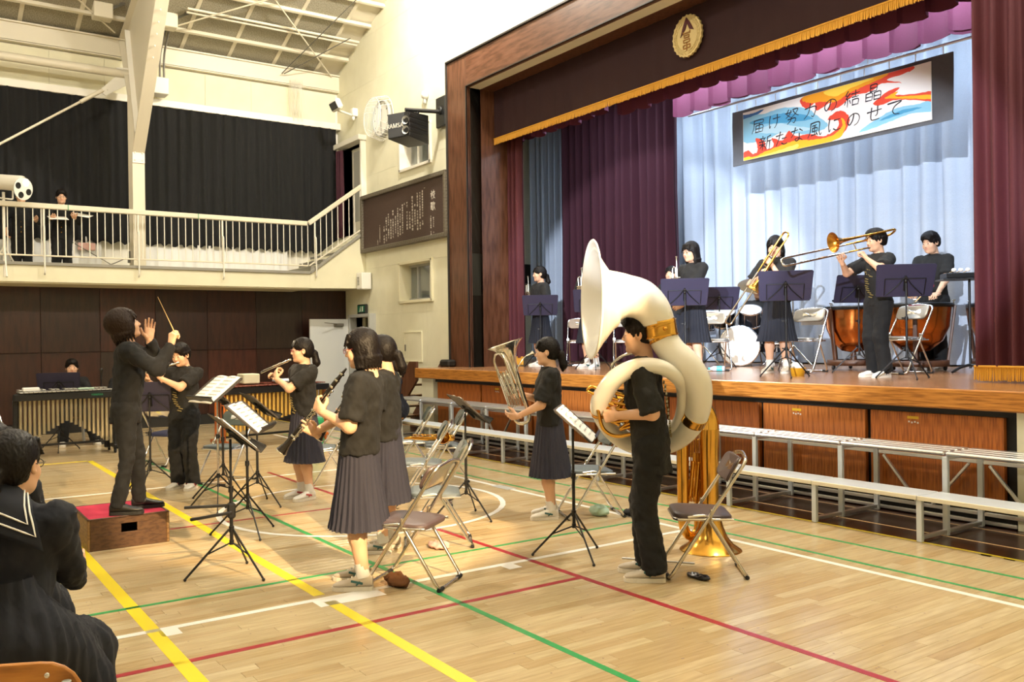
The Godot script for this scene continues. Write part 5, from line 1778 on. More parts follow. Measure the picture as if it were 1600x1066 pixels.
func build_prints() -> void:
	print_mat("banner_print", banner_image(), 0.55)
	print_mat("board_print", board_image(), 0.6)
	# painted banner on its pipe batten
	var o := thing("banner", "painted banner with red flames, blue waves and black brush writing above the stage", "banner", V(-6.83, 4.26, -9.7))
	var m := Mb.new()
	var n := 16
	for side in [1, -1]:
		var pts := PackedVector3Array()
		for j in 5:
			for i in n + 1:
				var u: float = (float(i) / n - 0.5) * side
				pts.append(V(u * 3.16, (j / 4.0 - 0.5) * 0.76, 0.006 * side + 0.008 * sin(u * 40.0 + j) + (0.02 * absf(u) if j == 0 else 0.0)))
		m.grid(pts, n + 1, 5)
	obj("backing_cloth", m, "banner_cloth", o)
	m = Mb.new()
	m.box(V(-0.02, 0.0, 0.02), V(2.72, 0.665, 0.008), 0.001)
	obj("painted_sheet", m, "paper", o)
	m = Mb.new()
	m.quad(V(-1.375, -0.33, 0.0255), V(1.335, -0.33, 0.0255), V(1.335, 0.33, 0.0255), V(-1.375, 0.33, 0.0255))
	obj("painting", m, "banner_print", o)
	for k in 10:
		m = Mb.new()
		m.rod(V(-1.5 + k * 0.33, 0.37, 0.0), V(-1.5 + k * 0.33, 0.47, 0.0), 0.006, -1.0, 5)
		obj("tie", m, "white_paint", o)
	var bt := thing("batten", "long thin pipe batten on wires carrying the painted banner", "batten", V(-6.9, 4.72, -9.7))
	m = Mb.new()
	m.rod(V(-2.35, 0.06, 0), V(3.8, 0.0, 0), 0.018)
	obj("pipe", m, "alu", bt)
	m = Mb.new()
	for k in 5: m.rod(V(-1.9 + 1.25 * k, 0.04, 0), V(-1.9 + 1.25 * k, 3.4, 0), 0.004, -1.0, 5)
	obj("wires", m, "steel_white", bt)
	# school-song board
	o = thing("song_board", "large dark wooden board with white brush-written columns of the school song", "board", V(-14.16, 3.76, -7.5))
	m = Mb.new()
	m.box(V(0, 0, 0.0), V(3.12, 1.0, 0.05), 0.0)
	obj("board", m, "board_dark", o)
	m = Mb.new()
	m.quad(V(-1.55, -0.49, 0.0265), V(1.55, -0.49, 0.0265), V(1.55, 0.49, 0.0265), V(-1.55, 0.49, 0.0265))
	obj("writing", m, "board_print", o)
	m = Mb.new()
	for q in [[0, 0.515, 3.24, 0.075], [0, -0.515, 3.24, 0.075]]: m.box(V(q[0], q[1], 0.02), V(q[2], q[3], 0.1), 0.008)
	for q in [[-1.59, 0, 0.075, 1.0], [1.59, 0, 0.075, 1.0]]: m.box(V(q[0], q[1], 0.02), V(q[2], q[3], 0.1), 0.008)
	obj("frame", m, "board_frame", o)

# ---------- figures: distance fields joined smoothly and meshed as surface nets ----------
class Sdf:
	var lo: Vector3
	var cell: float
	var nx: int
	var ny: int
	var nz: int
	var f := PackedFloat32Array()
	func _init(a: Vector3, b: Vector3, c: float) -> void:
		cell = c
		lo = a - Vector3.ONE * c * 2.0
		nx = int((b.x - a.x) / c) + 5; ny = int((b.y - a.y) / c) + 5; nz = int((b.z - a.z) / c) + 5
		f.resize(nx * ny * nz)
		f.fill(1.0)
	func range_of(a: Vector3, b: Vector3) -> Array:
		var p := ((a - lo) / cell).floor()
		var q := ((b - lo) / cell).ceil()
		return [maxi(0, int(p.x)), mini(nx - 1, int(q.x)), maxi(0, int(p.y)), mini(ny - 1, int(q.y)), maxi(0, int(p.z)), mini(nz - 1, int(q.z))]
	# a tapered capsule; fl squeezes it along fd; cut makes its far end flat
	func bone(a: Vector3, b: Vector3, ra: float, rb: float, k := 0.03, fd := Vector3.ZERO, fl := 1.0, cut := false) -> void:
		var g := maxf(ra, rb) + k + cell * 2.5
		var r := range_of(a.min(b) - Vector3.ONE * g, a.max(b) + Vector3.ONE * g)
		var ab := b - a
		var l2 := maxf(ab.length_squared(), 1e-9)
		var squeeze := fl != 1.0
		var e := 1.0 / fl - 1.0
		var ad := ab.normalized()
		var dr := rb - ra
		for z in range(r[4], r[5] + 1):
			for y in range(r[2], r[3] + 1):
				var at: int = (z * ny + y) * nx
				for x in range(r[0], r[1] + 1):
					var p := lo + Vector3(x, y, z) * cell - a
					var t := clampf(p.dot(ab) / l2, 0.0, 1.0)
					var q := p - ab * t
					if squeeze: q += fd * (q.dot(fd) * e)
					var d := q.length() - ra - dr * t
					if cut: d = maxf(d, (p - ab).dot(ad))
					var o := f[at + x]
					var h := k - absf(o - d)
					f[at + x] = minf(o, d) - (h * h / (4.0 * k) if h > 0.0 else 0.0)
	func ell(c: Vector3, rr: Vector3, k := 0.02, sub := false) -> void:
		var m := minf(rr.x, minf(rr.y, rr.z))
		var r := range_of(c - rr - Vector3.ONE * (k + cell * 2.5), c + rr + Vector3.ONE * (k + cell * 2.5))
		for z in range(r[4], r[5] + 1):
			for y in range(r[2], r[3] + 1):
				var at: int = (z * ny + y) * nx
				for x in range(r[0], r[1] + 1):
					var q := (lo + Vector3(x, y, z) * cell - c) / rr
					var l := q.length()
					var g := (q / rr).length()
					var d := l * (l - 1.0) / g if g > 1e-6 else -m
					var o := f[at + x]
					if sub:
						d = -d
						var h := k - absf(o - d)
						f[at + x] = maxf(o, d) + (h * h / (4.0 * k) if h > 0.0 else 0.0)
					else:
						var h := k - absf(o - d)
						f[at + x] = minf(o, d) - (h * h / (4.0 * k) if h > 0.0 else 0.0)
	func slice(p: Vector3, n: Vector3) -> void:   # keeps what lies behind the plane
		for z in nz:
			for y in ny:
				var at := (z * ny + y) * nx
				for x in nx:
					var i := at + x
					if f[i] < 0.5: f[i] = maxf(f[i], (lo + Vector3(x, y, z) * cell - p).dot(n))
	func mesh(m: Mb, tint = null) -> void:
		var ids := PackedInt32Array()
		ids.resize(nx * ny * nz)
		ids.fill(-1)
		var first := m.v.size()
		var off := [0, 1, nx, nx + 1, nx * ny, nx * ny + 1, nx * ny + nx, nx * ny + nx + 1]
		var lim := cell * 1.8
		for z in nz - 1:
			for y in ny - 1:
				var at := (z * ny + y) * nx
				for x in nx - 1:
					var i := at + x
					var v0 := f[i]
					if v0 > lim or v0 < -lim: continue
					var inside := 0
					var d := [v0, f[i + off[1]], f[i + off[2]], f[i + off[3]], f[i + off[4]], f[i + off[5]], f[i + off[6]], f[i + off[7]]]
					for q in d:
						if q < 0.0: inside += 1
					if inside == 0 or inside == 8: continue
					var s := Vector3.ZERO
					var c := 0
					for k in [[0, 1], [2, 3], [4, 5], [6, 7], [0, 2], [1, 3], [4, 6], [5, 7], [0, 4], [1, 5], [2, 6], [3, 7]]:
						var a: float = d[k[0]]
						var b: float = d[k[1]]
						if (a < 0.0) == (b < 0.0): continue
						var t := a / (a - b)
						var p0 := Vector3(k[0] & 1, (k[0] >> 1) & 1, k[0] >> 2)
						var p1 := Vector3(k[1] & 1, (k[1] >> 1) & 1, k[1] >> 2)
						s += p0.lerp(p1, t)
						c += 1
					var p := lo + (Vector3(x, y, z) + s / c) * cell
					if tint != null: m.col = tint.call(p)
					ids[i] = m.put(p, Vector3.ZERO)
		var list := PackedInt32Array()
		var st := [1, nx, nx * ny]
		for z in range(1, nz - 1):
			for y in range(1, ny - 1):
				var at := (z * ny + y) * nx
				for x in range(1, nx - 1):
					var i := at + x
					if ids[i] < 0 and (f[i] > lim or f[i] < -lim): continue
					for ax in 3:
						var j: int = i + st[ax]
						var a := f[i] < 0.0
						if a == (f[j] < 0.0): continue
						var u: int = st[(ax + 1) % 3]
						var w: int = st[(ax + 2) % 3]
						var q := [ids[i], ids[i - u], ids[i - u - w], ids[i - w]]
						if q[0] < 0 or q[1] < 0 or q[2] < 0 or q[3] < 0: continue
						if a: list.append_array([q[0], q[1], q[2], q[0], q[2], q[3]])
						else: list.append_array([q[0], q[2], q[1], q[0], q[3], q[2]])
		m.faces(first, list)
		m.col = Color.WHITE

func crumple(m: Mb, amp: float, freq: Vector3, seed_: int) -> void:   # small folds along the normals
	noise.seed = seed_
	noise.frequency = 1.0
	for i in m.v.size():
		var p := m.v[i] * freq
		m.v[i] += m.n[i] * noise.get_noise_3d(p.x, p.y, p.z) * amp
	var list := m.ix
	for i in m.n.size(): m.n[i] = Vector3.ZERO
	m.ix = PackedInt32Array()
	m.faces(0, list)

const SKIN := Color(0.66, 0.39, 0.25)
var kit := {}

func face_tint(p: Vector3) -> Color:
	var x := absf(p.x)
	var c := SKIN
	var lip := Vector2(p.x / 0.021, (p.y + 0.052) / 0.0085).length()
	if p.z > 0.07 and lip < 1.0: c = SKIN.lerp(Color(0.55, 0.2, 0.16), 0.75)
	if p.z > 0.06 and absf(p.y - 0.0245 + (x - 0.03) * (x - 0.03) * 6.0) < 0.0036 and x > 0.014 and x < 0.048: c = Color(0.05, 0.03, 0.025)
	var e := Vector2((x - 0.031) / 0.0145, (p.y - 0.003) / 0.0052)
	if p.z > 0.06 and e.length() < 1.0:
		c = Color(0.7, 0.67, 0.63) if absf(x - 0.031) > 0.0075 else Color(0.02, 0.013, 0.01)
		if e.y > 0.55: c = Color(0.03, 0.02, 0.018)
	return c

func head(lod: float) -> Mb:
	var key := "head%d" % int(lod * 1e4)
	if kit.has(key): return kit[key]
	var s := Sdf.new(V(-0.1, -0.2, -0.13), V(0.1, 0.14, 0.13), lod)
	s.ell(V(0, 0.032, -0.012), V(0.074, 0.086, 0.092), 0.02)
	s.ell(V(0, -0.028, 0.03), V(0.062, 0.08, 0.056), 0.03)
	s.bone(V(-0.028, -0.078, 0.03), V(0.028, -0.078, 0.03), 0.03, 0.03, 0.03)
	s.ell(V(0, -0.092, 0.066), V(0.02, 0.016, 0.016), 0.02)
	for q in [-1, 1]:
		s.ell(V(q * 0.04, -0.03, 0.052), V(0.026, 0.028, 0.026), 0.02)
		s.ell(V(q * 0.032, 0.004, 0.094), V(0.017, 0.011, 0.012), 0.012, true)
		s.ell(V(q * 0.031, 0.003, 0.074), V(0.0135, 0.0125, 0.013), 0.004)
		s.ell(V(q * 0.078, -0.004, -0.004), V(0.01, 0.03, 0.018), 0.008)
		s.ell(V(q * 0.086, -0.002, 0.002), V(0.006, 0.017, 0.01), 0.005, true)
	s.bone(V(0, 0.006, 0.079), V(0, -0.026, 0.096), 0.0075, 0.0105, 0.014)
	for q in [-1, 1]: s.ell(V(q * 0.011, -0.03, 0.087), V(0.0075, 0.007, 0.009), 0.006)
	s.bone(V(-0.015, -0.049, 0.081), V(0.015, -0.049, 0.081), 0.0055, 0.0055, 0.008)
	s.bone(V(-0.013, -0.0575, 0.08), V(0.013, -0.0575, 0.08), 0.006, 0.006, 0.008)
	s.bone(V(0, -0.05, -0.018), V(0, -0.175, -0.035), 0.048, 0.05, 0.03)
	var m := Mb.new()
	s.mesh(m, face_tint)
	kit[key] = m
	return m

func hand(pose: String, lod: float) -> Mb:   # right hand: fingers along y, palm towards z, thumb on x
	var key := "hand_%s%d" % [pose, int(lod * 1e4)]
	if kit.has(key): return kit[key]
	var s := Sdf.new(V(-0.06, -0.04, -0.03), V(0.1, 0.2, 0.1), lod)
	s.bone(V(0, -0.035, 0), V(0, 0.03, 0), 0.024, 0.027, 0.012, V(0, 0, 1), 0.75)
	var curl: Array = {"open": [6, 8, 6], "clap": [12, 14, 10], "grip": [62, 78, 40], "finger": [38, 52, 34], "soft": [22, 30, 22], "baton": [58, 70, 40]}[pose]
	var xs := [0.031, 0.0105, -0.0105, -0.03]
	var ln := [[0.040, 0.025, 0.02], [0.044, 0.028, 0.021], [0.041, 0.026, 0.02], [0.033, 0.02, 0.018]]
	for k in 4:
		var a := V(xs[k] * 0.55, 0.015, 0)
		var b := V(xs[k], 0.088 - 0.006 * absf(k - 1.2), 0.0)
		s.bone(a, b, 0.0145, 0.0115, 0.014)
		var ang := 0.0
		for j in 3:
			var add_: float = curl[j] * (1.0 + 0.1 * (k - 1))
			if pose == "baton" and k == 0 and j > 0: add_ = 20.0
			ang += deg_to_rad(add_)
			var fan := (1.5 - k) * (0.07 if pose == "open" else 0.02)
			var d := V(sin(fan), cos(ang) * cos(fan), sin(ang))
			var c: Vector3 = b + d * ln[k][j]
			s.bone(b, c, 0.0092 - 0.0008 * j - (0.0012 if k == 3 else 0.0), 0.0084 - 0.0008 * j - (0.0012 if k == 3 else 0.0), 0.005)
			b = c
	var th := V(0.022, 0.018, 0.006)
	var dirs: Array = [V(0.72, 0.6, 0.34), V(0.5, 0.82, 0.3), V(0.35, 0.9, 0.25)]
	if pose in ["grip", "baton"]: dirs = [V(0.5, 0.55, 0.67), V(-0.05, 0.75, 0.65), V(-0.35, 0.8, 0.45)]
	if pose == "finger": dirs = [V(0.45, 0.55, 0.7), V(0.1, 0.75, 0.62), V(-0.1, 0.85, 0.4)]
	for j in 3:
		var c: Vector3 = th + (dirs[j] as Vector3).normalized() * [0.044, 0.031, 0.024][j]
		s.bone(th, c, 0.0135 - 0.0022 * j, 0.0115 - 0.0018 * j, 0.01)
		th = c
	var m := Mb.new()
	s.mesh(m, func(_p: Vector3) -> Color: return SKIN)
	kit[key] = m
	return m

func hair_mesh(style: String) -> ArrayMesh:
	if kit.has("hair_" + style): return kit["hair_" + style]
	var s := Sdf.new(V(-0.13, -0.24, -0.2), V(0.13, 0.15, 0.12), 0.0055)
	s.ell(V(0, 0.036, -0.014), V(0.085, 0.098, 0.103), 0.02)
	var cut := -0.06
	match style:
		"short":
			s.ell(V(0, 0.075, 0.02), V(0.074, 0.06, 0.09), 0.03)
			s.ell(V(0, -0.01, -0.05), V(0.076, 0.07, 0.055), 0.03)
			cut = -0.065
		"bob":
			for q in [-1, 1]: s.bone(V(q * 0.066, 0.03, -0.005), V(q * 0.076, -0.11, 0.0), 0.034, 0.03, 0.03, V(1, 0, 0), 0.75)
			s.ell(V(0, -0.045, -0.055), V(0.09, 0.1, 0.055), 0.03)
			cut = -0.118
		"bob_long":
			for q in [-1, 1]: s.bone(V(q * 0.066, 0.03, -0.012), V(q * 0.074, -0.15, -0.012), 0.03, 0.026, 0.03, V(1, 0, 0), 0.75)
			s.ell(V(0, -0.06, -0.055), V(0.084, 0.12, 0.05), 0.03)
			cut = -0.155
		"bob_round":
			s.ell(V(0, 0.03, -0.035), V(0.1, 0.108, 0.115), 0.03)
			for q in [-1, 1]: s.ell(V(q * 0.07, -0.03, -0.005), V(0.034, 0.07, 0.06), 0.03)
			s.ell(V(0, -0.06, -0.06), V(0.08, 0.06, 0.055), 0.03)
			cut = -0.125
		"pony":
			s.ell(V(0, -0.005, -0.04), V(0.08, 0.08, 0.07), 0.03)
			s.ell(V(0, -0.02, -0.115), V(0.026, 0.026, 0.024), 0.012)
			s.bone(V(0, -0.03, -0.125), V(0, -0.12, -0.14), 0.032, 0.036, 0.02)
			s.bone(V(0, -0.12, -0.14), V(0, -0.17, -0.13), 0.034, 0.012, 0.02)
			cut = -0.2
		"pony_high":
			s.ell(V(0, -0.005, -0.04), V(0.08, 0.075, 0.07), 0.03)
			s.ell(V(0, 0.02, -0.125), V(0.026, 0.024, 0.024), 0.012)
			s.bone(V(0, 0.015, -0.14), V(0, -0.06, -0.165), 0.03, 0.034, 0.02)
			s.bone(V(0, -0.06, -0.165), V(0, -0.13, -0.155), 0.034, 0.012, 0.02)
			cut = -0.2
	# opening for the face below the fringe
	s.ell(V(0, -0.055, 0.115), V(0.07, 0.105 if style != "short" else 0.118, 0.095), 0.006, true)
	if style in ["short", "pony", "pony_high"]:
		for q in [-1, 1]: s.ell(V(q * 0.088, -0.03, 0.012), V(0.028, 0.045, 0.04), 0.012, true)
		if style == "short": s.ell(V(0, -0.085, -0.02), V(0.075, 0.04, 0.09), 0.02, true)
		else: s.ell(V(0, -0.115, 0.0), V(0.075, 0.06, 0.085), 0.02, true)
	else:
		s.ell(V(0, -0.14, 0.06), V(0.058, 0.1, 0.075), 0.02, true)
	s.slice(V(0, cut, 0), V(0, -1, 0))
	# separate locks along the fringe and the lower edge
	rng.seed = style.length() * 7
	for k in 11:
		var x := -0.06 + 0.012 * k
		var zz := sqrt(maxf(0.0, 1.0 - x * x / 0.0064)) * 0.034 + 0.056
		var low := 0.036 + rng.randf_range(-0.008, 0.012) - (0.03 if absf(x) > 0.05 and style.begins_with("bob") else 0.0) + (0.012 if style == "short" else 0.0)
		s.bone(V(x * 0.85, 0.088, zz - 0.026), V(x + rng.randf_range(-0.012, 0.012), low, zz + 0.006), 0.014, 0.0035, 0.006)
	if style == "short":
		for k in 14:
			var a := PI * 0.36 + PI * 1.28 * k / 13.0
			s.bone(V(sin(a) * 0.078, 0.03, cos(a) * 0.094 - 0.012), V(sin(a) * 0.076, -0.045 + 0.03 * absf(sin(a)) + rng.randf_range(-0.01, 0.006), cos(a) * 0.092 - 0.01), 0.016, 0.005, 0.008)
		for k in 16:
			var a := TAU * rng.randf()
			var q := rng.randf() * 0.06
			s.bone(V(sin(a) * q * 0.6, 0.12, cos(a) * q * 0.6 - 0.01), V(sin(a) * (q + 0.035), 0.118 - q * 0.5, cos(a) * (q + 0.04) - 0.01), 0.014, 0.005, 0.008)
	elif style.begins_with("bob"):
		for k in 18:
			var a := PI * 0.34 + PI * 1.32 * k / 17.0
			var rr := 0.088 if style != "bob_round" else 0.094
			s.bone(V(sin(a) * rr, cut + 0.06, cos(a) * rr - 0.02), V(sin(a) * rr * 0.96, cut - rng.randf_range(0.0, 0.012), cos(a) * rr * 0.96 - 0.018), 0.013, 0.005, 0.01)
	var m := Mb.new()
	s.mesh(m)
	noise.seed = 6
	noise.frequency = 1.0
	for i in m.v.size():
		var p := m.v[i]
		var a := atan2(p.x, p.z + 0.02)
		m.v[i] += m.n[i] * (0.0022 * noise.get_noise_2d(a * 26.0, p.y * 9.0) + 0.0012 * sin(a * 70.0 + 14.0 * noise.get_noise_2d(p.y * 12.0, a * 3.0)))
	var list := m.ix
	for i in m.n.size(): m.n[i] = Vector3.ZERO
	m.ix = PackedInt32Array()
	m.faces(0, list)
	kit["hair_" + style] = m.mesh()
	return kit["hair_" + style]

func glasses_mesh() -> ArrayMesh:
	if kit.has("glasses"): return kit["glasses"]
	var m := Mb.new()
	for s in [-1, 1]:
		var ring := PackedVector3Array()
		for k in 16: ring.append(V(s * 0.033 + cos(TAU * k / 16) * 0.0215, 0.0 + sin(TAU * k / 16) * 0.0155, 0.099 - absf(cos(TAU * k / 16)) * 0.002))
		m.tube(ring, 0.0017, 5, true)
		m.tube(P3([V(s * 0.055, 0.004, 0.096), V(s * 0.074, 0.006, 0.075), V(s * 0.083, 0.006, 0.0)]), 0.0017, 5)
	m.tube(P3([V(-0.0115, 0.003, 0.1), V(0, 0.006, 0.103), V(0.0115, 0.003, 0.1)]), 0.0015, 5)
	kit["glasses"] = m.mesh()
	return kit["glasses"]

func shoe_parts() -> Array:
	if kit.has("shoe"): return kit["shoe"]
	var st := [[-0.075, 0.024, 0.075], [-0.06, 0.033, 0.092], [-0.02, 0.037, 0.092], [0.015, 0.038, 0.088], [0.05, 0.041, 0.072], [0.09, 0.044, 0.058], [0.125, 0.041, 0.05], [0.15, 0.03, 0.042], [0.162, 0.014, 0.034]]
	var m := Mb.new()
	var pts := PackedVector3Array()
	for q in st:
		for k in 14:
			var a := -TAU * k / 14
			var c := cos(a)
			var s := sin(a)
			pts.append(V(q[1] * signf(c) * pow(absf(c), 0.7), 0.02 + (q[2] - 0.02) * (0.5 + 0.5 * signf(s) * pow(absf(s), 0.75)), q[0]))
	m.grid(pts, 14, st.size(), true)
	m.fan(pts.slice(0, 14), true)
	m.fan(pts.slice(14 * 8, 14 * 9))
	var sole := Mb.new()
	var out := PackedVector2Array()
	for q in st: out.append(Vector2(q[1] + 0.003, q[0] + (0.004 if q[0] > 0.1 else 0.0)))
	for i in range(st.size() - 1, -1, -1): out.append(Vector2(-st[i][1] - 0.003, st[i][0] + (0.004 if st[i][0] > 0.1 else 0.0)))
	sole.poly(out, 0.024, Transform3D(Basis(V(1, 0, 0), V(0, 0, 1), V(0, -1, 0)), V(0, 0.013, 0)))
	var mark := Mb.new()
	for s in [-1, 1]:
		mark.bar(V(s * 0.0385, 0.045, -0.02), V(s * 0.04, 0.062, 0.05), 0.006, 0.014, 0.002)
		mark.bar(V(s * 0.0385, 0.035, 0.02), V(s * 0.0395, 0.058, -0.005), 0.006, 0.01, 0.002)
	var lace := Mb.new()
	for k in 4: lace.tube(bend([V(-0.024, 0.088 - 0.011 * k, 0.0 + 0.022 * k), V(0, 0.101 - 0.011 * k, 0.008 + 0.022 * k), V(0.024, 0.088 - 0.011 * k, 0.0 + 0.022 * k)], 0.01), 0.0028, 5)
	kit["shoe"] = [m.mesh(), sole.mesh(), mark.mesh(), lace.mesh()]
	return kit["shoe"]

func elbow(s: Vector3, w: Vector3, la: float, lb: float, pole: Vector3) -> Vector3:
	var d := w - s
	var l := clampf(d.length(), 0.02, (la + lb) * 0.998)
	var n := d.normalized()
	var c := (la * la - lb * lb + l * l) / (2.0 * l)
	var h := sqrt(maxf(0.0, la * la - c * c))
	var p := (pole - n * pole.dot(n)).normalized()
	return s + n * c + p * h

# One person, facing +z of their own node. Arms reach for wrists given in that frame; hands close on what they hold.
func person(sp: Dictionary) -> Node3D:
	var h: float = sp.get("h", 1.55)
	var s := h / 1.55
	var near: bool = sp.get("near", false)
	var cell := 0.011 if near else 0.016
	var hl := 0.0042 if near else 0.0065
	var o := thing("person", sp.label, "person", sp.at, sp.yaw, sp.get("group", ""))
	var fit: String = sp.fit
	var lean: float = sp.get("lean", 0.0)   # how far the chest stands forward of the hips
	var seat: bool = sp.get("seated", false)
	var hip := V(0, 0.80 * s, 0) if not seat else V(0, 0.50, -0.02)
	var lift := hip.y - 0.80 * s
	var up := func(y: float, z := 0.0) -> Vector3: return V(0, y * s + lift, z + lean * (y - 0.8) / 0.45)
	var sh: float = sp.get("wide", 0.155) * s
	var twist: float = sp.get("twist", 0.0)
	var tb := Basis(V(0, 1, 0), twist)
	# head
	var hy: Vector2 = sp.get("look", Vector2.ZERO)   # yaw, pitch down
	var hb := tb * Basis(V(0, 1, 0), hy.x) * Basis(V(1, 0, 0), hy.y)
	var neck: Vector3 = up.call(1.28, 0.0)
	var hc: Vector3 = neck + (V(0, 0.03, 0.0) + hb * V(0, 0.125, 0.012)) * s
	var htf := Transform3D(hb.scaled(Vector3.ONE * s) if false else Basis(hb.x * s, hb.y * s, hb.z * s), hc)
	# body: arms, legs, neck and a slim trunk in one field
	var body := Mb.new()
	var bones: Array = []
	bones.append([neck - V(0, 0.03, 0) * s, hc + hb * V(0, -0.11, -0.025) * s, 0.055 * s, 0.05 * s])
	bones.append([neck - V(0, 0.06, 0) * s, hip, 0.08 * s, 0.07 * s])
	bones.append([neck + tb * V(-0.11, -0.06, 0) * s, neck + tb * V(0.11, -0.06, 0) * s, 0.045 * s, 0.045 * s])
	var wr: Array = []
	var el: Array = []
	var shd: Array = []
	var arms: Array = sp.arms
	for k in 2:   # 0 = right (x < 0), 1 = left
		var sg := -1.0 if k == 0 else 1.0
		var sj: Vector3 = up.call(1.235) + tb * V(sg * sh, 0, 0)
		var a: Dictionary = arms[k]
		var w: Vector3 = a.p
		var pole: Vector3 = a.get("pole", V(sg * 0.6, -1.0, -0.3))
		var e := elbow(sj, w, 0.262 * s, 0.23 * s, pole)
		if (w - sj).length() > 0.49 * s: w = sj + (w - sj).normalized() * 0.49 * s
		shd.append(sj); el.append(e); wr.append(w)
		bones.append([sj, e, 0.046 * s, 0.038 * s])
		bones.append([e, w, 0.039 * s, 0.0245 * s])
	var feet: Array = sp.get("feet", [V(-0.09, 0, 0.0), V(0.09, 0, 0.02)])
	var knees: Array = []
	var lr := 1.0 if fit in ["skirt", "sailor"] else 0.68   # legs that stay inside trousers
	for k in 2:
		var sg := -1.0 if k == 0 else 1.0
		var hj := hip + V(sg * 0.06 * s, -0.02, 0)
		var an: Vector3 = feet[k] + V(0, 0.085 * s, -0.02)
		var kn := elbow(hj, an, (0.355 if not seat else 0.4) * s, (0.35 if not seat else 0.4) * s, V(sg * 0.08, 0.0 if not seat else 0.5, 1.0))
		knees.append(kn)
		bones.append([hj, kn, 0.052 * s * lr, 0.05 * s * lr])
		bones.append([kn, kn.lerp(an, 0.35) + V(0, 0, -0.012), 0.05 * s * lr, 0.052 * s * lr])
		bones.append([kn.lerp(an, 0.35) + V(0, 0, -0.012), an, 0.052 * s * lr, 0.034 * s * lr])
	var lo := Vector3.ONE * 9.0
	var hi := -Vector3.ONE * 9.0
	for b in bones:
		var g := Vector3.ONE * (maxf(b[2], b[3]) + 0.01)
		lo = lo.min(b[0] - g).min(b[1] - g); hi = hi.max(b[0] + g).max(b[1] + g)
	var f := Sdf.new(lo, hi, cell)
	for b in bones: f.bone(b[0], b[1], b[2], b[3], 0.025)
	var tone: Color = sp.get("tone", Color(1, 1, 1))
	f.mesh(body, func(_p: Vector3) -> Color: return SKIN)
	body.add(head(hl), htf)
	for k in 2:
		var a: Dictionary = arms[k]
		var y: Vector3 = (a.d as Vector3).normalized() if a.has("d") else (wr[k] - el[k]).normalized()
		var n: Vector3 = a.get("n", V(0, 0, 1))
		var z := (n - y * n.dot(y)).normalized()
		var x := y.cross(z)
		var sg := 1.0 if k == 0 else -1.0
		var q := 0.95 * s
		body.add(hand(a.get("pose", "soft"), 0.004 if near else 0.0055), Transform3D(Basis(x * sg * q, y * q, z * q), wr[k]))
	if tone != Color(1, 1, 1):
		for i in body.c.size(): body.c[i] *= tone
	obj("body", body, "skin", o)
	var hr := obj("hair", hair_mesh(sp.hair), sp.get("hair_mat", "hair"), o)
	hr.transform = htf
	if sp.has("glasses"):
		var gl := obj("glasses", glasses_mesh(), sp.glasses, o)
		gl.transform = htf
	# upper garment
	var longs: bool = fit in ["suit", "gakuran", "sailor"]
	var cl: String = sp.get("cloth", "tshirt" if not longs else ("navy_cloth" if fit == "sailor" else "black_cloth"))
	var hem: float = sp.get("hem", 0.80 if fit in ["skirt"] else (0.74 if not longs else 0.70)) * s + lift
	var fat: float = sp.get("fat", 1.0)
	var c2 := cell * 1.1
	var g := Sdf.new(V(-0.3, hem - 0.03, -0.3).min(el[0]).min(el[1]).min(wr[0] if longs else el[0]).min(wr[1] if longs else el[1]) - Vector3.ONE * 0.06, V(0.3, neck.y + 0.06, 0.25).max(el[0]).max(el[1]).max(wr[0] if longs else el[0]).max(wr[1] if longs else el[1]) + Vector3.ONE * 0.06, c2)
	var fz := tb * V(0, 0, 1)
	g.bone(up.call(1.17), V(0, hem - 0.03, lean * -0.1), 0.142 * s * fat, (0.155 if fit != "sailor" else 0.14) * s * fat, 0.05, fz, 0.72)
	g.bone(up.call(1.14) + tb * V(0, 0, 0.02), up.call(1.05) + tb * V(0, 0, 0.025), 0.12 * s * fat, 0.12 * s * fat, 0.05, fz, 0.8)
	g.bone(up.call(1.215) + tb * V(-0.11 * s, 0, -0.005), up.call(1.215) + tb * V(0.11 * s, 0, -0.005), 0.07 * s, 0.07 * s, 0.05, fz, 0.95)
	g.bone(neck - V(0, 0.05, 0), neck + V(0, 0.012, 0) * s, 0.075 * s, 0.062 * s, 0.03, V(0, 1, 0), 1.0, true)
	for k in 2:
		if longs:
			g.bone(shd[k], el[k], 0.068 * s, 0.056 * s, 0.03)
			g.bone(el[k], el[k].lerp(wr[k], 0.95), 0.056 * s, 0.043 * s, 0.02, Vector3.ZERO, 1.0, true)
		else:
			g.bone(shd[k] + V(0, 0.0, 0), shd[k].lerp(el[k], sp.get("sleeve", 0.78)), 0.067 * s, 0.075 * s, 0.035, Vector3.ZERO, 1.0, true)
	g.slice(V(0, hem, 0), V(0, -1, 0))
	var shirt := Mb.new()
	g.mesh(shirt)
	crumple(shirt, 0.016 if near else 0.012, V(11, 8, 11), int(h * 1000) + int(sp.yaw * 100))
	obj("jacket" if longs and fit != "sailor" else ("sailor_top" if fit == "sailor" else "t_shirt"), shirt, cl, o)
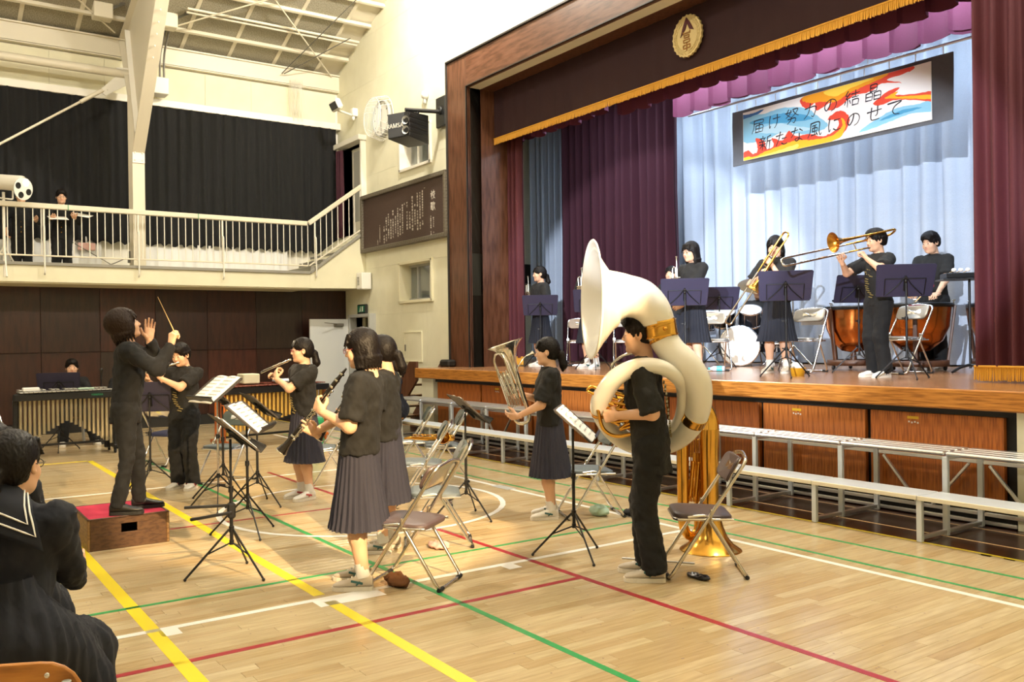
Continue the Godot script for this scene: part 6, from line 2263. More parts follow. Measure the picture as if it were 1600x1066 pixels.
	# lower garment
	if fit == "skirt" or fit == "sailor":
		if not seat:
			var sk := Mb.new()
			var pts := PackedVector3Array()
			var n := 140
			var rows := 12
			var y1 := 0.36 * s
			var y0 := 0.92 * s
			noise.seed = int(h * 777)
			noise.frequency = 1.0
			for side in 2:
				pts = PackedVector3Array()
				for j in rows:
					var t := float(j) / (rows - 1)
					if side == 1: t = 1.0 - t
					var y := lerpf(y1, y0, t)
					var w: float = lerpf(0.225, 0.125, pow(t, 0.8)) * s * sp.get("flare", 1.0)
					for i in n:
						var a := TAU * i / n
						var fr := fposmod(float(i) / n * 28.0, 1.0)
						var pl := (fr - 0.5) * 0.026 * lerpf(1.0, 0.15, t) + 0.016 * noise.get_noise_2d(cos(a) * 2.2, sin(a) * 2.2 + t) * (1.0 - t)
						var r: float = w + pl * s - (0.004 if side == 1 else 0.0)
						pts.append(V(cos(-a) * r, y, sin(-a) * r * 0.82 + lean * -0.1))
				sk.grid(pts, n, rows, true)
			obj("pleated_skirt", sk, "skirt_cloth" if near else "navy_cloth", o)
		else:
			var q := Sdf.new(V(-0.34, 0.02, -0.3), V(0.34, 0.72, 0.62), 0.014)
			for k in 2:
				var sg := -1.0 if k == 0 else 1.0
				var hj := hip + V(sg * 0.09, 0.02, -0.03)
				q.bone(hj, knees[k] + V(sg * 0.03, 0.0, 0.04), 0.125, 0.1, 0.09)
				q.bone(knees[k] + V(sg * 0.03, -0.02, 0.04), knees[k] + V(sg * 0.05, -0.26, 0.0), 0.095, 0.13, 0.09, V(0, 0, 1), 0.8)
				q.bone(hj, V(sg * 0.2, 0.33, 0.1), 0.1, 0.1, 0.09)
			q.bone(knees[0] + V(0, -0.2, -0.02), knees[1] + V(0, -0.2, -0.02), 0.12, 0.12, 0.09, V(0, 0, 1), 0.8)
			q.bone(V(0, 0.75, -0.04), hip, 0.1, 0.15, 0.08)
			q.slice(V(0, knees[0].y - 0.27, 0), V(0, -1, 0))
			var sk := Mb.new()
			q.mesh(sk)
			noise.seed = 3
			for i in sk.v.size():
				var p := sk.v[i]
				var a := atan2(p.x, p.z - 0.1)
				sk.v[i] += sk.n[i] * (0.012 * (absf(fposmod(a * 5.0 + p.z * 3.0, 1.0) - 0.5) - 0.25) * 2.0 + 0.012 * noise.get_noise_3d(p.x * 7, p.y * 5, p.z * 7))
			crumple(sk, 0.004, V(12, 12, 12), 9)
			obj("pleated_skirt", sk, "navy_cloth", o)
	else:
		var slim: float = sp.get("slim", 1.0)
		var q := Sdf.new((hip - V(0.24, 0, 0.2)).min(feet[0]).min(feet[1]).min(knees[0]).min(knees[1]) - Vector3.ONE * 0.09, (hip + V(0.24, 0.12, 0.2)).max(knees[0]).max(knees[1]).max(feet[0]).max(feet[1]) + Vector3.ONE * 0.09, c2)
		q.bone(hip + V(0, 0.1, 0), hip - V(0, 0.02, 0), 0.13 * s * fat, 0.145 * s * fat, 0.04, V(0, 0, 1), 0.74)
		for k in 2:
			var sg := -1.0 if k == 0 else 1.0
			var hj := hip + V(sg * 0.082 * s, -0.02, 0)
			var an: Vector3 = feet[k] + V(0, 0.05 * s, -0.02)
			q.bone(hj, knees[k], 0.093 * s * lerpf(0.92, 1.0, slim), 0.075 * s * slim, 0.04)
			q.bone(knees[k], an, 0.075 * s * slim, 0.073 * s * slim, 0.02, Vector3.ZERO, 1.0, true)
		var tr := Mb.new()
		q.mesh(tr)
		crumple(tr, 0.012 if near else 0.009, V(11, 13, 11), 5 + int(h * 100))
		obj("trousers", tr, "trousers", o)
	# shoes and socks
	var pr: Array = sp.get("toes", [-0.12, 0.12])
	var sm: String = sp.get("shoe", "shoe_white")
	for k in 2:
		var parts := shoe_parts()
		var sn := obj("shoe", parts[0], sm, o)
		sn.transform = Transform3D(Basis(V(0, 1, 0), pr[k]).scaled(Vector3.ONE * s) if false else Basis(V(0, 1, 0), pr[k]) * Basis.from_scale(Vector3.ONE * s), feet[k])
		obj("sole", parts[1], "shoe_sole" if sm != "shoe_black" else "rubber", sn)
		if sm != "shoe_black":
			obj("side_mark", parts[2], sp.get("mark", "shoe_mark"), sn)
			obj("laces", parts[3], "white_paint", sn)
		if fit in ["skirt", "sailor"]:
			var so := Mb.new()
			var an: Vector3 = feet[k] + V(0, 0.075 * s, -0.02)
			var dr: Vector3 = (knees[k] - an).normalized()
			so.tube(P3([an, an + dr * 0.05 * s, an + dr * 0.085 * s]), [0.043 * s, 0.04 * s, 0.0415 * s], 12)
			obj("sock", so, "sock", o)
	# what sets the outfit apart
	if fit == "gakuran":
		var bt := Mb.new()
		for k in 5: bt.ball(V(0, up.call(1.16 - 0.085 * k).y, 0.112 * s + lean * 0.7), V(0.009, 0.009, 0.006), 8, 5)
		obj("buttons", bt, "brass", o).set_meta("kind", "stuff")
	if fit in ["suit", "gakuran"] and sp.get("collar", true):
		var co := Mb.new()
		co.tube(bend([neck + tb * V(-0.05, 0.02, 0.03) * s, neck + tb * V(0, 0.0, 0.068) * s, neck + tb * V(0.05, 0.02, 0.03) * s], 0.02), 0.012, 6)
		obj("collar", co, "white_paint", o)
	if sp.get("print", 0) != 0:
		var pm := Mb.new()
		var sd := 1.0 if sp.print > 0 else -1.0
		rng.seed = 12
		for k in 14:
			var y := 1.16 - 0.024 * k
			var x := (rng.randf() - 0.5) * 0.1
			var z: float = 0.118 * s * sqrt(maxf(0.1, 1.0 - pow(x / 0.16, 2))) * fat
			pm.bar(up.call(y) + V(x - 0.02, 0, sd * z), up.call(y - 0.012) + V(x + 0.025, 0, sd * z), 0.012, 0.01, 0.002)
		obj("shirt_print", pm, "print_gold", o).set_meta("kind", "stuff")
	return o

# ---------- instruments ----------
func ring_path(r: float, n := 20, tf := Transform3D()) -> PackedVector3Array:
	var p := PackedVector3Array()
	for k in n: p.append(tf * V(cos(TAU * k / n) * r, 0, sin(TAU * k / n) * r))
	return p

func upath(a: Vector3, b: Vector3, down: Vector3) -> PackedVector3Array:   # a narrow U between two points
	return bend([a, a + down, b + down, b], a.distance_to(b) * 0.48, 6)

func flute(at: Vector3, yaw: float, a: Vector3, b: Vector3, label: String) -> void:
	var o := thing("flute", label, "flute", at, yaw)
	var m := Mb.new()
	m.rod(a, b, 0.0098, -1.0, 12)
	obj("tube", m, "silver", o)
	m = Mb.new()
	var d := (b - a).normalized()
	m.tube(P3([a + d * 0.07 + V(0, 0, -0.0), a + d * 0.09]), 0.0125, 10)
	m.ball(a + d * 0.085 + V(0, 0.011, 0), V(0.016, 0.005, 0.009), 10, 5)
	obj("lip_plate", m, "silver", o)
	m = Mb.new()
	var l := a.distance_to(b)
	for k in 13:
		var p := a + d * (0.2 + 0.033 * k) * l / 0.62 + V(0, 0.011, 0.003)
		m.ball(p, V(0.0085, 0.004, 0.0085), 8, 5)
	m.rod(a + d * 0.2 + V(0, 0.007, 0.012), b - d * 0.03 + V(0, 0.007, 0.012), 0.0025, -1.0, 5)
	obj("keys", m, "chrome", o).set_meta("kind", "stuff")

func clarinet(at: Vector3, yaw: float, a: Vector3, b: Vector3, label: String) -> void:
	var o := thing("clarinet", label, "clarinet", at, yaw)
	var tf := aim(a, b)
	var l := a.distance_to(b)
	var m := Mb.new()
	m.lathe([Vector2(0.001, 0.0), Vector2(0.006, 0.002), Vector2(0.011, 0.05), Vector2(0.013, 0.08), Vector2(0.0155, 0.09), Vector2(0.0155, l * 0.82), Vector2(0.018, l * 0.86), Vector2(0.024, l * 0.93), Vector2(0.036, l * 0.99), Vector2(0.037, l), Vector2(0.03, l - 0.004), Vector2(0.012, l * 0.9)], tf, 14)
	obj("body", m, "grenadilla", o)
	m = Mb.new()
	for t in [0.06, 0.135, 0.21, 0.49, 0.8]: m.lathe([Vector2(0.0155, l * t), Vector2(0.0175, l * t + 0.002), Vector2(0.0175, l * t + 0.011), Vector2(0.0155, l * t + 0.013)], tf, 14)
	m.lathe([Vector2(0.0365, l - 0.006), Vector2(0.0385, l - 0.004), Vector2(0.0385, l + 0.001), Vector2(0.036, l + 0.002)], tf, 16)
	obj("rings", m, "silver", o)
	m = Mb.new()
	for s in [-1, 1]:
		m.rod(tf * V(s * 0.011, l * 0.24, 0.014), tf * V(s * 0.011, l * 0.47, 0.014), 0.004, -1.0, 5)
		m.rod(tf * V(s * 0.012, l * 0.51, 0.014), tf * V(s * 0.013, l * 0.84, 0.014), 0.004, -1.0, 5)
		m.rod(tf * V(s * 0.02, l * 0.3, 0.0), tf * V(s * 0.019, l * 0.6, 0.0), 0.0025, -1.0, 5)
	for k in 14: m.ball(tf * V(0.012 * sin(k * 2.1), l * (0.25 + 0.044 * k), 0.018), V(0.0115, 0.01, 0.01), 8, 5)
	for k in 4: m.bar(tf * V(0.018, l * (0.52 + 0.05 * k), 0.01), tf * V(0.024, l * (0.56 + 0.05 * k), 0.004), 0.005, 0.004, 0.001)
	obj("keys", m, "silver", o).set_meta("kind", "stuff")

func valve_cluster(m: Mb, tf: Transform3D, n: int, r: float, h: float, gap: float) -> void:
	for k in n:
		var x := (k - (n - 1) / 2.0) * gap
		m.lathe([Vector2(0.001, 0), Vector2(r, 0.0), Vector2(r * 1.15, 0.006), Vector2(r, 0.014), Vector2(r, h - 0.014), Vector2(r * 1.15, h - 0.006), Vector2(r, h), Vector2(0.006, h + 0.003), Vector2(0.005, h + 0.03), Vector2(r * 0.7, h + 0.032), Vector2(0.001, h + 0.036)], Transform3D(tf.basis, tf * V(x, 0, 0)), 12)

func big_horn(o: Node3D, metal: String, tf: Transform3D, l: float, bell: float, leads: bool, fat := 1.0) -> void:   # euphonium / tuba: y from the bottom bow to the bell rim
	var m := Mb.new()
	var pr: Array = []
	for q in [[0.12, 0.115], [0.25, 0.13], [0.45, 0.16], [0.62, 0.2], [0.74, 0.27], [0.84, 0.4], [0.91, 0.56], [0.96, 0.76], [0.99, 0.95], [1.0, 1.0], [0.998, 1.01], [0.99, 0.97], [0.955, 0.74], [0.9, 0.53], [0.82, 0.37], [0.7, 0.2], [0.6, 0.05]]:
		pr.append(Vector2((q[1] + (fat - 1.0) * 0.17 * maxf(0.0, 1.0 - q[0] * 1.05)) * bell, q[0] * l))
	var bx := bell * 0.18
	m.lathe(pr, Transform3D(tf.basis, tf * V(bx, 0, 0)), 32)
	obj("bell", m, metal, o)
	m = Mb.new()
	var path: Array = [V(bx, 0.14 * l, 0), V(bx, 0.06 * l, 0), V(bx - bell * 0.14, -0.02 * l, 0), V(bx - bell * 0.42, -0.035 * l, 0), V(bx - bell * 0.7, -0.01 * l, 0), V(bx - bell * 0.85, 0.07 * l, 0), V(bx - bell * 0.87, 0.2 * l, 0), V(bx - bell * 0.87, 0.72 * l, 0.0)]
	var pts := smooth(path, 5)
	var rr: Array = []
	for i in pts.size(): rr.append(lerpf(0.118 + (fat - 1.0) * 0.14, 0.072 * fat, float(i) / (pts.size() - 1)) * bell)
	for i in pts.size(): pts[i] = tf * pts[i]
	m.tube(pts, rr, 14)
	obj("bottom_bow", m, metal, o)
	m = Mb.new()
	path = [V(bx - bell * 0.87, 0.7 * l, 0), V(bx - bell * 0.87, 0.82 * l, 0.01), V(bx - bell * 0.7, 0.9 * l, 0.03), V(bx - bell * 0.45, 0.9 * l, 0.06), V(bx - bell * 0.32, 0.82 * l, 0.08), V(bx - bell * 0.32, 0.3 * l, 0.08)]
	pts = smooth(path, 5)
	for i in pts.size(): pts[i] = tf * pts[i]
	m.tube(pts, 0.062 * bell * fat, 12)
	obj("top_bow", m, metal, o)
	m = Mb.new()
	valve_cluster(m, tf * Transform3D(Basis(V(0, 0, 1), 0.1), V(bx - bell * 0.5, 0.36 * l, 0.12 * bell + 0.02)), 3, 0.07 * bell, 0.26 * l, 0.19 * bell)
	obj("valves", m, metal, o)
	m = Mb.new()
	for k in 4:
		var x := bx - bell * (0.25 + 0.16 * k)
		for q in [[0.48, 0.2], [0.66, 0.5]]:
			var u := upath(tf * V(x, q[0] * l, 0.22 * bell), tf * V(x - 0.09 * bell, q[0] * l, 0.22 * bell), tf.basis * V(0, (q[1] - q[0]) * l, 0))
			m.tube(u, 0.027 * bell, 7)
	obj("slides", m, metal, o).set_meta("kind", "stuff")
	if leads:
		m = Mb.new()
		var u := smooth([tf * V(bx - bell * 0.2, 0.4 * l, 0.16 * bell), tf * V(bx + bell * 0.1, 0.62 * l, 0.24 * bell), tf * V(bx + bell * 0.62, 0.74 * l, 0.14 * bell), tf * V(bx + bell * 0.92, 0.76 * l, 0.0)], 5)
		m.tube(u, 0.03 * bell, 8)
		m.lathe([Vector2(0.007, -0.05), Vector2(0.009, 0.0), Vector2(0.019, 0.022), Vector2(0.02, 0.03), Vector2(0.012, 0.02)], aim(u[-1] + (u[-1] - u[-3]).normalized() * 0.035, u[-1] + (u[-1] - u[-3]).normalized() * 0.3), 12)
		obj("leadpipe", m, metal, o)

func trombone(at: Vector3, yaw: float, mouth: Vector3, dir: Vector3, side: Vector3, label: String, scale := 1.0) -> void:   # dir points along the slide, side to where the bell section lies
	var o := thing("trombone", label, "trombone", at, yaw)
	var d := dir.normalized()
	var s := (side - d * side.dot(d)).normalized()
	var up := d.cross(s).normalized()
	var w := 0.085
	var m := Mb.new()
	m.tube(bend([mouth, mouth + d * 0.95 * scale, mouth + d * 0.95 * scale + up * w, mouth + d * 0.1 + up * w], 0.042, 8), 0.0085, 8)
	obj("slide", m, "brass", o)
	m = Mb.new()
	m.tube(bend([mouth + d * 0.22, mouth + d * 0.955 * scale, mouth + d * 0.955 * scale + up * w, mouth + d * 0.22 + up * w], 0.042, 8), 0.0105, 8)
	obj("outer_slide", m, "silver", o)
	m = Mb.new()
	var b0 := mouth + d * 0.1 + up * w
	m.tube(bend([b0, b0 - d * 0.42, b0 - d * 0.42 + s * 0.13, b0 + s * 0.13 + d * 0.1], 0.06, 8), 0.011, 8)
	obj("tuning_slide", m, "brass", o)
	m = Mb.new()
	m.lathe([Vector2(0.011, -0.1), Vector2(0.014, 0.05), Vector2(0.022, 0.15), Vector2(0.036, 0.2), Vector2(0.06, 0.235), Vector2(0.1, 0.258), Vector2(0.103, 0.262), Vector2(0.09, 0.25), Vector2(0.05, 0.22), Vector2(0.02, 0.15)], aim(b0 + s * 0.13 + d * 0.06, b0 + s * 0.13 + d * 1.0), 28)
	obj("bell", m, "old_brass", o)
	m = Mb.new()
	m.lathe([Vector2(0.006, -0.06), Vector2(0.008, 0.0), Vector2(0.016, 0.022), Vector2(0.017, 0.03), Vector2(0.01, 0.02)], aim(mouth - d * 0.005, mouth - d), 12)
	m.rod(mouth + d * 0.12, mouth + d * 0.12 + up * w, 0.006, -1.0, 6)
	m.rod(b0 - d * 0.1, b0 - d * 0.1 + s * 0.13, 0.006, -1.0, 6)
	obj("mouthpiece_and_braces", m, "silver", o)

func trumpet(at: Vector3, yaw: float, tf: Transform3D, label: String) -> void:   # y from bell to mouthpiece
	var o := thing("trumpet", label, "trumpet", at, yaw)
	var m := Mb.new()
	m.lathe([Vector2(0.061, 0.0), Vector2(0.06, 0.004), Vector2(0.04, 0.025), Vector2(0.024, 0.06), Vector2(0.014, 0.12), Vector2(0.009, 0.22), Vector2(0.0075, 0.36)], tf, 20)
	obj("bell", m, "silver", o)
	m = Mb.new()
	m.tube(bend([tf * V(0, 0.35, 0), tf * V(0, 0.4, 0), tf * V(0.045, 0.4, 0), tf * V(0.045, 0.1, 0), tf * V(0.07, 0.1, 0), tf * V(0.07, 0.46, 0)], 0.02), 0.0065, 7)
	obj("tubing", m, "silver", o)
	m = Mb.new()
	valve_cluster(m, tf * Transform3D(Basis(V(0, 0, 1), -PI / 2), V(-0.02, 0.24, 0.012)), 3, 0.011, 0.11, 0.026)
	obj("valves", m, "silver", o)
	m = Mb.new()
	m.lathe([Vector2(0.005, 0.42), Vector2(0.007, 0.5), Vector2(0.013, 0.515), Vector2(0.0135, 0.522), Vector2(0.008, 0.517)], Transform3D(tf.basis, tf * V(0.07, 0, 0)), 12)
	obj("mouthpiece", m, "silver", o)

func build_sousaphone() -> void:
	var o := thing("sousaphone", "white sousaphone with a huge flared bell, coiled round the boy's body", "sousaphone")
	# from the bell mouth through the bend, over the shoulder and once round the player
	var at := V(-4.03, 0, -3.86)
	var f := V(-0.743, 0, 0.669)      # the way the player faces
	var lf := V(0.669, 0, 0.743)      # his left, towards the viewer
	var pt := func(fw: float, y: float, left: float) -> Vector3: return at + f * fw + V(0, y, 0) + lf * left
	var ax := V(-0.5, 0.02, 0.866).normalized()
	var bell: Vector3 = pt.call(0.335, 1.735, 0.22)
	var key: Array = []
	for q in [[0.0, 0.36], [0.012, 0.345], [0.03, 0.3], [0.06, 0.25], [0.1, 0.195], [0.15, 0.155]]: key.append([bell - ax * q[0] + V(0, 0.9 * q[0] * q[0], 0), q[1]])
	for q in [[0.12, 1.752, 0.14, 0.13], [0.045, 1.73, 0.105, 0.124], [-0.02, 1.67, 0.075, 0.11], [-0.06, 1.585, 0.055, 0.096], [-0.08, 1.5, 0.05, 0.089], [-0.135, 1.41, 0.05, 0.089], [-0.22, 1.33, 0.04, 0.089], [-0.285, 1.21, 0.0, 0.086], [-0.285, 1.06, -0.07, 0.08], [-0.235, 0.94, -0.15, 0.075], [-0.14, 0.84, -0.23, 0.07], [0.0, 0.79, -0.25, 0.067], [0.16, 0.82, -0.21, 0.065], [0.27, 0.92, -0.12, 0.064], [0.325, 1.06, -0.03, 0.063], [0.275, 1.17, 0.06, 0.06], [0.19, 1.265, 0.14, 0.056], [0.06, 1.325, 0.18, 0.05], [-0.07, 1.32, 0.17, 0.046], [-0.155, 1.26, 0.1, 0.042], [-0.19, 1.19, 0.0, 0.039], [-0.185, 1.05, -0.09, 0.036], [-0.13, 0.93, -0.17, 0.033], [0.0, 0.9, -0.2, 0.03], [0.13, 0.93, -0.17, 0.027], [0.2, 0.99, -0.1, 0.025]]:
		key.append([pt.call(q[0], q[1], q[2]), q[3]])
	var ps: Array = []
	for q in key: ps.append(q[0])
	var path := smooth(ps, 5)
	var rr: Array = []
	for i in path.size():
		var k := mini(i / 5, key.size() - 2)
		var t := float(i - k * 5) / 5.0
		rr.append(lerpf(key[k][1], key[k + 1][1], clampf(t, 0.0, 1.0)))
	var m := Mb.new()
	m.tube(path, rr, 36, false, false)
	obj("tubing", m, "white_lacquer", o)
	m = Mb.new()
	m.lathe([Vector2(0.362, -0.004), Vector2(0.366, 0.0), Vector2(0.362, 0.006), Vector2(0.34, 0.0), Vector2(0.29, -0.022), Vector2(0.24, -0.055), Vector2(0.18, -0.1), Vector2(0.13, -0.15), Vector2(0.04, -0.17)], aim(bell, bell + ax), 48)
	obj("bell_lining", m, "white_lacquer", o)
	for q in [[47, 0.012, 0.05, "brass"], [50, 0.004, 0.01, "brass"], [45, 0.006, 0.012, "brass"], [73, 0.004, 0.03, "brass"], [99, 0.004, 0.012, "old_brass"]]:
		m = Mb.new()
		var i: int = q[0]
		var c := aim(path[i], path[i + 1])
		var r: float = rr[i]
		m.lathe([Vector2(r, -q[2]), Vector2(r + q[1], -q[2]), Vector2(r + q[1] * 0.6, -q[2] * 0.7), Vector2(r + q[1] * 0.6, q[2] * 0.7), Vector2(r + q[1], q[2]), Vector2(r, q[2])], c, 36)
		if q[1] > 0.01:
			for k in 3: m.ball(c * V(cos(k * 2.1) * (r + 0.018), 0, sin(k * 2.1) * (r + 0.018)), V(0.014, 0.012, 0.014), 8, 5)
		obj("collar_ring", m, q[3], o)
	# brass valve section in front of the player's belt
	m = Mb.new()
	var vt := Transform3D(Basis(f, V(0, 1, 0), f.cross(V(0, 1, 0))), pt.call(0.2, 0.99, 0.0))
	valve_cluster(m, vt * Transform3D(Basis(V(0, 0, 1), 0.5), V(0.0, -0.02, 0.04)), 3, 0.019, 0.14, 0.046)
	obj("valves", m, "brass", o)
	m = Mb.new()
	for k in 6:
		var a: Vector3 = pt.call(0.24 - 0.04 * k, 1.14 - 0.03 * k, 0.05 - 0.015 * (k % 3))
		m.tube(upath(a, a + f * 0.03 - V(0, 0.03, 0), f * 0.13 + V(0, 0.06 - 0.02 * k, 0)), 0.0095, 7)
	m.tube(smooth([pt.call(0.14, 1.13, 0.02), pt.call(0.3, 1.17, 0.02), pt.call(0.36, 1.12, 0.0), pt.call(0.33, 1.02, -0.02), pt.call(0.2, 0.95, -0.02)], 6), 0.013, 8)
	m.tube(smooth([pt.call(0.1, 0.9, 0.0), pt.call(0.22, 0.88, 0.0), pt.call(0.3, 0.93, 0.02), pt.call(0.33, 1.05, 0.03)], 6), 0.012, 8)
	obj("valve_tubing", m, "brass", o).set_meta("kind", "stuff")
	m = Mb.new()
	var lp := smooth([pt.call(0.22, 1.1, -0.04), pt.call(0.25, 1.25, -0.04), pt.call(0.24, 1.33, -0.03), pt.call(0.19, 1.375, -0.01), pt.call(0.13, 1.4, 0.0)], 6)
	m.tube(lp, 0.0095, 8)
	m.lathe([Vector2(0.008, -0.03), Vector2(0.01, 0.0), Vector2(0.019, 0.018), Vector2(0.02, 0.025), Vector2(0.012, 0.016)], aim(lp[-1], lp[-1] * 2.0 - lp[-3]), 12)
	obj("leadpipe", m, "silver", o)

func saxophone() -> void:
	var o := thing("saxophone", "golden alto saxophone lying on a green-backed chair seat, bell towards the viewer", "saxophone", V(-8.12, 0.405, -4.66), 0.6)
	var m := Mb.new()
	var p := smooth([V(-0.36, 0.05, 0.02), V(-0.28, 0.06, 0.03), V(-0.1, 0.055, 0.02), V(0.1, 0.06, 0.0), V(0.19, 0.065, 0.02), V(0.21, 0.08, 0.08), V(0.15, 0.09, 0.12)], 5)
	var r: Array = []
	for i in p.size(): r.append(lerpf(0.011, 0.042, float(i) / (p.size() - 1)))
	m.tube(p, r, 14)
	obj("body", m, "brass", o)
	m = Mb.new()
	m.lathe([Vector2(0.04, 0.0), Vector2(0.045, 0.05), Vector2(0.056, 0.1), Vector2(0.068, 0.13), Vector2(0.07, 0.136), Vector2(0.055, 0.12), Vector2(0.035, 0.05), Vector2(0.001, 0.02)], aim(V(0.16, 0.09, 0.11), V(0.24, 0.12, 0.4)), 24)
	obj("bell", m, "old_brass", o)
	m = Mb.new()
	for k in 16: m.ball(V(-0.24 + 0.027 * k, 0.088 + 0.008 * (k % 2), 0.02 + 0.02 * sin(k * 1.7)), V(0.013, 0.008, 0.013), 8, 5)
	m.rod(V(-0.26, 0.09, 0.03), V(0.16, 0.105, 0.02), 0.004, -1.0, 5)
	m.rod(V(-0.26, 0.07, 0.05), V(0.14, 0.08, 0.05), 0.004, -1.0, 5)
	obj("keys", m, "brass", o).set_meta("kind", "stuff")

func mallet_keyboard(called: String, label: String, cat: String, at: Vector3, yaw: float, w: float, bars: int, rmat: String, barmat: String, rail: String, lens: Callable) -> Node3D:
	var o := thing(called, label, cat, at, yaw)
	var m := Mb.new()
	m.box(V(0, 0.82, 0.2), V(w, 0.09, 0.03), 0.006)
	m.box(V(0, 0.82, -0.28), V(w * 0.8, 0.09, 0.03), 0.006)
	for s in [-1, 1]: m.bar(V(s * w / 2, 0.82, 0.2), V(s * w * 0.4, 0.82, -0.28), 0.04, 0.09, 0.006)
	obj("rail", m, rail, o)
	for s in [-1, 1]:
		m = Mb.new()
		m.box(V(s * (w / 2 - 0.02), 0.42, 0.1), V(0.06, 0.74, 0.05), 0.008)
		m.box(V(s * (w / 2 - 0.08), 0.42, -0.2), V(0.06, 0.74, 0.05), 0.008)
		m.box(V(s * (w / 2 - 0.04), 0.1, -0.04), V(0.05, 0.05, 0.5), 0.008)
		for z in [-0.24, 0.16]: m.lathe([Vector2(0.001, -0.014), Vector2(0.03, -0.014), Vector2(0.035, 0), Vector2(0.03, 0.014), Vector2(0.001, 0.014)], Transform3D(Basis(V(0, 1, 0), V(1, 0, 0), V(0, 0, -1)), V(s * (w / 2 - 0.04), 0.036, z)), 12)
		obj("leg_frame", m, rail if called == "vibraphone" else "orange_wood", o)
	m = Mb.new()
	m.box(V(0, 0.16, -0.03), V(w - 0.1, 0.03, 0.04), 0.006)
	obj("crossbar", m, rail, o)
	for k in bars:
		var t := (k + 0.5) / bars
		var x := (t - 0.5) * (w - 0.1)
		m = Mb.new()
		m.box(V(x, 0.885, 0.08), V(w / bars * 0.78, 0.014, lerpf(0.36, 0.24, t)), 0.004)
		obj("bar", m, barmat, o)
		if k % 7 in [0, 1, 3, 4, 5] and k < bars - 1:
			m = Mb.new()
			m.box(V(x + w / bars * 0.5, 0.9, -0.2), V(w / bars * 0.74, 0.014, lerpf(0.3, 0.2, t)), 0.004)
			obj("bar", m, barmat, o)
		m = Mb.new()
		var l: float = lens.call(t)
		m.rod(V(x, 0.78, 0.1), V(x, 0.78 - l, 0.1), w / bars * 0.36, -1.0, 10)
		obj("resonator", m, rmat, o)
	return o

func timpano(at: Vector3, r: float, label: String, turn: float) -> void:
	var o := thing("timpani", label, "timpani", at, turn)
	var m := Mb.new()
	m.lathe([Vector2(0.02, 0.22), Vector2(r * 0.4, 0.24), Vector2(r * 0.75, 0.36), Vector2(r * 0.93, 0.52), Vector2(r * 0.98, 0.72), Vector2(r, 0.76)], Transform3D(), 32)
	obj("bowl", m, "copper", o)
	m = Mb.new()
	m.lathe([Vector2(r * 0.99, 0.74), Vector2(r * 1.05, 0.74), Vector2(r * 1.06, 0.775), Vector2(r * 1.02, 0.79), Vector2(r * 0.98, 0.78)], Transform3D(), 32)
	obj("hoop", m, "black_plastic", o)
	m = Mb.new()
	m.lathe([Vector2(r * 1.0, 0.778), Vector2(0.001, 0.782)], Transform3D(), 32)
	obj("head", m, "drum_head", o)
	for k in 4:
		var a := TAU * k / 4 + 0.4
		var d := V(cos(a), 0, sin(a))
		m = Mb.new()
		m.bar(d * r * 1.08 + V(0, 0.76, 0), d * r * 0.86 + V(0, 0.1, 0), 0.05, 0.03, 0.006, d)
		obj("strut", m, "wood_brown", o)
		m = Mb.new()
		m.rod(d * r * 1.04 + V(0, 0.7, 0), d * r * 1.04 + V(0, 0.81, 0), 0.007, -1.0, 6)
		m.box(d * r * 1.04 + V(0, 0.82, 0), V(0.04, 0.014, 0.014), 0.003)
		obj("tuning_rod", m, "chrome", o)
	m = Mb.new()
	m.lathe([Vector2(r * 0.7, 0.06), Vector2(r * 0.92, 0.06), Vector2(r * 0.92, 0.13), Vector2(r * 0.7, 0.13)], Transform3D(), 24)
	m.rod(V(0, 0.08, 0), V(0, 0.24, 0), 0.05, 0.03)
	obj("base", m, "wood_brown", o)
	for k in 3:
		var a := TAU * k / 3
		m = Mb.new()
		m.lathe([Vector2(0.001, -0.014), Vector2(0.028, -0.014), Vector2(0.034, 0), Vector2(0.028, 0.014), Vector2(0.001, 0.014)], Transform3D(Basis(V(0, 1, 0), V(1, 0, 0), V(0, 0, -1)), V(cos(a) * r * 0.85, 0.036, sin(a) * r * 0.85)), 12)
		obj("castor", m, "black_plastic", o)

func drum(o: Node3D, called: String, tf: Transform3D, r: float, h: float, shell: String) -> void:
	var m := Mb.new()
	m.lathe([Vector2(r, 0.0), Vector2(r, h)], tf, 28)
	var d := obj(called, m, shell, o)
	m = Mb.new()
	for y in [0.0, h]:
		m.lathe([Vector2(r * 0.99, y - 0.012), Vector2(r * 1.05, y - 0.012), Vector2(r * 1.05, y + 0.012), Vector2(r * 0.99, y + 0.012)], tf, 28)
	for k in 6: m.rod(tf * V(cos(k * TAU / 6) * r * 1.05, 0.0, sin(k * TAU / 6) * r * 1.05), tf * V(cos(k * TAU / 6) * r * 1.05, h, sin(k * TAU / 6) * r * 1.05), 0.005, -1.0, 5)
	obj("hoops", m, "chrome", d)
	m = Mb.new()
	m.lathe([Vector2(r, h + 0.006), Vector2(0.001, h + 0.007)], tf, 28)
	m.lathe([Vector2(0.001, -0.007), Vector2(r, -0.006)], tf, 28)
	obj("head", m, "drum_head", d)

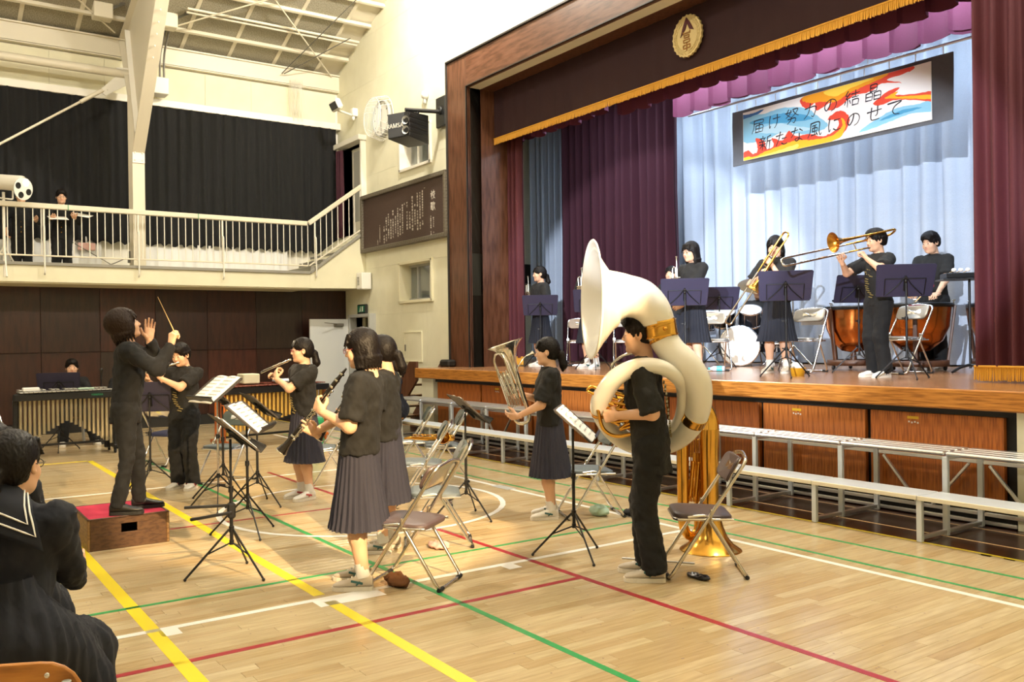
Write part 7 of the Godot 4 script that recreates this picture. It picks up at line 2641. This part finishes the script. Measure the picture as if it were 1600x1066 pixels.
func build_percussion() -> void:
	var vib := mallet_keyboard("vibraphone", "vibraphone with a row of tall dull-gold resonator pipes, left behind the conductor", "vibraphone", V(-13.35, 0, -1.88), 2.185 - 0.6, 1.26, 21, "resonator", "vib_bar", "stand_black", func(t: float) -> float: return 0.68 if t < 0.08 else 0.3 + 0.36 * pow(absf(t - 0.5) * 2.0, 1.1))
	var tx := TextMesh.new()
	tx.text = "YAMAHA"
	tx.font_size = 16
	tx.pixel_size = 0.0022
	tx.depth = 0.003
	obj("lettering", tx, "green_plastic", vib, V(0.36, 0.825, 0.218))
	for q in [[-0.42, 0.92, "white_paint", "small white lidded box lying on the vibraphone bars"], [0.25, 0.905, "mint_cloth", "pale green cloth lying on the vibraphone bars"]]:
		var m := Mb.new()
		m.box(V(0, 0.0, 0), V(0.2, 0.05 if q[2] == "white_paint" else 0.02, 0.12), 0.01)
		var b := obj("case" if q[2] == "white_paint" else "cloth", m, q[2])
		tag(b, q[3], "box" if q[2] == "white_paint" else "cloth")
		b.position = vib.transform * V(q[0], q[1], 0.05)
		b.rotation.y = vib.rotation.y
	mallet_keyboard("marimba", "marimba with bright gold resonator pipes behind the flute girl", "marimba", V(-12.75, 0, -4.55), 1.75, 1.7, 24, "resonator_gold", "bar_wood", "stand_black", func(t: float) -> float: return lerpf(0.6, 0.22, t))
	var mm := Mb.new()
	mm.box(V(-12.75, 0.98, -4.2), V(0.3, 0.14, 0.24), 0.012)
	tag(obj("box", mm, "cream_side"), "small cream box standing on the marimba", "box")
	mm = Mb.new()
	mm.box(V(-12.7, 0.935, -4.75), V(0.3, 0.05, 0.34), 0.02)
	tag(obj("case", mm, "alu_board"), "flat pale case lying on the marimba", "case")
	mm = Mb.new()
	mm.box(V(-12.3, 0.2, -4.95), V(0.34, 0.4, 0.3), 0.012)
	for k in 4: mm.box(V(-12.12, 0.08 + 0.09 * k, -4.95), V(0.02, 0.05, 0.28), 0.004)
	tag(obj("crate", mm, "green_plastic"), "green plastic crate under the marimba behind the flute girl", "crate")
	mm = Mb.new()
	mm.lathe([Vector2(0.001, 0.0), Vector2(0.1, 0.0), Vector2(0.13, 0.3), Vector2(0.135, 0.305), Vector2(0.12, 0.3), Vector2(0.09, 0.02)], Transform3D(Basis(), V(-11.2, 0.4, -2.85)), 20)
	var bk := thing("stool", "low stool holding the blue bucket behind the flute boy", "stool", V(-11.2, 0, -2.85))
	tag(obj("bucket", mm, "blue_plastic"), "small blue bucket beside the flute boy's right hip", "bucket")
	mm = Mb.new()
	mm.lathe([Vector2(0.001, 0.36), Vector2(0.16, 0.36), Vector2(0.165, 0.38), Vector2(0.16, 0.4), Vector2(0.001, 0.4)], Transform3D(), 20)
	obj("seat", mm, "seat_navy", bk)
	for k in 3:
		mm = Mb.new()
		mm.rod(V(cos(k * 2.1) * 0.08, 0.37, sin(k * 2.1) * 0.08), V(cos(k * 2.1) * 0.17, 0.0, sin(k * 2.1) * 0.17), 0.011)
		obj("leg", mm, "chrome", bk)
	# microphone stand behind the vibraphone
	var o := thing("microphone_stand", "thin black microphone stand against the brown wall left of the conductor", "microphone", V(-14.6, 0, -2.55))
	mm = Mb.new()
	mm.rod(V(0, 0.02, 0), V(0, 0.98, 0), 0.011)
	mm.lathe([Vector2(0.001, 0.0), Vector2(0.13, 0.0), Vector2(0.13, 0.015), Vector2(0.02, 0.03)], Transform3D(), 16)
	obj("stand", mm, "stand_black", o)
	mm = Mb.new()
	mm.rod(V(0, 0.97, 0), V(0.02, 1.1, 0.0), 0.014, 0.02)
	mm.ball(V(0.022, 1.12, 0), V(0.026, 0.03, 0.026), 10, 7)
	obj("microphone", mm, "black_plastic", o)
	# stage percussion
	timpano(V(-6.56, 1.06, -9.72), 0.34, "copper timpani with dark wooden struts, leftmost, behind the angled stand", 0.2)
	timpano(V(-5.76, 1.06, -9.76), 0.38, "copper timpani in the middle, behind the trombone boy and the red-clothed chair", 0.9)
	timpano(V(-5.25, 1.06, -10.75), 0.38, "copper timpani at the right, half hidden by the maroon curtain", 0.5)
	o = thing("drum_kit", "black drum kit with chrome hoops behind the music stands on stage", "drum kit", V(-8.75, 1.06, -10.15), 0.75)
	drum(o, "bass_drum", Transform3D(Basis(V(1, 0, 0), V(0, 0, 1), V(0, -1, 0)), V(0, 0.3, 0.0)), 0.28, 0.36, "drum_black")
	drum(o, "tom", Transform3D(Basis(V(1, 0, 0), 0.5), V(-0.2, 0.62, 0.1)), 0.15, 0.2, "drum_black")
	drum(o, "tom", Transform3D(Basis(V(1, 0, 0), 0.5), V(0.16, 0.62, 0.12)), 0.16, 0.22, "drum_black")
	drum(o, "floor_tom", Transform3D(Basis(), V(0.55, 0.32, -0.1)), 0.2, 0.36, "drum_black")
	drum(o, "snare", Transform3D(Basis(V(1, 0, 0), 0.15), V(-0.5, 0.55, -0.15)), 0.17, 0.13, "chrome")
	mm = Mb.new()
	for q in [V(0.55, 0, -0.1), V(-0.5, 0, -0.15), V(0.75, 0, 0.25)]:
		for k in 3:
			var a := TAU * k / 3 + 0.4
			mm.rod(q + V(0, 0.3, 0), q + V(cos(a) * 0.26, 0.012, sin(a) * 0.26), 0.01, -1.0, 6)
		mm.rod(q + V(0, 0.2, 0), q + V(0, 0.5 if q.x < 0.7 else 1.3, 0), 0.012, -1.0, 6)
	for s in [-1, 1]: mm.rod(V(s * 0.06, 0.55, 0.15), V(s * 0.14, 0.78, 0.12), 0.012, -1.0, 6)
	obj("hardware", mm, "chrome", o).set_meta("kind", "stuff")
	for q in [[V(0.3, 1.18, -0.1), 0.3, 0.2], [V(-0.75, 0.85, 0.05), 0.18, 0.0]]:
		mm = Mb.new()
		mm.lathe([Vector2(q[1], 0.0), Vector2(q[1], 0.003), Vector2(0.06, 0.026), Vector2(0.05, 0.045), Vector2(0.012, 0.055), Vector2(0.012, 0.04), Vector2(0.05, 0.02)], Transform3D(Basis(V(1, 0, 0), 0.25 + q[2]), q[0]), 32)
		obj("cymbal", mm, "bronze", o)
	o = thing("drum_stool", "round black drum stool behind the kit", "stool", V(-8.95, 1.06, -10.85))
	mm = Mb.new()
	mm.lathe([Vector2(0.001, 0.44), Vector2(0.16, 0.44), Vector2(0.17, 0.47), Vector2(0.15, 0.5), Vector2(0.001, 0.505)], Transform3D(), 20)
	obj("seat", mm, "black_plastic", o)
	mm = Mb.new()
	mm.rod(V(0, 0.2, 0), V(0, 0.45, 0), 0.015)
	for k in 3: mm.rod(V(0, 0.25, 0), V(cos(k * 2.1) * 0.22, 0.01, sin(k * 2.1) * 0.22), 0.011)
	obj("tripod", mm, "chrome", o)

func build_brass() -> void:
	build_sousaphone()
	saxophone()
	var o := thing("tuba", "polished brass tuba standing upside down on its bell behind the brown chair", "tuba", V(-4.36, 0, -4.62), 0.9)
	big_horn(o, "brass", Transform3D(Basis(V(1, 0, 0), V(0, -1, 0), V(0, 0, -1)), V(0.04, 0.965, 0)), 0.965, 0.215, false, 2.5)

func small_things() -> void:
	# the follow spotlight on the near balcony, with its colour wheel
	var o := thing("follow_spot", "lit follow spotlight with a round four-hole colour wheel on the balcony", "spotlight", V(-15.45, 4.0, -1.65))
	var dir := V(0.8, -0.12, -0.6).normalized()
	var tf := aim(Vector3.ZERO, dir)
	var m := Mb.new()
	m.lathe([Vector2(0.05, -0.95), Vector2(0.12, -0.93), Vector2(0.12, -0.05), Vector2(0.1, -0.03), Vector2(0.1, 0.0)], tf, 20)
	obj("barrel", m, "steel_white", o)
	m = Mb.new()
	var wc := tf * V(-0.04, 0.03, 0.085)
	var holes := [tf.basis * V(0.04, 0, -0.085), tf.basis * V(-0.09, 0, 0.03), tf.basis * V(0.02, 0, 0.1), tf.basis * V(0.1, 0, 0.02)]
	var wt := Transform3D(tf.basis, wc)
	m.lathe([Vector2(0.001, -0.006), Vector2(0.172, -0.006), Vector2(0.172, 0.006), Vector2(0.001, 0.006)], wt, 32)
	obj("colour_wheel", m, "white_paint", o)
	for k in 4:
		m = Mb.new()
		var a: float = [PI * 1.5 + 0.35, 0.35, PI * 0.5 + 0.35, PI + 0.35][k]
		var c := wt * V(cos(a) * 0.105, 0.007, sin(a) * 0.105)
		m.lathe([Vector2(0.001, 0.0), Vector2(0.042, 0.0), Vector2(0.046, 0.005), Vector2(0.05, 0.0)], Transform3D(tf.basis, c), 20)
		obj("gel_hole", m, "spot_glow" if k == 0 else "black_plastic", o)
	m = Mb.new()
	m.rod(V(-0.35, -0.1, 0.25), V(-0.35, -1.42, 0.25), 0.022)
	for k in 3: m.rod(V(-0.35, -0.95, 0.25), V(-0.35 + 0.32 * cos(k * 2.1), -1.44, 0.25 + 0.32 * sin(k * 2.1)), 0.014)
	m.tube(bend([V(-0.3, 0.1, 0.35), V(-0.3, -0.2, 0.35), V(-0.4, -0.2, 0.12), V(-0.4, 0.1, 0.12)], 0.03), 0.014)
	obj("stand", m, "steel_white", o)
	var l := SpotLight3D.new()
	l.name = "light"
	l.light_color = Color(1.0, 0.9, 0.75)
	l.light_energy = 40.0
	l.light_size = 0.05
	l.spot_range = 40.0
	l.spot_attenuation = 2.0
	l.spot_angle = 12.0
	l.spot_angle_attenuation = 0.4
	l.shadow_enabled = true
	o.add_child(l)
	l.look_at_from_position(o.position + wc + dir * 0.06, V(-4.6, 1.1, -5.2))
	# baton
	o = thing("baton", "thin white conductor's baton raised in the right hand", "baton", V(-7.17, 0.235, -1.42), deg_to_rad(166))
	m = Mb.new()
	m.rod(V(-0.15, 1.34, 0.36), V(-0.15, 1.62, 0.24), 0.0042, 0.002, 6)
	obj("shaft", m, "stick_wood", o)
	m = Mb.new()
	m.ball(V(-0.15, 1.325, 0.365), V(0.012, 0.02, 0.012), 8, 6)
	obj("grip", m, "stick_wood", o)
	# lost things on the floor
	var bits := [["fur_toy", "fur", "small brown furry toy lying on the floor by the nearest brown chair", "toy", V(-4.86, 0.035, -2.5), V(0.11, 0.04, 0.06), 0.4], ["handkerchief", "pink_cloth", "crumpled pink handkerchief on the floor behind the nearest chairs", "cloth", V(-5.55, 0.02, -3.2), V(0.1, 0.025, 0.07), 0.3], ["pouch", "mint_cloth", "mint green cloth pouch under the euphonium player's chair", "pouch", V(-5.72, 0.04, -4.86), V(0.1, 0.05, 0.07), 0.2], ["tool_pouch", "black_cloth", "small black pouch beside the mint pouch under the chair", "pouch", V(-5.52, 0.03, -5.05), V(0.09, 0.03, 0.06), 0.2], ["strap", "frame_black", "dark crumpled strap on the floor under the brown chair of the tuba player", "strap", V(-3.84, 0.015, -4.06), V(0.09, 0.015, 0.035), 0.3]]
	for b in bits:
		m = Mb.new()
		m.ball(Vector3.ZERO, b[5], 28, 16)
		crumple(m, 0.035 * b[6] * 2.0, V(22, 26, 22), int(b[4].x * -100))
		for i in m.v.size(): m.v[i].y = maxf(m.v[i].y, 0.002 - b[4].y)
		tag(obj(b[0], m, b[1], self, b[4]), b[2], b[3])
	m = Mb.new()
	m.rod(V(-4.5, 0.006, -4.02), V(-4.1, 0.006, -4.3), 0.005, -1.0, 6)
	tag(obj("cleaning_rod", m, "stick_wood" if false else "alu"), "thin pale rod lying on the floor beside the sousaphone boy's shoes", "rod")
	# on the stage floor
	o = thing("cup", "yellow ochre bowl holding a white checked cloth on the stage edge", "bowl", V(-6.05, 1.06, -7.95))
	m = Mb.new()
	m.lathe([Vector2(0.001, 0.0), Vector2(0.07, 0.0), Vector2(0.088, 0.085), Vector2(0.092, 0.09), Vector2(0.08, 0.085), Vector2(0.06, 0.01)], Transform3D(), 20)
	obj("bowl", m, "yellow_cup", o)
	m = Mb.new()
	m.ball(V(0.0, 0.1, 0), V(0.07, 0.05, 0.06), 20, 12)
	crumple(m, 0.03, V(20, 20, 20), 4)
	obj("cloth", m, "towel_white", o)
	for b in [["water_bottle", "teal", "turquoise-capped bottle lying on the stage floor left of the trombone girl", V(-7.55, 1.095, -8.5), 0.2], ["water_bottle", "towel_white", "clear bottle standing on the stage floor behind the sousaphone", V(-8.25, 1.06, -8.55), 1.0]]:
		o = thing(b[0], b[2], "bottle", b[3], 0.6)
		var t := Transform3D(Basis(V(0, 0, 1), PI / 2 if b[4] < 0.5 else 0.0), Vector3.ZERO)
		m = Mb.new()
		m.lathe([Vector2(0.001, 0.0), Vector2(0.03, 0.0), Vector2(0.033, 0.01), Vector2(0.033, 0.14), Vector2(0.015, 0.175), Vector2(0.013, 0.185)], t, 16)
		obj("bottle", m, "alu_board", o)
		m = Mb.new()
		m.lathe([Vector2(0.034, 0.03), Vector2(0.034, 0.1)], t, 16)
		m.lathe([Vector2(0.015, 0.18), Vector2(0.016, 0.205), Vector2(0.001, 0.207)], t, 12)
		obj("label_and_cap", m, b[1], o)
	for b in [["towel", "towel_white", "white striped towel hung over a folding chair on stage", V(-6.65, 1.76, -9.04), 0.28, 0.2], ["cloth", "red_cloth", "small dark red cloth hung over the folding chair by the timpani", V(-5.5, 1.76, -9.36), 0.2, 0.13]]:
		m = Mb.new()
		for s in [-1, 1]:
			var pts := PackedVector3Array()
			for j in 5:
				for i in 7:
					var u: float = (i / 6.0 - 0.5) * b[4] * s
					pts.append(V(u, -b[5] * j / 4.0 * (-1.0) - b[5] + 0.06, s * (0.025 + 0.008 * sin(i * 2.0) + 0.01 * (4 - j) / 4.0)))
			m.grid(pts, 7, 5)
		m.box(V(0, 0.058, 0), V(b[4], 0.012, 0.056), 0.006)
		tag(obj(b[0], m, b[1], self, b[3]), b[2], "towel" if b[0] == "towel" else "cloth")
	o = thing("mallet", "red-headed timpani mallet held by the percussion boy", "mallet", V(-5.7, 2.02, -9.85), 0.3)
	m = Mb.new()
	m.rod(V(-0.12, -0.16, 0), V(0.06, 0.02, 0), 0.006, -1.0, 6)
	obj("handle", m, "stick_wood", o)
	m = Mb.new()
	m.ball(V(0.075, 0.035, 0), V(0.026, 0.026, 0.026), 10, 7)
	obj("head", m, "mallet_red", o)

# ---------- who is in the hall ----------
func both(rp: Vector3, rd: Vector3, rn: Vector3, rpose: String, lp: Vector3, ld: Vector3, ln: Vector3, lpose: String, rpole := V(-0.6, -1.0, -0.3), lpole := V(0.6, -1.0, -0.3)) -> Array:
	return [{"p": rp, "d": rd, "n": rn, "pose": rpose, "pole": rpole}, {"p": lp, "d": ld, "n": ln, "pose": lpose, "pole": lpole}]

func build_people() -> void:
	var d := PI / 180.0
	var fl_arms := both(V(-0.37, 1.12, 0.06), V(-0.1, 0.75, 0.55), V(0.1, -0.6, 0.8), "finger", V(-0.13, 1.15, 0.21), V(-0.55, 0.75, -0.1), V(0.1, -0.1, -1.0), "finger", V(-0.7, -1.0, -0.2), V(0.9, -0.8, 0.4))
	person({"label": "bob-haired woman in a black suit conducting with a baton on the red podium", "at": V(-7.17, 0.235, -1.42), "yaw": 166 * d, "h": 1.53, "fit": "suit", "hair": "bob_round", "hair_mat": "hair_brown", "near": true, "slim": 0.72, "collar": false, "shoe": "shoe_black", "look": Vector2(0.1, -0.3), "lean": 0.03, "hem": 0.68, "feet": [V(-0.12, 0, -0.04), V(0.1, 0, 0.1)],
		"arms": both(V(-0.15, 1.26, 0.33), V(0, 1.0, 0.15), V(0.55, 0.0, 0.6), "baton", V(0.13, 1.3, 0.17), V(0.0, 1.0, 0.05), V(-1.0, 0, 0.25), "open", V(-0.5, -1.0, -0.1), V(0.5, -1, -0.1))})
	var at := V(-9.45, 0, -2.44)
	person({"label": "short-haired boy in a black T-shirt and trousers playing the flute beside the conductor", "at": at, "yaw": 45 * d, "h": 1.5, "fit": "trousers", "hair": "short", "look": Vector2(-0.15, 0.25), "near": true, "shoe": "shoe_white", "mark": "shoe_red", "print": 1, "arms": fl_arms, "fat": 1.02})
	flute(at, 45 * d, V(0.03, 1.31, 0.125), V(-0.56, 1.15, 0.17), "silver flute played by the boy beside the conductor")
	at = V(-8.1, 0, -3.2)
	person({"label": "girl with glasses and low ponytail playing the flute before the gold-piped marimba", "at": at, "yaw": 8 * d, "h": 1.53, "fit": "skirt", "hair": "pony", "look": Vector2(-0.35, 0.0), "glasses": "frame_red", "near": true, "mark": "shoe_red", "print": 1, "arms": fl_arms})
	flute(at, 8 * d, V(0.0, 1.335, 0.135), V(-0.6, 1.2, 0.13), "silver flute played by the girl with glasses")
	var cl_arms := both(V(-0.085, 0.93, 0.31), V(0.35, 0.5, 0.5), V(0.8, 0.4, 0.1), "finger", V(0.085, 1.07, 0.2), V(-0.35, 0.5, 0.55), V(-0.8, 0.4, 0.1), "finger", V(-0.8, -1.0, -0.5), V(0.5, -1.0, -0.6))
	at = V(-5.0, 0, -2.33)
	person({"label": "girl with bobbed hair and red glasses playing the clarinet, nearest of the musicians", "at": at, "yaw": -40 * d, "h": 1.57, "fit": "skirt", "hair": "bob", "glasses": "frame_red", "near": true, "look": Vector2(0.0, 0.12), "lean": -0.045, "shoe": "shoe_beige", "print": 1, "arms": cl_arms, "fat": 1.04, "sleeve": 0.85, "feet": [V(-0.09, 0, 0.04), V(0.1, 0, -0.02)], "flare": 1.0})
	clarinet(at, -40 * d, V(0, 1.335, 0.075), V(-0.01, 0.82, 0.5), "black clarinet with silver keys played by the girl with red glasses")
	at = V(-5.72, 0, -2.87)
	person({"label": "girl with a ponytail playing the clarinet, mostly hidden behind the girl with red glasses", "at": at, "yaw": -42 * d, "h": 1.53, "fit": "skirt", "hair": "pony", "near": true, "shoe": "shoe_beige", "print": 1, "arms": cl_arms, "look": Vector2(0.0, 0.1)})
	clarinet(at, -42 * d, V(0, 1.305, 0.115), V(0.0, 0.8, 0.5), "black clarinet of the ponytailed girl, parallel behind the nearer clarinet")
	at = V(-5.92, 0, -4.5)
	person({"label": "girl with a low ponytail and black shirt playing the silver euphonium", "at": at, "yaw": -32 * d, "h": 1.5, "fit": "skirt", "hair": "pony", "near": true, "look": Vector2(-0.1, 0.05), "sleeve": 0.9, "arms": both(V(-0.12, 1.03, 0.24), V(0.3, 0.1, 0.9), V(0.8, -0.2, 0.0), "grip", V(0.09, 0.86, 0.27), V(-0.5, -0.05, 0.75), V(-0.6, 0.5, -0.5), "soft", V(-0.8, -1, -0.4), V(0.7, -1.0, -0.7))})
	var e := thing("euphonium", "silver euphonium held upright by the ponytailed girl, bell tilted up", "euphonium", at, -32 * d)
	big_horn(e, "silver", Transform3D(Basis(V(0, 0.31, -0.951), V(0, 0.951, 0.31), V(1, 0, 0)), V(0.03, 0.83, 0.19)), 0.66, 0.155, true)
	at = V(-4.03, 0, -3.86)
	person({"label": "boy in black T-shirt and trousers wearing the white sousaphone round his body", "at": at, "yaw": -48 * d, "lean": 0.05, "h": 1.64, "fit": "trousers", "hair": "short", "near": true, "shoe": "shoe_beige", "sleeve": 1.0, "print": -1, "hem": 0.62, "feet": [V(-0.1, 0, 0.06), V(0.09, 0, 0.0)], "arms": both(V(-0.1, 1.0, 0.25), V(0.5, 0.0, 0.8), V(0.5, 0.3, -0.2), "grip", V(0.11, 1.02, 0.2), V(-0.35, -0.1, 0.9), V(-0.7, 0, -0.3), "grip", V(-0.7, -1, -0.6), V(0.45, -0.8, -0.9))})
	# on the stage
	var tp_arms := both(V(-0.07, 1.04, 0.2), V(0.2, 0.9, 0.2), V(0.9, 0, 0.2), "grip", V(0.08, 1.0, 0.2), V(-0.2, 0.9, 0.2), V(-0.9, 0, 0.2), "grip")
	var tt := Transform3D(Basis(V(0, 0, 1), 0.08), V(0.0, 0.9, 0.24))
	at = V(-11.25, 1.06, -8.4)
	person({"label": "ponytailed girl in black at the far left of the stage, holding a trumpet upright", "at": at, "yaw": -6 * d, "h": 1.58, "fit": "skirt", "hair": "pony", "look": Vector2(-0.3, 0.0), "arms": tp_arms})
	trumpet(at, -6 * d, tt, "silver trumpet held upright by the girl at the far left of the stage")
	at = V(-9.68, 1.06, -8.12)
	person({"label": "girl on stage with a trumpet, her face just left of the white bell", "at": at, "yaw": 12 * d, "h": 1.6, "fit": "skirt", "hair": "pony", "look": Vector2(-0.2, 0.0), "arms": tp_arms})
	trumpet(at, 12 * d, tt, "silver trumpet tip showing above the stand left of the white bell")
	at = V(-7.5, 1.06, -7.9)
	person({"label": "girl with glasses and straight shoulder-length hair on stage, right of the white bell", "at": at, "yaw": 0.0, "h": 1.58, "fit": "skirt", "hair": "bob_long", "glasses": "frame_black", "look": Vector2(-0.15, 0.12), "arms": both(V(-0.12, 1.02, 0.16), V(0.2, 0.9, 0.2), V(0.9, 0, 0.2), "grip", V(0.02, 0.82, 0.2), V(-0.6, -0.2, 0.3), V(0, 0, -1), "soft")})
	trumpet(at, 0.0, Transform3D(Basis(V(0, 0, 1), 0.05), V(-0.12, 0.88, 0.2)), "silver trumpet held upright by the girl with glasses on stage")
	at = V(-9.3, 1.06, -9.35)
	person({"label": "player seen only by hair and eyes above the stand right of the white bell", "at": at, "yaw": 20 * d, "h": 1.47, "fit": "skirt", "hair": "pony", "arms": tp_arms})
	at = V(-6.7, 1.06, -8.45)
	person({"label": "bob-haired girl in black on stage looking down, holding a trombone diagonally", "at": at, "yaw": 22 * d, "h": 1.6, "fit": "skirt", "hair": "bob", "look": Vector2(0.05, 0.3), "shoe": "shoe_beige", "fat": 1.05, "feet": [V(-0.1, 0, 0), V(0.1, 0, 0.02)], "arms": both(V(-0.13, 1.12, 0.2), V(0.5, 0.6, 0.3), V(0.6, 0.0, -0.8), "grip", V(0.0, 1.26, 0.2), V(-0.5, 0.6, 0.2), V(-0.6, 0, -0.8), "grip", V(-0.9, -0.9, -0.3))})
	trombone(at, 22 * d, V(0.04, 1.32, 0.22), V(-0.55, -0.83, 0.1), V(0.5, -0.35, 0.6), "brass trombone held slanting by the bob-haired girl on stage", 0.95)
	at = V(-5.24, 1.06, -8.2)
	person({"label": "short-haired boy in black on stage playing the trombone with its slide far out", "at": at, "yaw": -15 * d, "h": 1.5, "fit": "trousers", "hair": "short", "look": Vector2(-0.25, 0.05), "print": 1, "shoe": "shoe_white", "mark": "frame_black", "arms": both(V(-0.1, 1.18, 0.37), V(0.2, 0.8, 0.5), V(0.7, 0, 0.3), "grip", V(0.06, 1.2, 0.2), V(-0.4, 0.8, 0.3), V(-0.7, 0, 0.3), "grip", V(-0.8, -1.0, 0.0), V(0.9, -0.6, 0.2))})
	trombone(at, -15 * d, V(-0.02, 1.315, 0.12), V(-0.12, -0.2, 0.97), V(0.8, 0.35, 0.1), "brass trombone reaching far left across the blue backdrop, played by the boy", 1.0)
	at = V(-5.85, 1.06, -10.3)
	person({"label": "short-haired boy standing behind the timpani, looking down", "at": at, "yaw": 8 * d, "h": 1.66, "fit": "trousers", "hair": "short", "look": Vector2(-0.3, 0.2), "shoe": "shoe_beige", "arms": both(V(-0.14, 0.92, 0.3), V(0.2, -0.1, 0.9), V(0.3, -0.9, 0), "grip", V(0.16, 0.9, 0.3), V(-0.1, -0.1, 0.9), V(-0.3, -0.9, 0), "grip")})
	at = V(-8.95, 1.06, -10.85)
	person({"label": "drummer seated behind the black drum kit, mostly hidden by music stands", "at": at, "yaw": 40 * d, "h": 1.5, "fit": "skirt", "seated": true, "hair": "short", "feet": [V(-0.15, 0, 0.36), V(0.16, 0, 0.38)], "arms": both(V(-0.2, 0.75, 0.3), V(0, 0, 1), V(0.2, -1, 0), "grip", V(0.2, 0.75, 0.3), V(0, 0, 1), V(-0.2, -1, 0), "grip")})
	# listeners and helpers
	var clap := both(V(-0.055, 0.84, 0.3), V(0.1, 0.75, 0.55), V(0.95, 0.1, 0), "clap", V(0.075, 0.84, 0.3), V(-0.1, 0.75, 0.55), V(-0.95, 0.1, 0), "clap", V(-0.9, -1, 0), V(0.9, -1, 0))
	person({"label": "boy in a dark blazer with white collar clapping behind the vibraphone", "at": V(-14.95, 0, -2.2), "yaw": 84 * d, "h": 1.6, "fit": "suit", "seated": true, "hair": "short", "feet": [V(-0.15, 0, 0.42), V(0.3, 0, 0.42)], "arms": clap})
	person({"label": "boy in a dark uniform clapping against the brown wall, half hidden by the conductor", "at": V(-14.95, 0, -2.95), "yaw": 80 * d, "h": 1.5, "fit": "suit", "seated": true, "hair": "short", "feet": [V(-0.12, 0, 0.42), V(0.14, 0, 0.4)], "arms": clap})
	person({"label": "brown-ponytailed girl in dark navy sitting near the stage steps", "at": V(-11.3, 0, -5.8), "yaw": -55 * d, "h": 1.5, "fit": "sailor", "seated": true, "hair": "pony_high", "hair_mat": "hair_brown", "look": Vector2(0.3, 0), "feet": [V(-0.1, 0, 0.42), V(0.1, 0, 0.42)], "arms": both(V(-0.12, 0.62, 0.3), V(0.2, 0, 1), V(0, -1, 0), "soft", V(0.12, 0.62, 0.3), V(-0.2, 0, 1), V(0, -1, 0), "soft")})
	var palms := both(V(-0.1, 0.62, 0.38), V(0.15, 0.25, 0.95), V(0.75, 0.6, 0), "clap", V(0.1, 0.62, 0.38), V(-0.15, 0.2, 0.95), V(-0.75, 0.6, 0), "clap", V(-0.2, -1, -0.5), V(0.2, -1, -0.5))
	var girl := person({"label": "clapping girl in a navy sailor uniform with white collar stripes, nearest the viewer", "at": V(-3.38, 0, -0.29), "yaw": -116 * d, "h": 1.45, "near": true, "fit": "sailor", "seated": true, "hair": "pony", "glasses": "frame_black", "look": Vector2(-0.2, 0.05), "feet": [V(-0.12, 0, 0.6), V(0.12, 0, 0.5)], "arms": palms, "lean": 0.05})
	sailor_collar(girl)
	girl = person({"label": "clapping girl in a navy sailor uniform, just beyond the nearest girl", "at": V(-4.28, 0, -0.3), "yaw": -116 * d, "h": 1.38, "near": true, "fit": "sailor", "seated": true, "hair": "bob", "look": Vector2(-0.1, 0.05), "feet": [V(-0.1, 0, 0.62), V(0.12, 0, 0.55)], "arms": palms, "lean": 0.05})
	sailor_collar(girl)
	var pap := both(V(-0.14, 0.98, 0.26), V(0.3, 0.1, 0.9), V(0.4, 0.8, 0), "soft", V(0.2, 1.0, 0.26), V(-0.1, 0.2, 0.9), V(-0.4, 0.8, 0), "soft")
	person({"label": "boy with glasses in a black high-collared uniform on the balcony, holding papers", "at": V(-16.1, 2.56, -2.25), "yaw": 80 * d, "h": 1.48, "fit": "gakuran", "hair": "short", "glasses": "frame_black", "look": Vector2(0.1, 0.1), "shoe": "shoe_black", "arms": pap})
	person({"label": "black-uniformed boy on the balcony, his face hidden by the spotlight's wheel", "at": V(-16.34, 2.56, -1.7), "yaw": 80 * d, "h": 1.48, "fit": "gakuran", "hair": "short", "shoe": "shoe_black", "arms": both(V(-0.2, 0.8, 0.15), V(0, -1, 0.2), V(0.5, 0, 0.2), "soft", V(0.22, 0.95, 0.24), V(0, 0.2, 0.9), V(-0.3, 0.8, 0), "grip")})
	for q in [[V(-15.82, 3.55, -2.16), 0.1, "white sheet of paper in the hands of the balcony boy with glasses"], [V(-15.84, 3.62, -2.52), -0.5, "rolled printed sheet held out by the balcony boy with glasses"]]:
		var m := Mb.new()
		m.box(Vector3.ZERO, V(0.2, 0.004, 0.28), 0.001, Basis(V(0, 0, 1), -0.35) * Basis(V(0, 1, 0), q[1]))
		tag(obj("paper", m, "paper", self, q[0]), q[2], "paper")

func sailor_collar(g: Node3D) -> void:
	# lies over the shoulders and down the back
	var at := func(u: float, v: float, out: float) -> Vector3:
		var y := 1.0 + 0.045 * (1.0 - absf(u)) - 0.02 * absf(u) - 0.13 * v * v
		return V(u * (0.07 + 0.085 * v), y - 0.02 * v + out, 0.03 - 0.05 * minf(v * 2.0, 1.0) - 0.085 * v - out * 0.5)
	var m := Mb.new()
	for side in [1, -1]:
		var pts := PackedVector3Array()
		for j in 7:
			for i in 13: pts.append(at.call((i / 6.0 - 1.0) * side, 1.0 - j / 6.0, 0.016 if side == 1 else 0.004))
		m.grid(pts, 13, 7)
	obj("sailor_collar", m, "navy_cloth", g)
	for k in 2:
		m = Mb.new()
		var e := 0.9 - 0.13 * k
		var path: Array = []
		for i in 6: path.append(at.call(-e, e * i / 5.0, 0.019))
		for i in range(1, 8): path.append(at.call(-e + 2.0 * e * i / 8.0, e, 0.019))
		for i in 6: path.append(at.call(e, e * (1.0 - i / 5.0), 0.019))
		m.tube(P3(path), 0.0032, 5)
		obj("collar_stripe", m, "white_paint", g)
